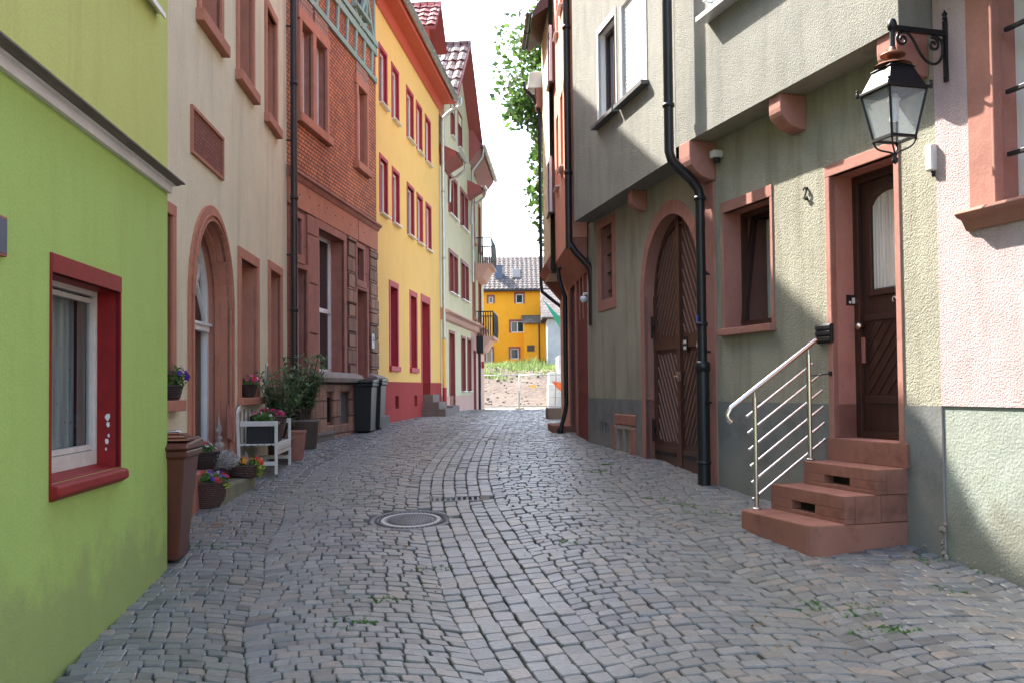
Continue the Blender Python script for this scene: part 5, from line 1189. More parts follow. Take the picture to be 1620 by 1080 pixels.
# ---- grey gate house
FT = Facade('R', 4.35, -.21, 15.0); uE = FT.uY(10.58)
H = FT.house(3); tag(H, 'grey plastered house with a large arched brown gate and a jettied upper floor', 'house')
zj2a = FT.uv(917, 345, JO)[1]; zj2b = FT.uv(1058, 257, JO)[1]; zjt = (zj2a + zj2b) / 2
zp2 = FT.uv(960, 630)[1]
gl = FT.uv(1022, 600)[0]; gre = uE - .02; zap = FT.uv(1064, 338)[1]
rg = (gl, gre, FT.ground(gl) - .12, zap); radg = (rg[1] - rg[0]) / 2; hg = radg * 1.0; zsg = zap - hg
smw = FT.rect(951, 362, 476, 968); hat = FT.rect(976, 671, 712, 1001)
wu1 = FT.rect(946.5, 48, 200, 974, JO); wu2 = FT.rect(983, -5, 167, 1021, JO)
zuw = (wu1[2] + wu2[2]) / 2; wu1 = (wu1[0], wu1[1], zuw, zuw + 1.28); wu2 = (wu2[0], wu2[1], zuw, zuw + 1.28)
mb = MB(); wall(mb, 0, uE, zp2, zjt + .02, [dict(r=rg, m=1, arch=(zsg, hg), d=.5, nb=1), dict(r=smw, m=1, d=.6)]); mb.build('wall', [M['grey'], M['sandrt']], H)
mb = MB(); wall(mb, 0, uE, zb, zp2 - .001, [dict(r=(rg[0], rg[1], rg[2], zp2 - .0015), m=1, d=.5, nt=1), dict(r=hat, m=0, d=.4)], y=-.008); mb.build('plinth', [M['plinth'], M['sandrt']], H)
mb = MB(); wall(mb, .38, uE + .05, zjt, zrt, [dict(r=wu1, m=2, d=.5), dict(r=wu2, m=2, d=.5)], y=-JO); mb.quad((.38, -JO, zjt), (.38, .1, zjt), (uE, .1, zjt), (uE, -JO, zjt), 0); mb.quad((.38, -JO, zjt), (.38, -JO, zrt), (.38, .1, zrt), (.38, .1, zjt), 0); body(mb, 0, uE, zb, zrt, 7, .02)
mb.build('upper_wall', [M['grey_up'], M['grey'], M['white']], H)
gr, gg, _ = gable_roof(H, 0, uE, zrt, 7, 45, 'roof', .35 + JO); gg.build('gable_wall', M['grey_up'], H)
# gate leaves with slanted mouldings
pts = arch_pts(rg[0], rg[1], zsg, hg, 0, 24); yd = .13; um = (rg[0] + rg[1]) / 2
def top_at(u, ins=0): 
    x = (u - um) / (radg - ins); return zsg + (hg - ins) * math.sqrt(max(0, 1 - x * x)) if abs(x) < 1 else zsg
G = MB(); vs = [(x, yd, z) for x, z in pts] + [(rg[1], yd, rg[2]), (rg[0], yd, rg[2])]; G.add(vs, [tuple(range(len(vs)))]); 
G.box(um - .045, um + .045, yd - .04, yd - .001, rg[2], zap - .03)
zmid0, zmid1 = FT.uv(1040, 553)[1], FT.uv(1040, 538)[1]
G.box(rg[0] + .02, um - .05, yd - .025, yd - .001, zmid0, zmid1); G.box(um + .05, rg[1] - .02, yd - .025, yd - .001, zmid0, zmid1)
G.box(rg[0] + .02, um - .05, yd - .025, yd - .001, rg[2], rg[2] + .30); G.box(um + .05, rg[1] - .02, yd - .025, yd - .001, rg[2], rg[2] + .30)
for ua, ub in ((rg[0] + .02, rg[0] + .10), (rg[1] - .10, rg[1] - .02)): G.box(ua, ub, yd - .024, yd - .001, rg[2] + .30, zsg)
gate = G.build('arched_gate', M['gate'], H)
S = MB()
def slant(x0, x1, z0, z1fn, slope, step, x_ins=.03):
    # slope>0: rises to the right
    zmin = z0 - abs(slope) * (x1 - x0) - .2; z = zmin
    while z < 5:
        seg = []
        for i in range(41):
            x = x0 + (x1 - x0) * i / 40; zz = z + (slope * (x - x0) if slope > 0 else -slope * (x1 - x)); 
            if z0 <= zz <= z1fn(x): seg.append((x, zz))
        if len(seg) > 2: S.bar((seg[0][0], yd - .006, seg[0][1]), (seg[-1][0], yd - .006, seg[-1][1]), .012, .011, 0, (0, 1, 0))
        z += step
lx0, lx1, rx0, rx1 = rg[0] + .13, um - .08, um + .08, rg[1] - .13
upf = lambda x: top_at(x, .12) - .02
slant(lx0, lx1, zmid1 + .04, upf, 1.5, .165); slant(rx0, rx1, zmid1 + .04, upf, -1.5, .165)
slant(lx0, lx1, rg[2] + .36, lambda x: zmid0 - .04, -1.5, .165); slant(rx0, rx1, rg[2] + .36, lambda x: zmid0 - .04, 1.5, .165)
S.build('slanted_moulding', M['gateline'], gate)
A = MB(); archring(A, arch_pts(rg[0] + .09, rg[1] - .09, zsg, hg - .09, 0, 24), arch_pts(rg[0] + .115, rg[1] - .115, zsg, hg - .115, 0, 24), yd - .03, yd - .001); A.build('arched_moulding', M['gate'], gate)
I = MB()
for z in (FT.uv(1030, 517)[1], rg[2] + .5):
    I.box(rg[0] - .05, rg[0] + .06, yd - .05, yd - .02, z - .02, z + .02); I.tube([(rg[0] + .03, yd - .05, z - .14), (rg[0] + .03, yd - .05, z + .14)], .014, 8)
I.bar((rg[0] + .06, yd - .035, rg[2] + .22), (rg[0] + .75, yd - .035, rg[2] + .22), .012, .05); I.bar((um + .1, yd - .035, rg[2] + .22), (rg[1] - .05, yd - .035, rg[2] + .22), .012, .05)
I.build('hinge', M['black'], gate)
K = MB(); K.box(um - .02, um + .06, yd - .06, yd - .04, EYE - .06 + (FT.uv(1062, 595)[1] - EYE), EYE + .06 + (FT.uv(1062, 595)[1] - EYE)); K.tube([(um - .03, yd - .085, FT.uv(1062, 595)[1]), (um + .08, yd - .085, FT.uv(1062, 595)[1])], .012, 8); K.build('gate_handle', M['steel'], gate)
lz = FT.uv(1080, 545)[1]; K = MB(); K.box(um + .13, um + .26, yd - .035, yd - .0255, lz - .09, lz + .10); pl_ = K.build('notice_plate', M['black'], gate); K = MB(); K.box(um + .15, um + .24, yd - .039, yd - .036, lz + .02, lz + .06); K.box(um + .15, um + .24, yd - .039, yd - .036, lz - .05, lz - .01); K.build('notice_label', M['lightgrey'], pl_)
S = MB(); po = arch_pts(rg[0] - .13, rg[1] + .13, zsg, hg + .17, 0, 24); archring(S, pts, po, -.02, .04); S.box(rg[0] - .13, rg[0], -.02, .04, rg[2] - .1, zsg)

S.build('gate_surround', M['sandrt'], gate, .006)
# small barred window
a, b, c, d = smw; wq = winframe(smw, .28, .04, .05, 1).build('window', M['dbrown'], H); g = MB(); g.box(a + .02, b - .02, .31, .315, c + .02, d - .02); g.build('pane', M['glass'], wq)
surround(smw, .16, .01, .04, lintel=.12, bottom=True).build('window_surround', M['sandrt'], wq, .006)
for k in range(4):
    s = MB(); z = c + (d - c) * (k + .5) / 4; s.bar((a + .01, .10, z), (b - .01, .10, z), .022, .022); s.bar((a + (b - a) * .5, .06, z), (a + (b - a) * .5, .14, z), .022, .022); s.build('bar', M['black'], wq)
s = MB(); s.tube([((a + b) / 2, .10, c), ((a + b) / 2, .10, d)], .012, 8); s.build('bar', M['black'], wq)
# upper windows
wq = window(H, wu1, -JO + .10, 'dbrown', .05, 2, (), 'glass'); a, b, c, d = wu1
s = MB(); s.box(a - .06, a, -JO - .012, -JO + .03, c, d); s.box(b, b + .03, -JO - .012, -JO + .03, c, d); s.box(a - .06, b + .03, -JO - .014, -JO + .03, d, d + .09); s.build('window_surround', M['white'], wq)
s = MB(); s.box(a - .10, b + .08, -JO - .10, -JO + .10, c - .05, c - .001); s.build('window_sill', M['cable'], wq)
wq = winframe(wu2, -JO + .06, .03, .05, 1).build('window', M['white'], H); a, b, c, d = wu2
s = MB(); n = 24
for k in range(n):
    z = c + .02 + (d - c - .02) * k / n; s.prismx([(-JO + .05, z), (-JO + .03, z + .006), (-JO + .03, z + (d - c) / n * .8), (-JO + .05, z + (d - c) / n)], a + .03, b - .03)
sh = s.build('roller_shutter', M['white'], wq); sh['label'] = 'closed white roller shutter'
s = MB(); s.box(a - .06, a, -JO - .012, -JO + .03, c, d); s.box(b, b + .04, -JO - .012, -JO + .03, c, d); s.build('window_surround', M['white'], wq)
s = MB(); s.box(a - .10, b + .08, -JO - .10, -JO + .10, c - .05, c - .001); s.build('window_sill', M['cable'], wq)
corbel(H, FT.uv(1009, 300, .1)[0], .14, zjt, .22, .27)
# cellar hatch
a, b, c, d = hat; s = MB(); s.box(a, b, .02, .04, c, d)
s.box(a, a + .05, -.02, .02, c, d); s.box(b - .05, b, -.02, .02, c, d); s.box(a, b, -.021, .02, d - .05, d); s.box((a + b) / 2 - .02, (a + b) / 2 + .02, -.02, .02, c, d - .05)
hq = s.build('cellar_hatch', M['statue'], H)
s = MB(); s.box(a - .13, a - .001, -.03, .05, c - .3, d); s.box(b, b + .16, -.04, .05, c - .3, d - .02); s.box(a - .05, b + .16, -.025, .05, d + .002, d + .16); s.build('hatch_surround', M['sandred'], hq, .02)
s = MB(); s.box(a - .14, b - .02, -.42, -.06, c - .13, c - .07); s.build('slab', M['step'], hq, .01)
s = MB(); s.box(a + .1, b - .04, -.36, -.08, c - .069, c - .03); s.build('cover_board', M['blackpl'], hq, .006)
# scratched letters on plinth
gu0, gzz = FT.uv(957, 672); s = MB()
for st in ([(-.20, .05), (-.20, -.1), (-.20, .02), (-.08, -.0), (-.1, .06), (-.08, -.12)], [(-.02, .04), (.02, .05)], [(.06, -.1), (.07, .04), (.07, -.02), (.14, .04)], [(.2, .03), (.2, -.09)], [(-.22, -.14), (-.1, -.15)]):
    s.tube([(gu0 + x, -.009, gzz + z) for x, z in st], .007, 4)
s.build('scratched_marks', M['cable'], H)
# wall lamp at corner
T = FT.thing('wall_lamp', .12, .02, FT.uv(926, 478, .1)[1]); tag(T, 'white glass wall lamp at the far corner of the gate house', 'lamp')
mb = MB(); mb.lathe([(0, 0), (.04, .01), (.055, .05), (.055, .08), (.035, .1), (0, .1)], (0, -.07, 0), 14); mb.build('globe', M['tube'], T); mb = MB(); mb.tube([(0, -.07, .1), (0, -.07, .14), (0, 0, .14)], .02, 8); mb.build('holder', M['lightgrey'], T)

# ---- big downpipe at the junction
T = FQ.thing('downspout', .22, .12, FQ.ground(.22, .12)); tag(T, 'large anthracite downpipe with a double bend beside the arched gate', 'downspout')
g0 = FQ.ground(.22, .12); zu = FQ.uv(1068, 205, JO + .1)[1] - g0; zl_ = FQ.uv(1107, 300, .12)[1] - g0
mb = MB(); mb.tube([(.0, 0, 1.35), (0, 0, zl_ - .08), (0, -.02, zl_), (0, -.10, zl_ + .10), (0, -.24, zl_ + .22), (0, -.33, zl_ + .30), (0, -.36, zl_ + .39), (0, -.36, zrt - g0)], .053, 16)
for z in (1.75, zl_ - .1): mb.lathe([(.056, -.02), (.066, -.02), (.066, .02), (.056, .02)], (0, 0, z), 16)
for z in (zl_ + .9, zl_ + 2.5): mb.lathe([(.056, -.02), (.066, -.02), (.066, .02), (.056, .02)], (0, -.36, z), 16)
mb.build('pipe', M['pipeg'], T)
mb = MB(); mb.tube([(0, 0, 0), (0, 0, 1.30)], .072, 16); mb.lathe([(.072, -.06), (.084, -.06), (.084, .03), (.06, .05)], (0, 0, 1.3), 16); mb.lathe([(.072, -.02), (.08, -.02), (.08, .02), (.072, .02)], (0, 0, .25), 16); mb.build('standpipe', M['pipeg'], T)
for z in (.9, 1.45, 2.3): 
    mb = MB(); mb.bar((0, .05, z), (0, .13, z), .02, .02); mb.box(.06, .10, -.01, .03, z - .015, z + .015); mb.build('pipe_clamp', M['black'], T)
sz = FQ.uv(1107, 506, .16)[1] - g0; mb = MB(); mb.lathe([(.0595, -.055), (.0595, .055)], (0, 0, sz), 16); mb.f = [f for i, f in enumerate(mb.f) if 8 <= i <= 12]; mb.m = mb.m[:len(mb.f)]; mb.sm = mb.sm[:len(mb.f)]; mb.build('blue_sticker', M['blue'], T)
mb = MB(); mb.lathe([(.0598, -.02), (.0598, .02)], (0, 0, sz), 16); mb.f = [f for i, f in enumerate(mb.f) if 9 <= i <= 10]; mb.m = mb.m[:len(mb.f)]; mb.sm = mb.sm[:len(mb.f)]; mb.build('sticker_mark', M['paper'], T)
sz = FQ.uv(1107, 545, .16)[1] - g0; mb = MB(); mb.lathe([(.0595, -.025), (.0595, .03)], (0, 0, sz), 16); mb.f = [f for i, f in enumerate(mb.f) if 10 <= i <= 11]; mb.m = mb.m[:len(mb.f)]; mb.sm = mb.sm[:len(mb.f)]; mb.build('white_sticker', M['paper'], T)

# ---- salmon house
FS = Facade('R', 1.77, -.038, 18.0); uE = FS.uY(15.0); H = FS.house(2); tag(H, 'salmon pink upper floor jettied over dark red roughcast ground floor', 'house')
so1 = .24; zsj = EYE + 2.35
dS = FS.rect(903, 440, 655, 911.5); dS = (dS[0] , dS[1], FS.ground(1), dS[3]); wS = FS.rect(918.5, 424, 508, 922.5)
mb = MB(); wall(mb, 0, uE, zb, zsj + .01, [dict(r=dS, m=1, d=.7), dict(r=wS, m=1, d=.4)]); mb.quad((0, -so1, zsj), (0, 0, zsj), (uE + .12, 0, zsj), (uE + .12, -so1, zsj), 1); mb.build('wall', [M['maroon'], M['sandred']], H)
u0s = -.0
wt = [FS.rect(*q, so1) for q in ((886, 155, 275, 890), (879.5, 190, 305, 883), (885.0, -60, 27, 889), (879, -40, 68, 882))]
wt = [r for r in wt]
mb = MB(); wall(mb, 0, uE + .12, zsj, EYE + 10, [dict(r=r, m=1, d=.35) for r in wt], y=-so1); mb.quad((uE + .12, -so1, zsj), (uE + .12, 0, zsj), (uE + .12, 0, EYE + 10), (uE + .12, -so1, EYE + 10)); mb.quad((0, -so1, zsj), (0, -so1, EYE + 10), (0, .2, EYE + 10), (0, .2, zsj)); body(mb, 0, uE, zb, EYE + 10, 6.5, .03)
mb.build('upper_wall', [M['salmon'], M['salmon']], H)
for r in wt: window(H, r, -so1 + .24, 'dbrown', .04, 1, (), 'glass', None, None, ('alu', .04, .07, .03, -so1))
a, b, c, d = dS; mb = MB(); mb.box(a, b, .35, .4, c, d); q = mb.build('door', M['dbrown'], H); surround(dS, .14, .03, .04).build('door_surround', M['sandrt'], q, .006)
window(H, wS, .15, 'dbrown', .03, 1, (), 'glass', None, ('sandred', .1, .02))
mb = MB(); mb.prismx([(0, zsj - .005), (-so1, zsj - .005), (-.02, zsj - .55)], 0, uE + .12); mb.build('cove', M['sandred'], H)
gable_roof(H, 0, uE, EYE + 10, 6.5, 45, 'roof', .4)[1].build('gable_wall', M['salmon'], H)
T = FS.thing('downspout', uE + .22, so1 + .06, zsj - .2); tag(T, 'long dark brown downpipe on the salmon house corner', 'downspout')
mb = MB(); mb.tube([(0, 0, .0), (0, -.0, 8)], .055, 12); mb.tube([(0.0, .35, -.55), (0, .33, -.3), (0, .1, -.05), (0, 0, .1)], .055, 12); mb.tube([(0, .35, -.5), (0, .35, -1.2)], .055, 12); mb.build('pipe', M['pipe'], T)
for z in (1.2, 3.5, 5.5): 
    mb = MB(); mb.lathe([(.05, -.03), (.068, -.03), (.068, .03), (.05, .03)], (0, 0, z), 12); mb.build('pipe_clamp', M['pipe'], T)
up, zp = FS.uv(896, 640, .12); gS = FS.ground(up, .12); zt_ = FS.uv(886, 421, .22)[1]
T = FS.thing('downspout', up, .12, gS); tag(T, 'thin crooked dark downpipe under the salmon jetty', 'downspout')
hh = zt_ - gS; mb = MB(); mb.tube([(.05, -.12, 0), (.04, -.1, .12), (0, -.02, .4), (0, 0, .55), (0, 0, hh - .55), (-.02, -.04, hh - .45), (-.1, -.10, hh - .2), (-.12, -.11, hh - .02), (-.02, .02, hh + .02)], .04, 10); mb.lathe([(.04, 0), (.055, 0), (.055, .08), (.04, .1)], (.05, -.12, 0), 10); mb.build('pipe', M['pipeg'], T)
# ---- last house on the right
FZ = Facade('R', 1.77, -.038, 19.8); uE = FZ.uY(18.0); H = FZ.house(1); tag(H, 'narrow cream house end with a dark eave high above the lane on the right', 'house')
so2 = .33; zz2 = EYE + 2.15
wz_ = [FZ.rect(866.5, 60, 145, 869.5, so2), FZ.rect(866.5, 262, 345, 869.5, so2)]
mb = MB(); wall(mb, 0, uE, zb, zz2, [dict(r=(.6, 1.2, EYE - .2, EYE + 1.6), m=1, d=.3)], mf=2); mb.quad((0, -so2, zz2), (0, .1, zz2), (uE, .1, zz2), (uE, -so2, zz2), 0)
wall(mb, 0, uE, zz2, EYE + 9.0, [dict(r=r, m=1, d=.3) for r in wz_], y=-so2); mb.quad((0, -so2, zz2), (0, -so2, EYE + 9), (0, .2, EYE + 9), (0, .2, zz2), 0); body(mb, 0, uE, zb, EYE + 9.0, 6.5, .03)
mb.build('wall', [M['cream'], M['sandred'], M['palepink']], H)
window(H, (.6, 1.2, EYE - .2, EYE + 1.6), .1, 'dbrown', .04, 1, (), 'glass')
for r in wz_: window(H, r, -so2 + .12, 'dbrown', .05, 1, (), 'glass', None, ('white', .05, .01, .06, -so2), ('dbrown', .05, .04, .04, -so2))
mb = MB(); mb.prismx([(-so2, zz2 + .02), (-so2 - .1, zz2 + .2), (-so2, zz2 + .35)], 0, uE); mb.prismx([(.1, zz2 - .5), (-so2, zz2 - .001), (.1, zz2 - .001)], .1, .35); mb.build('bracket', M['sandrt'], H)
ze = EYE + 7.15
mb = MB(); mb.prismx([(-so2, ze + .1), (-so2 - .30, ze - .1), (-so2 - .30, ze), (-so2, ze + .5)], -.05, uE + .1); mb.prismx([(-so2, EYE + 9), (3, EYE + 12), (6.5, EYE + 9)], 0, uE); rf = mb.build('roof', M['dbrown'], H)
mb = MB(); gutter(mb, -.1, uE + .1, -so2 - .36, ze + .02, .06); mb.build('gutter', M['pipeg'], rf)
mb = MB(); mb.prismx([(-so2 - .30, EYE + 6.3), (-so2 - .26, EYE + 6.62), (.5, EYE + 6.75), (.5, EYE + 6.3)], -.5, -.02); e_ = mb.build('lean_to_roof', M['blue'] if 0 else M['alu'], H)
mb = MB(); mb.box(-.45, -.01, -so2 - .12, .6, EYE + 5.9, EYE + 6.3); mb.build('side_wall', M['sandrt'], H)
T = FZ.thing('downspout', -.15, so2 + .05, zz2 - .3); tag(T, 'slender grey downpipe at the far end of the right-hand houses', 'downspout')
hz = EYE + 6.5 - zz2 + .3; mb = MB(); mb.tube([(.1, .5, -.25), (.05, .25, -.05), (0, .02, .15), (0, 0, .3), (0, 0, hz - .7), (-.02, -.03, hz - .55), (-.1, -.12, hz - .35), (-.12, -.3, hz - .15), (-.12, -.3, hz)], .038, 10); mb.build('pipe', M['pipeg'], T)
# door slabs on the far right
def block(name, px0, pxr, pytop, pybot, dy, label, mat='slate', cat='step', h=None):
    p0 = gp(px0, pybot); p1 = gp(pxr, pybot); h = h or (pybot - pytop) / FPX * p0.y
    T = empty(name, ((p0.x + p1.x) / 2, p0.y + dy / 2, p0.z), .03, 0); tag(T, label, cat)
    mb = MB(); wv = (p1.x - p0.x) / 2; mb.box(-wv, wv, -dy / 2, dy / 2, -.1, h); mb.build('slab', M[mat], T, .015); return T
block('door_step', 872, 915, 668, 685, 1.3, 'flat red stone slab before the far right doorway', 'step', h=.14)
block('door_step', 866, 892, 645, 663, .9, 'dark stone step block nearest the far right wall end', 'slate')
block('door_step', 903, 918, 654, 668, .9, 'small raised red doorstep against the maroon wall', 'step')

# ================================================================ far end: site, orange house, tree
def site():
    rnd = random.Random(4); mb = MB(); nx, ny = 60, 60
    def hz(x, y):
        z = EYE - 1.25
        f = max(0, min(1, (y - 56) / 16)); f = f * f * (3 - 2 * f)
        z += f * 2.6 + max(0, min(1, (y - 72) / 12)) * .35
        return z + f * (.35 * math.sin(x * .9 + y * .4) * math.cos(y * .7) + rnd.uniform(-.12, .12))
    for j in range(ny + 1):
        for i in range(nx + 1):
            x = -22 + 50 * i / nx; y = 46 + 60 * j / ny; mb.v.append((x, y, hz(x, y)))
    for j in range(ny):
        for i in range(nx):
            a = j * (nx + 1) + i; mb.f.append((a, a + 1, a + nx + 2, a + nx + 1)); mb.m.append(0); mb.sm.append(True)
    o = mb.build('terrain', M['dirt'], recenter=False); tag(o, kind='structure')
    mb = MB(); n = 12
    for j in range(13):
        for i in range(n + 1):
            mb.v.append((-14 + 34 * i / n, 40.2 + 17 * j / 12, EYE - 1.0 - .02 * j + .02 * math.sin(i * 2 + j) + .02))
    for j in range(12):
        for i in range(n):
            a = j * (n + 1) + i; mb.f.append((a, a + 1, a + n + 2, a + n + 1)); mb.m.append(0); mb.sm.append(True)
    o = mb.build('gravel', M['sandy'], recenter=False); tag(o, kind='structure')
    # rubble scattered on the mound
    mb = MB()
    for k in range(200):
        x = rnd.uniform(-6, 7); y = rnd.uniform(57, 71); s = rnd.uniform(.03, .10); z = hz(x, y)
        mb.lathe([(0, -s), (s * rnd.uniform(.8, 1.3), -s * .2), (s * .7, s * .7), (0, s)], (x, y, z), 6, 0, rnd.uniform(.8, 1.6), rnd.uniform(.7, 1.2), False)
    o = mb.build('rubble', M['dirt'], recenter=False); tag(o, 'pale stones strewn over the earth mound behind the fence', 'rubble', kind='stuff')
    mb = MB()
    for k in range(12000):
        y = rnd.uniform(66.5, 84); x = rnd.uniform(-7, 7); 
        if y < 72.5 and rnd.random() < .55 + .3 * math.sin(x * 1.3): continue
        z = hz(x, y) - .05; h = rnd.uniform(.15, .5) * (1.6 if (x > 1.5 and y > 76) else 1) * (1 + .5 * math.sin(x * 2.3 + y)); a = rnd.uniform(0, 6.28); wv = .05; lx, ly = rnd.uniform(-.25, .25), rnd.uniform(-.25, .25)
        mb.add([(x - wv * math.cos(a), y - wv * math.sin(a), z), (x + wv * math.cos(a), y + wv * math.sin(a), z), (x + lx, y + ly, z + h)], [(0, 1, 2)])
    o = mb.build('grass', M['grass'], recenter=False); tag(o, 'bright tall grass on top of the earth mound', 'grass', kind='stuff')
site()
# orange house, frontal
YO = 86.0
def P86(px, py, Y=YO): d = ray(px, py); t = Y / d.y; return d.x * t, EYE + d.z * t
xl_, ze_ = P86(755, 461); xr_, _ = P86(868, 459); _, zbo = P86(800, 577); _, zrg = P86(800, 407, YO + 3.6)
xl_ -= 1.5
H = empty('farmhouse', ((xl_ + xr_) / 2, YO, zbo - 1), 0, zbo - 1); H.location.x = 0; tag(H, 'bright orange house with a grey tiled roof closing the view at the end', 'house')
def w86(xa, ya, xb, yb): x0, z1 = P86(xa, ya); x1, z0 = P86(xb, yb); return (x0, x1, z0, z1)
ws = [w86(773, 469.5, 780, 480), w86(816, 465.5, 827.5, 480), w86(808, 508.5, 829, 526), w86(769, 551, 779, 574), w86(807.5, 551, 820.5, 567.5)]
ro = YO
mb = MB(); 
def wallY(mb, x0, x1, z0, z1, holes, Y): 
    m2 = MB(); wall(m2, x0, x1, z0, z1, holes); mb.add([(v[0], v[1], v[2]) for v in m2.v], m2.f); 
wall(mb, xl_, xr_, zbo - 2, ze_, [dict(r=r, m=1, d=.4) for r in ws]); body(mb, xl_, xr_, zbo - 2, ze_, 9)
mb.build('wall', [M['orange'], M['verge']], H)
for r in ws: window(H, r, .1, 'white', .08, 2 if r[1] - r[0] > .9 else 1, (), 'glass', ('greycurt',), ('verge', .16, .05))
mb = MB(); mb.prismx([(-.5, ze_ - .05), (-.5, ze_ + .12), (4.5, zrg + .12), (9.5, ze_ + .12), (9.5, ze_ - .05)], xl_ - .4, xr_ + 3.5)
tile_rows(mb, xl_ - .4, xr_ + 3.5, -.5, ze_ + .13, 4.5, zrg + .13, .42, .42, 0, .05)
rf = mb.build('roof', M['roof'], H)
cx0, cz1_ = P86(783, 421, YO + 1.0); cx1, cz0_ = P86(795, 455, YO + 1.0); mb = MB(); mb.box(cx0, cx1, 1.0, 1.8, cz0_ - .6, cz1_); mb.box(cx0 - .05, cx1 + .05, .95, 1.85, cz1_, cz1_ + .08); mb.build('chimney', M['bluegrey'], rf)
sx0, sz1 = P86(810, 429, YO + 2); sx1, sz0 = P86(823, 442, YO + 2); slp = (zrg - ze_) / 5.0
def rz_(y): return ze_ + .30 + (y + .5) * slp
mb = MB(); q0, q1 = 1.0, 2.3
mb.add([(sx0, q0, rz_(q0)), (sx1, q0, rz_(q0)), (sx1, q1, rz_(q1)), (sx0, q1, rz_(q1))] + [(sx0, q0, rz_(q0) - .3), (sx1, q0, rz_(q0) - .3), (sx1, q1, rz_(q1) - .3), (sx0, q1, rz_(q1) - .3)], [(0, 1, 2, 3), (0, 4, 5, 1), (1, 5, 6, 2), (2, 6, 7, 3), (3, 7, 4, 0)]); sk = mb.build('skylight', M['cable'], rf)
mb = MB(); mb.add([(sx0 + .08, q0 + .1, rz_(q0 + .1) + .02), (sx1 - .08, q0 + .1, rz_(q0 + .1) + .02), (sx1 - .08, q1 - .1, rz_(q1 - .1) + .02), (sx0 + .08, q1 - .1, rz_(q1 - .1) + .02)], [(0, 1, 2, 3)]); mb.build('skylight_glass', M['glass'], sk)
ex0, ez1 = P86(828.5, 512); ex1, _ = P86(868, 512); _, ez0 = P86(840, 577)
mb = MB(); mb.box(ex0, ex1, -1.6, -.001, ez0 - 1.5, ez1 - .05); ext_ = mb.build('extension', M['orange'], H)
mb = MB(); mb.prismx([(-1.9, ez1 - .15), (-1.9, ez1 - .0), (-.0, ez1 + .75), (-.0, ez1 + .6)], ex0 - .2, ex1); mb.build('extension_roof', M['roofmoss'], ext_)
w_ = w86(833.5, 547, 845, 556.5); mb = MB(); mb.box(w_[0], w_[1], -1.64, -1.6, w_[2], w_[3]); mb.build('extension_window', M['dbrown'], ext_)
mb = MB(); xx = P86(852, 520)[0]; mb.tube([(xx, -1.68, ez0 - .5), (xx, -1.68, ez1 - .1)], .06, 8); mb.tube([(P86(759, 520)[0], -.1, ez0 - .5), (P86(759, 520)[0], -.1, ze_ - .1)], .06, 8); mb.tube([(xl_, -.5, ze_ - .02), (xr_ + 2, -.5, ze_ - .02)], .09, 8); mb.build('downspout', M['pipe'], ext_)
# pale neighbour wall right, concrete walls
T = empty('side_building', (P86(876, 500, 80)[0] + 1.2, 80, 1.0), 0, 0); tag(T, 'pale weathered building with dark roof to the right of the orange house', 'building')
mb = MB(); mb.box(-1.75, 4, 0, 6, -2, EYE + 5.9 - 1.0 + .2); mb.build('wall', M['concrete'], T)
mb = MB(); mb.prismx([(-.3, 6.4), (-.3, 6.55), (4, 9.3), (6.3, 6.4)], -2.2, 4.3); mb.build('roof', M['roof'], T)
T = empty('retaining_wall', (P86(876, 600, 60)[0], 58, EYE - 1.5), 0, 0); tag(T, 'stepped old concrete wall standing on the site beyond the lane', 'wall')
mb = MB(); mb.box(-.35, 3, 0, 3, 0, 2.4); mb.box(-.5, 3, -1.2, -.001, 0, 1.7); mb.box(.2, 3, .2, 3, 2.4, 3.4)
for z in (.9, 1.35): mb.box(-.3, 3, -1.26, -1.2, z, z + .12)
mb.build('wall', M['concrete'], T, .04)
gx, gz_ = P86(881, 495, 50); T = empty('safety_net', (gx, 50, gz_), 0, 0); tag(T, 'taut green safety net corner beside the last right house', 'net')
mb = MB(); vs = []
for i in range(9):
    for j in range(9):
        f, g_ = i / 8, j / 8; x = -.75 + f * (.9); z = .75 - f * 1.0 * 1 - g_ * (f) * .55; vs.append((x, .05 * math.sin(f * 5 + g_ * 3), z))
mb.add(vs, [(i * 9 + j, (i + 1) * 9 + j, (i + 1) * 9 + j + 1, i * 9 + j + 1) for i in range(8) for j in range(8)]); sn = mb.build('net', M['greennet'], T); md = sn.modifiers.new('thickness', 'SOLIDIFY'); md.thickness = .01
# tarp and tripod warning
ox, oz = P86(881, 610, 45); T = empty('orange_flag', (ox, 45, oz - .5), 0, 0); tag(T, 'orange triangular warning flag by the concrete wall', 'flag')
mb = MB(); mb.add([(-.25, 0, .75), (.25, 0, .65), (.25, 0, .2), (-.05, 0, .45), (-.25, .02, .75), (.25, .02, .65), (.25, .02, .2), (-.05, .02, .45)], [(0, 1, 2, 3), (7, 6, 5, 4), (0, 4, 5, 1), (1, 5, 6, 2), (2, 6, 7, 3), (3, 7, 4, 0)]); mb.build('cloth', M['orangepl'], T); mb = MB(); mb.tube([(-.12, 0, -.9), (-.02, 0, 1.3)], .02, 6); mb.build('pole', M['copper'], T)
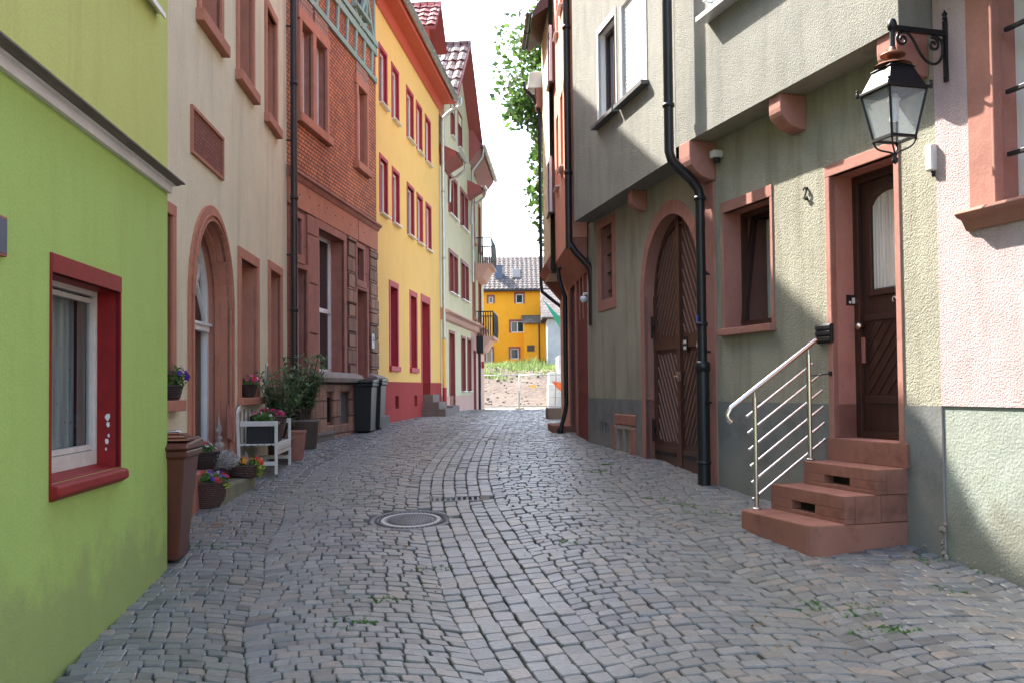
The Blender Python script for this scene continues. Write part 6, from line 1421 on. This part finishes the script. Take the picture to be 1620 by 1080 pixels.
# site fence
def fence():
    Yf = 43.5
    for i, (pa, pb) in enumerate(((752, 820.5), (822, 892))):
        x0 = ray(pa, 640).x / ray(pa, 640).y * Yf; x1 = ray(pb, 640).x / ray(pb, 640).y * Yf
        zt_ = EYE + (CY - 593) / FPX * Yf + math.tan(PITCH) * Yf; z0 = gz(0, Yf) + .05
        T = empty('fence_panel', ((x0 + x1) / 2, Yf + .03 * i, z0), .02 * (1 - 2 * i), 0); tag(T, ['left mesh panel of the mobile site fence, below the orange house', 'right mesh panel of the mobile site fence, before the concrete wall'][i], 'fence', 'mobile fence panels across the lane end')
        w2_ = (x1 - x0) / 2; h = zt_ - z0
        mb = MB(); mb.tube([(-w2_, 0, 0), (-w2_, 0, h), (w2_, 0, h), (w2_, 0, 0)], .03, 8); mb.tube([(-w2_, 0, .1), (w2_, 0, .1)], .025, 6); mb.build('frame', M['zinc'], T)
        mb = MB(); n = 9
        for k in range(1, n): mb.bar((-w2_, 0, h * k / n), (w2_, 0, h * k / n), .005, .005)
        for k in range(1, 17): mb.bar((-w2_ + 2 * w2_ * k / 17, 0, .1), (-w2_ + 2 * w2_ * k / 17, 0, h), .004, .004)
        mb.build('mesh', M['zinc'], T)
        mb = MB(); mb.box(-w2_ - .2, -w2_ + .2, -.3, .3, -.12, .03); mb.build('foot', M['statue'], T, .02)
        if i == 1: mb = MB(); mb.box(-w2_ + .45, -w2_ + .78, -.02, -.008, h * .62, h * .7); mb.build('yellow_tag', M['yellow'], T)
fence()
# tree behind the right houses
def tree(x, y, z0, h, R, lab, n=7000, seed=1, rz=None):
    rnd = random.Random(seed); T = empty('tree', (x, y, z0), 0, 0); tag(T, lab, 'tree')
    mb = MB(); mb.tube([(0, 0, 0), (.1, 0, h * .25), (0, .1, h * .5), (-.1, 0, h * .8)], [.38, .3, .2, .06], 10); 
    tips = []
    for k in range(16):
        a = rnd.uniform(0, 6.28); zb_ = h * rnd.uniform(.25, .7); L2 = R * rnd.uniform(.6, .95); e = (L2 * math.cos(a), L2 * math.sin(a), zb_ + h * rnd.uniform(.08, .22))
        mb.tube([(0, 0, zb_), (e[0] * .5, e[1] * .5, zb_ + (e[2] - zb_) * .6), e], [.13, .08, .03], 6); tips.append(e)
    mb.build('trunk', M['bark'], T)
    cl = []
    for k in range(300):
        while True:
            p = Vector((rnd.uniform(-1, 1), rnd.uniform(-1, 1), rnd.uniform(-1, 1)))
            if .35 < p.length < 1: break
        cl.append((p.x * R, p.y * R, h * .60 + p.z * h * .42, rnd.uniform(.7, 1.5)))
    mb = MB()
    for k in range(n):
        c = rnd.choice(cl); 
        d = Vector((rnd.gauss(0, 1), rnd.gauss(0, 1), rnd.gauss(0, .8))).normalized() * c[3] * rnd.random() ** .4
        p = Vector(c[:3]) + d; s = rnd.uniform(.09, .19); a = Vector((rnd.gauss(0, 1), rnd.gauss(0, 1), rnd.gauss(0, .6))).normalized(); b = a.orthogonal().normalized(); 
        b = (b * math.cos(k) + a.cross(b) * math.sin(k)).normalized()
        mb.add([p - a * s, p + b * s * .55, p + a * s, p - b * s * .55], [(0, 1, 2, 3)])
    mb.build('crown', M['tree'], T)
tree(5.0, 36.0, gz(4, 36), 21.0, 4.6, 'tall leafy green tree rising behind the houses on the right', 85000)
# ================================================================ PROPS
def place(name, px, py, label, cat, group=None, rz=0, z=None):
    p = gp(px, py); T = empty(name, (p.x, p.y, p.z if z is None else z), rz, 0); tag(T, label, cat, group); return T
def blob_leaves(mb, c, R, n, s=(.015, .03), rnd=random, m=0, flat=.6, up=False):
    for k in range(n):
        d = Vector((rnd.gauss(0, 1), rnd.gauss(0, 1), rnd.gauss(0, 1))).normalized() * rnd.random() ** .45
        p = Vector((c[0] + d.x * R[0], c[1] + d.y * R[1], c[2] + d.z * R[2])); s_ = rnd.uniform(*s)
        a = Vector((rnd.gauss(0, 1), rnd.gauss(0, 1), rnd.gauss(0, .7))).normalized(); b = a.cross(Vector((rnd.gauss(0, 1), rnd.gauss(0, 1), rnd.gauss(0, 1)))).normalized()
        mb.add([p - a * s_, p - a * s_ * .2 + b * s_ * flat, p + a * s_, p - a * s_ * .2 - b * s_ * flat], [(0, 1, 2, 3)], m)
def flowers(mb, pts, r, rnd, m=0):
    for x, y, z in pts:
        nrm = Vector((rnd.gauss(.4, .5), rnd.gauss(-.6, .4), rnd.gauss(.4, .4))).normalized(); a = nrm.orthogonal().normalized(); b = nrm.cross(a)
        for k in range(5):
            t = k * 1.257; d = a * math.cos(t) + b * math.sin(t); e = nrm.cross(d)
            c = Vector((x, y, z)); mb.add([c, c + d * r * .6 + e * r * .4 + nrm * .005, c + d * r, c + d * r * .6 - e * r * .4 + nrm * .005], [(0, 1, 2, 3)], m)
def bush(T, c, R, blooms, rnd, n=260, leaf='leaf', s=(.015, .032)):
    mb = MB(); blob_leaves(mb, c, R, n, s, rnd)
    for k in range(10):
        a = rnd.uniform(0, 6.28); mb.tube([(c[0], c[1], c[2] - R[2]), (c[0] + R[0] * .7 * math.cos(a), c[1] + R[1] * .7 * math.sin(a), c[2] + R[2] * .4)], .003, 4)
    mb.build('foliage', M[leaf], T)
    for mat, n_ in blooms:
        f = MB(); pts = []
        for k in range(n_):
            d = Vector((rnd.gauss(0, 1), rnd.gauss(0, 1) - .3, abs(rnd.gauss(.4, .8)))).normalized(); pts.append((c[0] + d.x * R[0], c[1] + d.y * R[1], c[2] + d.z * R[2]))
        flowers(f, pts, rnd.uniform(.024, .034), rnd); f.build('blossoms', M[mat], T)
def basket(T, r0, r1, h, mat='wicker', sx=1, sy=1, rim=True, handle=False):
    mb = MB(); n = 36; rows = max(5, int(h / .022)); prof = []
    prof = [(0.0, .0)]
    for k in range(rows + 1):
        f = k / rows; r = r0 + (r1 - r0) * f + (.004 if k % 2 else 0) + .012 * math.sin(f * math.pi); prof.append((r, h * f))
    prof += [(r1 + .012, h + .006), (r1 + .004, h + .018), (r1 - .02, h + .005), (r1 - .025, h - .04)]
    mb.lathe(prof, (0, 0, 0), n, 0, sx, sy)
    # uprights in the weave
    for k in range(22):
        a = 2 * math.pi * k / 22; mb.tube([((r0 + .007) * math.cos(a) * sx, (r0 + .007) * math.sin(a) * sy, .01), ((r0 + r1) / 2 * 1.045 * math.cos(a) * sx, (r0 + r1) / 2 * 1.045 * math.sin(a) * sy, h / 2), ((r1 + .006) * math.cos(a) * sx, (r1 + .006) * math.sin(a) * sy, h)], .004, 4)
    mb.build('basket', M[mat], T)
    s = MB(); s.lathe([(0, h - .03), (r1 - .015, h - .035)], (0, 0, 0), 20, 0, sx, sy); s.build('soil', M['soil'], T)
R_ = random.Random(11)
# brown bin behind the green corner
bp_ = gp(292, 889); T = empty('wheelie_bin', (bp_.x - .20, bp_.y + .05, bp_.z), 0.10, 0); tag(T, 'tall brown wheelie bin with papers and boards piled on its lid by the green corner', 'bin')
def binbody(T, mat, w0=.165, w1=.235, d0=.17, d1=.26, h=.92, lid=True):
    mb = MB(); vs = []
    for z, w_, d_ in ((.03, w0, d0), (h * .5, (w0 + w1) / 2, (d0 + d1) / 2), (h * .93, w1, d1), (h * .94, w1 + .025, d1 + .025), (h, w1 + .028, d1 + .028)):
        for sx, sy in ((-1, -1), (1, -1), (1, 1), (-1, 1)):
            vs.append((sx * w_, sy * d_, z))
    fs = [(3, 2, 1, 0), (16, 17, 18, 19)]
    for i in range(4):
        for k in range(4): fs.append((i * 4 + k, i * 4 + (k + 1) % 4, (i + 1) * 4 + (k + 1) % 4, (i + 1) * 4 + k))
    mb.add(vs, fs); mb.build('body', M[mat], T, .02)
    l = MB(); W, D_ = w1 + .04, d1 + .045
    l.prismx([(-D_, h + .004), (-D_ - .02, h + .02), (-D_ + .05, h + .06), (D_ - .1, h + .085), (D_, h + .05), (D_, h + .004)], -W, W); l.build('lid', M[mat], T, .015)
    hd = MB(); hd.tube([(-W * .8, D_ + .0, h + .0), (-W * .8, D_ + .07, h + .03), (W * .8, D_ + .07, h + .03), (W * .8, D_, h)], .016, 8); hd.build('handle', M[mat], T)
    for s in (-1, 1):
        wv = MB(); wv.lathe([(0, -.025), (.09, -.025), (.1, -.015), (.1, .015), (.09, .025), (0, .025)], (0, 0, 0), 20); wv.v = [(s * (w0 - .035) + v[2], d0 + .02 + v[0], .10 + v[1]) for v in wv.v]; wv.build('wheel', M['blackpl'], T)
binbody(T, 'binbrown', h=.93)
for k, (x0, x1, y0, y1, z, th, mt) in enumerate(((-.25, .26, -.25, .2, 1.005, .022, 'binbrown'), (-.22, .20, -.24, .12, 1.028, .028, 'binbrown'), (-.18, .13, -.2, .16, 1.058, .018, 'binbrown'))):
    L2 = empty('board', T.matrix_world @ Vector((0, 0, 0)), .10 + .12 * k, 0); L2.location = Vector(T.location) + Vector((0, 0, z + .0)); tag(L2, ['widest brown board lying at the bottom of the pile on the bin lid', 'middle brown board of the pile on the bin lid', 'small brown board on top of the pile on the bin lid'][k], 'board', 'boards piled on the brown bin')
    mb = MB(); mb.box(x0, x1, y0, y1, 0, th); mb.build('panel', M[mt], L2, .004)
    mb = MB(); mb.box(x0, x1, y0 - .004, y0 - .0005, th * .3, th * .7); mb.build('edge', M['sandpink'], L2)
for k, (x, y, s, rz) in enumerate(((.10, -.08, .075, .4), (-.15, .02, .08, .1))):
    L2 = empty('paper_sheet', Vector(T.location) + Vector((x, y, 1.079)), rz, 0); tag(L2, ['folded white paper lying right on the bin boards', 'folded white paper lying left on the bin boards'][k], 'paper', 'papers on the brown bin')
    mb = MB(); mb.box(-s, s, -s * 1.3, s * 1.3, 0, .003); mb.build('sheet', M['paper'], L2); mb = MB(); mb.box(-s * .6, s * .5, -s * .7, s * .6, .0035, .005); mb.build('printed_block', M['bluegrey'], L2)
# doorway slab and mossy step of the cream house
sc0 = FC.uv(300, 750, .25); u0 = FC.uY(8.9)
def cthing(name, u, off, z, label, cat, group=None):
    T = FC.thing(name, u, off, z); tag(T, label, cat, group); return T
uA, uB = ra[0] - .05, ra[1] + .1
zg = FC.ground(uA, .5)
T = cthing('door_step', uA + .2, .16, zg - .1, 'raised pinkish stone threshold in front of the arched doorway', 'step')
mb = MB(); mb.box(-.12, .85, .13, .50, 0, EYE - .83 - T.location.z); mb.build('slab', M['sandred'], T, .02)
uM = FC.uv(345, 790, .5)[0]; p1 = gp(350, 803); p2 = gp(405, 768)
dirv = Vector((p2.x - p1.x, p2.y - p1.y, 0)); T = empty('door_step', ((p1.x + p2.x) / 2, (p1.y + p2.y) / 2, (p1.z + p2.z) / 2), math.atan2(dirv.y, dirv.x), 0); tag(T, 'mossy worn stone step carrying flower pots before the arched doorway', 'step')
Ls = dirv.length; mb = MB(); mb.box(-Ls / 2, Ls / 2, 0.0, .42, -.15, .17); o = mb.build('slab', M['mossy'], T, .035)
zst = T.location.z + .17
def rim_place(name, px, py_base, off, zsurf, label, cat, group=None):
    """stand a pot on a known height zsurf, in the pixel column px/py"""
    d = ray(px, py_base); t = (zsurf - EYE) / d.z; p = d * t; T = empty(name, (p.x, p.y, zsurf), 0, 0); tag(T, label, cat, group); return T
def fc_place(name, px, py, off, label, cat, group=None):
    u, z = FC.uv(px, py, off); T = FC.thing(name, u, off, EYE - .83); tag(T, label, cat, group); return T
GRP = 'planted baskets by the arched doorway'
p = gp(323, 806); T = empty('flower_basket', (p.x - .02, p.y + .12, p.z), 0, 0); tag(T, 'round wicker basket of red and violet pansies standing on the cobbles', 'flower basket', GRP)
basket(T, .155, .21, .26); bush(T, (0, 0, .29), (.22, .21, .085), [('fred', 10), ('fviolet', 12), ('fwhite', 3)], R_, 330); 
mb = MB(); blob_leaves(mb, (.19, -.03, .24), (.06, .06, .04), 40, (.015, .03), R_); mb.build('trailing_leaves', M['leafy'], T)
T = fc_place('flower_basket', 318, 736, -.10, 'dark basket of white and red blooms on the stone threshold behind the bin', 'flower basket', GRP)
basket(T, .13, .19, .17, 'wickerd'); bush(T, (0, 0, .20), (.17, .16, .09), [('fwhite', 12), ('fred', 12)], R_, 200)
T = rim_place('flower_basket', 386, 754, 0, zst, 'low oval basket of orange marigolds with a dry leaf on the mossy step', 'flower basket', GRP)
basket(T, .13, .165, .12, 'wicker', 1.1, .9); bush(T, (-.0, 0, .15), (.16, .13, .07), [('forange', 8)], R_, 160)
mb = MB(); mb.lathe([(.0, .30), (.02, .24), (.055, .17), (.045, .13), (0, .12)], (.03, -.03, 0), 9, 0, 1.1, .4); mb.build('dry_leaf', M['pot'], T)
mb = MB(); blob_leaves(mb, (.19, -.06, .12), (.05, .05, .10), 60, (.02, .035), R_); mb.build('trailing_leaves', M['leafy'], T); f = MB(); flowers(f, [(.20, -.08, .20), (.22, -.1, .17), (.17, -.12, .22)], .035, R_); f.build('blossoms', M['fred'], T)
mb = MB(); blob_leaves(mb, (-.15, .02, .19), (.10, .09, .09), 320, (.012, .03), R_, 0, .15); mb.build('silver_tuft', M['silver'], T)
T = rim_place('flower_pot', 349, 762, 0, zst - .02, 'small dark pot overflowing with a pale grey curly shrub', 'flower pot', GRP)
mb = MB(); mb.lathe([(0, 0), (.075, 0), (.105, .15), (.112, .16), (.09, .155), (0, .14)], (0, 0, 0), 20); mb.build('pot', M['wickerd'], T)
mb = MB(); blob_leaves(mb, (0, 0, .24), (.20, .17, .12), 2200, (.01, .034), R_, 0, .13); mb.build('silver_foliage', M['silver'], T)
# stone finial
T = fc_place('garden_ornament', 346, 736, -.02, 'weathered cast stone fleur-de-lis finial beside the arched doorway', 'ornament')
mb = MB(); mb.lathe([(0, 0), (.12, 0), (.12, .04), (.095, .06), (.10, .10), (.07, .15), (.05, .17), (.055, .2), (.09, .23), (.07, .28), (.03, .30), (.045, .33), (.05, .35), (.03, .37)], (0, 0, 0), 20)
mb.lathe([(.025, .36), (.05, .42), (.055, .48), (.03, .56), (.0, .64)], (0, 0, 0), 16, 0, 1, .6)
for s in (-1, 1): mb.tube([(s * .015, 0, .36), (s * .05, 0, .44), (s * .085, 0, .48), (s * .11, 0, .46), (s * .105, 0, .42), (s * .08, 0, .42)], [.018, .022, .026, .024, .018, .01], 8)
o = mb.build('finial', M['statue'], T); o.scale = (.8, .8, .88)
# sill baskets
a, b, c, d = w2; T = cthing('flower_basket', (a + b) / 2 + .0, .0, c, 'little basket of pink and white flowers on the cream house window sill', 'flower basket', 'baskets on the window sills')
basket(T, .09, .15, .15, 'wickerd', 1.3, .65); bush(T, (0, -.02, .19), (.22, .11, .09), [('fpink', 16), ('fwhite', 4), ('fred', 6)], R_, 200)
a, b, c, d = w0; T = cthing('flower_basket', b - .02, .02, c, 'basket of dark violet pansies on the sill just behind the green corner', 'flower basket', 'baskets on the window sills')
basket(T, .08, .12, .12, 'wickerd', 1.1, .7); bush(T, (0.02, -.03, .19), (.13, .10, .13), [('fviolet', 20)], R_, 160)
# white chair
p = gp(437, 756); q = gp(463, 731)
T = empty('garden_bench', ((p.x) - .20, (p.y) + .30, (p.z) + .015), 0, 0)
cd = Vector((q.x - p.x, q.y - p.y)); rz = math.atan2(cd.y, cd.x)  # front edge runs p->q
T.rotation_euler = (0, 0, rz); wch, dch = 1.12, .42
nrm = Vector((-math.sin(rz), math.cos(rz))); ctr = Vector((p.x, p.y)) + Vector((math.cos(rz), math.sin(rz))) * wch / 2 + nrm * dch / 2
T.location = (ctr.x, ctr.y, gz(ctr.x, ctr.y) + .01); tag(T, 'small white wooden garden bench used as a plant stand', 'bench')
hw, hd = wch / 2, dch / 2; sh_ = .36; ah = .60
for sx in (-1, 1):
    mb = MB(); mb.bar((sx * hw, -hd, 0), (sx * hw, -hd, ah + .02), .035, .035); mb.build('leg', M['offwhite'], T, .004)
    mb = MB(); mb.bar((sx * hw, hd, 0), (sx * hw, hd + .03, .70), .035, .035); mb.build('leg', M['offwhite'], T, .004)
    mb = MB(); mb.bar((sx * hw, -hd - .02, ah), (sx * hw, hd, ah), .02, .06); mb.build('armrest', M['offwhite'], T, .004)
    mb = MB(); mb.bar((sx * hw, -hd, .13), (sx * hw, hd, .13), .02, .05); mb.build('side_stretcher', M['offwhite'], T, .004)
mb = MB(); mb.bar((-hw, -hd, .25), (hw, -hd, .25), .02, .05, 0); mb.build('stretcher', M['offwhite'], T, .004)
mb = MB()
for k in range(6): y = -hd - .01 + (dch + .0) * k / 5.4; mb.box(-hw + .0, hw - .0, y, y + .062, sh_ - .018, sh_)
mb.box(-hw, hw, -hd - .02, -hd, sh_ - .08, sh_ - .019); mb.build('seat', M['offwhite'], T, .004)
mb = MB(); n = 12; top = [(x, .74 + .10 * math.sqrt(max(0, 1 - (x / hw) ** 2))) for x in [-hw + 2 * hw * k / n for k in range(n + 1)]]
mb.prism([(x, z) for x, z in top] + [(x, z - .07) for x, z in reversed(top)], hd + .02, hd + .045)
for k in range(5): x = -hw + .07 + (2 * hw - .14) * k / 4; mb.box(x - .02, x + .02, hd + .022, hd + .04, sh_, .74 + .09 * math.sqrt(max(0, 1 - (x / hw) ** 2)) - .05)
mb.build('backrest', M['offwhite'], T, .003)
CH = T
def onchair(name, x, y, label, cat, group=None, z=None):
    p_ = Vector((x, y, sh_ if z is None else z)); p_.rotate(CH.rotation_euler); T = empty(name, Vector(CH.location) + p_, CH.rotation_euler[2], 0); tag(T, label, cat, group); return T
T = onchair('planter', -hw + .22, -.02, 'black ribbed plastic planter with green shoots on the near half of the white bench', 'planter')
mb = MB(); W_, D_, h_ = .115, .17, .25; mb.box(-W_, W_, -D_, D_, 0, h_ - .03)
for k in range(16):
    y = -D_ + 2 * D_ * (k + .5) / 16; mb.box(-W_ - .005, W_ + .005, y - .005, y + .005, .01, h_ - .05)
for k in range(11):
    x = -W_ + 2 * W_ * (k + .5) / 11; mb.box(x - .005, x + .005, -D_ - .005, D_ + .005, .01, h_ - .05)
mb.box(-W_ - .015, W_ + .015, -D_ - .015, D_ + .015, h_ - .03, h_); mb.build('box', M['blackpl'], T, .003); bush(T, (0, 0, h_ + .04), (.10, .15, .07), [('fwhite', 2)], R_, 220)
T = onchair('flower_basket', hw - .36, .0, 'big round brown wicker basket of magenta flowers on the white bench', 'flower basket')
basket(T, .15, .22, .30, 'wicker'); bush(T, (0, 0, .33), (.19, .19, .06), [('fpink', 30), ('fwhite', 5)], R_, 260)
# oleanders
def oleander(px, py, off, label, h, hp, rp, mat, seed, nb=9, rz=0, rise=None):
    rnd = random.Random(seed); p = gp(px, py) if off is None else off; T = empty('potted_oleander', p, 0, 0); tag(T, label, 'potted plant', 'potted oleanders between the cream and tile-clad houses')
    mb = MB(); mb.lathe([(0, 0), (rp * .78, 0), (rp * .95, hp * .9), (rp * 1.05, hp * .9), (rp * 1.07, hp), (rp * .92, hp), (rp * .9, hp - .05), (0, hp - .05)], (0, 0, 0), 28); mb.build('pot', M[mat], T)
    st = MB(); lf = MB()
    for k in range(nb):
        a = 2 * math.pi * k / nb + rnd.uniform(-.3, .3); r = rnd.uniform(.15, .5) * h * .62; z1 = hp + (h - hp) * rnd.uniform(.62, 1.0)
        pts = [Vector((rp * .3 * math.cos(a), rp * .3 * math.sin(a), hp - .05)), Vector((r * .35 * math.cos(a), r * .35 * math.sin(a), hp + (z1 - hp) * .45)), Vector((r * math.cos(a), r * math.sin(a), z1))]
        bz = bez(pts[0], pts[1] * .9 + pts[0] * .1, pts[1], pts[2], 12); st.tube(bz, [.010 - .0005 * i for i in range(len(bz))], 6)
        for i, q in enumerate(bz[3:]):
            for j in range(9):
                aa = rnd.uniform(0, 6.28); dv = Vector((math.cos(aa), math.sin(aa), rnd.uniform(.0, .9))).normalized(); Lf = rnd.uniform(.11, .18); wv = .015; q = Vector(q); sd = dv.cross(Vector((0, 0, 1))).normalized() * wv
                m_ = q + dv * Lf * .5 + Vector((0, 0, .01)); e = q + dv * Lf - Vector((0, 0, .02)); lf.add([q, m_ - sd, e, m_ + sd], [(0, 1, 2, 3)])
    st.build('stems', M['bark'], T); lf.build('leaves', M['leafo'], T); return T
P1 = gp(480, 711); oleander(0, 0, (P1.x, P1.y + .15, P1.z), 'bushy oleander in a tall grey-brown pot beside the white bench', 1.45, .46, .21, 'pot', 3, 20)
uo = FC.uY(12.5); W0 = FC.W(uo, -.30, 0); oleander(0, 0, (W0.x, W0.y, gz(W0.x, W0.y)), 'oleander standing behind the white bench beside the narrow door', 1.35, .34, .17, 'pot', 8, 16)
T = FC.thing('terracotta_pot', FC.uv(462, 700, .4)[0], .45, FC.ground(FC.uv(462, 700, .4)[0], .45)); tag(T, 'square brown pot half hidden behind the white bench legs', 'pot')
mb = MB(); mb.add([(-.09, -.09, 0), (.09, -.09, 0), (.09, .09, 0), (-.09, .09, 0), (-.12, -.12, .36), (.12, -.12, .36), (.12, .12, .36), (-.12, .12, .36)], [(3, 2, 1, 0), (4, 5, 6, 7), (0, 1, 5, 4), (1, 2, 6, 5), (2, 3, 7, 6), (3, 0, 4, 7)]); mb.box(-.13, .13, -.13, .13, .36, .40); mb.build('pot', M['sandred'], T, .01)
# step of the tile house
p = gp(505, 700); T = empty('door_step', (p.x - .12, p.y + .25, p.z), FB.rz, 0); tag(T, 'thin grey stone step at the red sandstone doorway', 'step'); mb = MB(); mb.box(-.55, .55, -.17, .17, -.1, .11); mb.box(-.57, .57, -.20, .17, .111, .17); mb.build('slab', M['slate'], T, .01)
p = gp(605, 679); T = empty('door_step', (p.x - .12, p.y + .3, p.z), FB.rz, 0); tag(T, 'dark stone block at the corner of the yellow house by the black bins', 'step'); mb = MB(); mb.box(-.35, .35, -.15, .15, -.1, .27); mb.build('slab', M['slate'], T, .015)
# yellow house steps
a = (gd[0] + gd[1]) / 2; zg2 = FY.ground(a, .4)
T = FY.thing('stone_steps', a, .3, zg2); tag(T, 'dark stone steps below the red door of the yellow house', 'steps')
for k, (h0, h1, dd_, w_) in enumerate(((-.1, .20, .36, .75), (.2, .38, .16, .62), (.38, .58, -.02, .5))):
    mb = MB(); mb.box(-w_, w_, -dd_ , .3, h0, h1 - .001); mb.build('step', M['slate'], T, .01)
T = FY.thing('stone_steps', uE if 0 else FY.uY(28.0), .3, FY.ground(FY.uY(28), .3)); tag(T, 'low dark doorstep where the pale green house begins', 'steps'); mb = MB(); mb.box(-.4, .9, -.15, .3, -.1, .22); mb.build('step', M['slate'], T, .01)
# black bins
pb = gp(567, 684)
for k in range(2):
    x, y = pb.x + .02 + .08 * k, pb.y + .10 + (.72 if k else 0)
    T = empty('wheelie_bin', (x, y, gz(x, y)), -.03, 0); tag(T, ['front black wheelie bin by the red sandstone wall', 'rear black wheelie bin with a pale side near the yellow house'][k], 'bin', 'black bins before the sandstone house')
    binbody(T, 'blackpl', .245, .285, .26, .32, .95)
    mb = MB(); mb.box(-.22, .24, -.3, .15, 1.086, 1.09); mb.build('lid_papers', M['zinc'], T) if 0 else None
# manhole
def tilt_to_ground(T, x, y):
    e = .35; sx = (gz(x + e, y) - gz(x - e, y)) / (2 * e); sy = (gz(x, y + e) - gz(x, y - e)) / (2 * e)
    T.rotation_euler = (math.atan(sy), -math.atan(sx), T.rotation_euler[2])
T = empty('manhole_cover', (MH.x, MH.y, gz(MH.x, MH.y) - .008), 0, 0); tilt_to_ground(T, MH.x, MH.y); tag(T, 'round cast iron manhole cover set among the cobbles', 'manhole cover')
mb = MB(); mb.lathe([(.42, -.03), (.42, .004), (.36, .012), (.355, .004), (.345, .004), (.34, .012), (.31, .012), (.305, .003)], (0, 0, 0), 48); 
for k in range(44): a = 2 * math.pi * k / 44; mb.bar((.315 * math.cos(a), .315 * math.sin(a), .014), (.338 * math.cos(a), .338 * math.sin(a), .014), .018, .008)
mb.build('ring', M['cast'], T)
mb = MB(); mb.lathe([(.304, .0), (.29, .010), (.235, .010), (.23, .003), (.22, .003), (.215, .009), (0, .009)], (0, 0, 0), 48)
for i in range(-7, 8):
    for j in range(-7, 8):
        x, y = i * .027, j * .027
        if math.hypot(x, y) < .2: mb.box(x - .009, x + .009, y - .009, y + .009, .0091, .014)
mb.build('lid', M['cast'], T)
mb = MB(); mb.lathe([(.25, .0105), (.27, .0118), (.285, .0105)], (0, 0, 0), 48); mb.build('concrete_band', M['concrete'], T)
T = empty('drain_grate', (DR.x, DR.y, gz(DR.x, DR.y) - .002), .05, 0); tilt_to_ground(T, DR.x, DR.y); tag(T, 'rectangular kerbed gully drain across the gutter rows', 'drain')
mb = MB()
for s in (-1, 1): mb.box(s * .30 - .05, s * .30 + .05, -.15, .15, -.05, .014)
mb.build('light_kerb', M['sandy'], T, .008)
mb = MB(); mb.box(-.25, .25, .10, .13, -.05, .008); mb.box(-.25, .25, -.13, -.10, -.05, .008)
for k in range(9): x = -.23 + .46 * k / 8; mb.box(x - .012, x + .012, -.10, .10, -.04, .004)
mb.build('grate', M['cast'], T)
# weeds and moss in the joints
mb = MB(); rnd = random.Random(21)
spots = [(318, 868, .18), (330, 862, .12), (1240, 822, .10), (1262, 838, .07), (1330, 965, .12), (1350, 972, .1), (1380, 1000, .1), (1410, 995, .1), (1300, 955, .1), (900, 860, .06), (770, 700, .3), (790, 695, .3), (735, 700, .2), (800, 700, .25), (1115, 810, .1), (1130, 815, .08), (1090, 800, .1), (1040, 790, .1), (690, 900, .1), (560, 985, .1), (610, 950, .08), (1010, 720, .15), (985, 712, .1), (945, 745, .1), (960, 735, .06), (1500, 935, .1), (1450, 890, .1), (1560, 905, .1), (880, 690, .1)]
for px, py, r in spots:
    p = gp(px, py)
    for k in range(26):
        x, y = p.x + rnd.gauss(0, r), p.y + rnd.gauss(0, r * .5); blob_leaves(mb, (x, y, gz(x, y) + .004), (.02, .02, .01), 6, (.006, .016), rnd)
o = mb.build('weeds', M['leaf'], recenter=False); tag(o, 'small green weeds and moss growing in the cobble joints', 'weeds', kind='stuff')
mb = MB()
for px, py, r, n in ((330, 832, .25, 60), (350, 845, .3, 30), (1100, 720, .2, 8), (700, 900, 1.2, 26), (1250, 990, .6, 16), (1445, 885, .2, 10)):
    p = gp(px, py)
    for k in range(n):
        x, y = p.x + rnd.gauss(0, r * .5), p.y + rnd.gauss(0, r * .4); blob_leaves(mb, (x, y, gz(x, y) + .015), (.003, .003, .002), 1, (.008, .018), rnd)
m_l = m_leaf('fallen_leaf', (.25, .10, .04), (.35, .22, .08)); o = mb.build('fallen_leaves', m_l, recenter=False); tag(o, 'dry brown leaves scattered on the cobbles', 'leaves', kind='stuff')
for o in bpy.data.objects:
    for k in ('cx', 'cy', 'cz'):
        if k in o: del o[k]
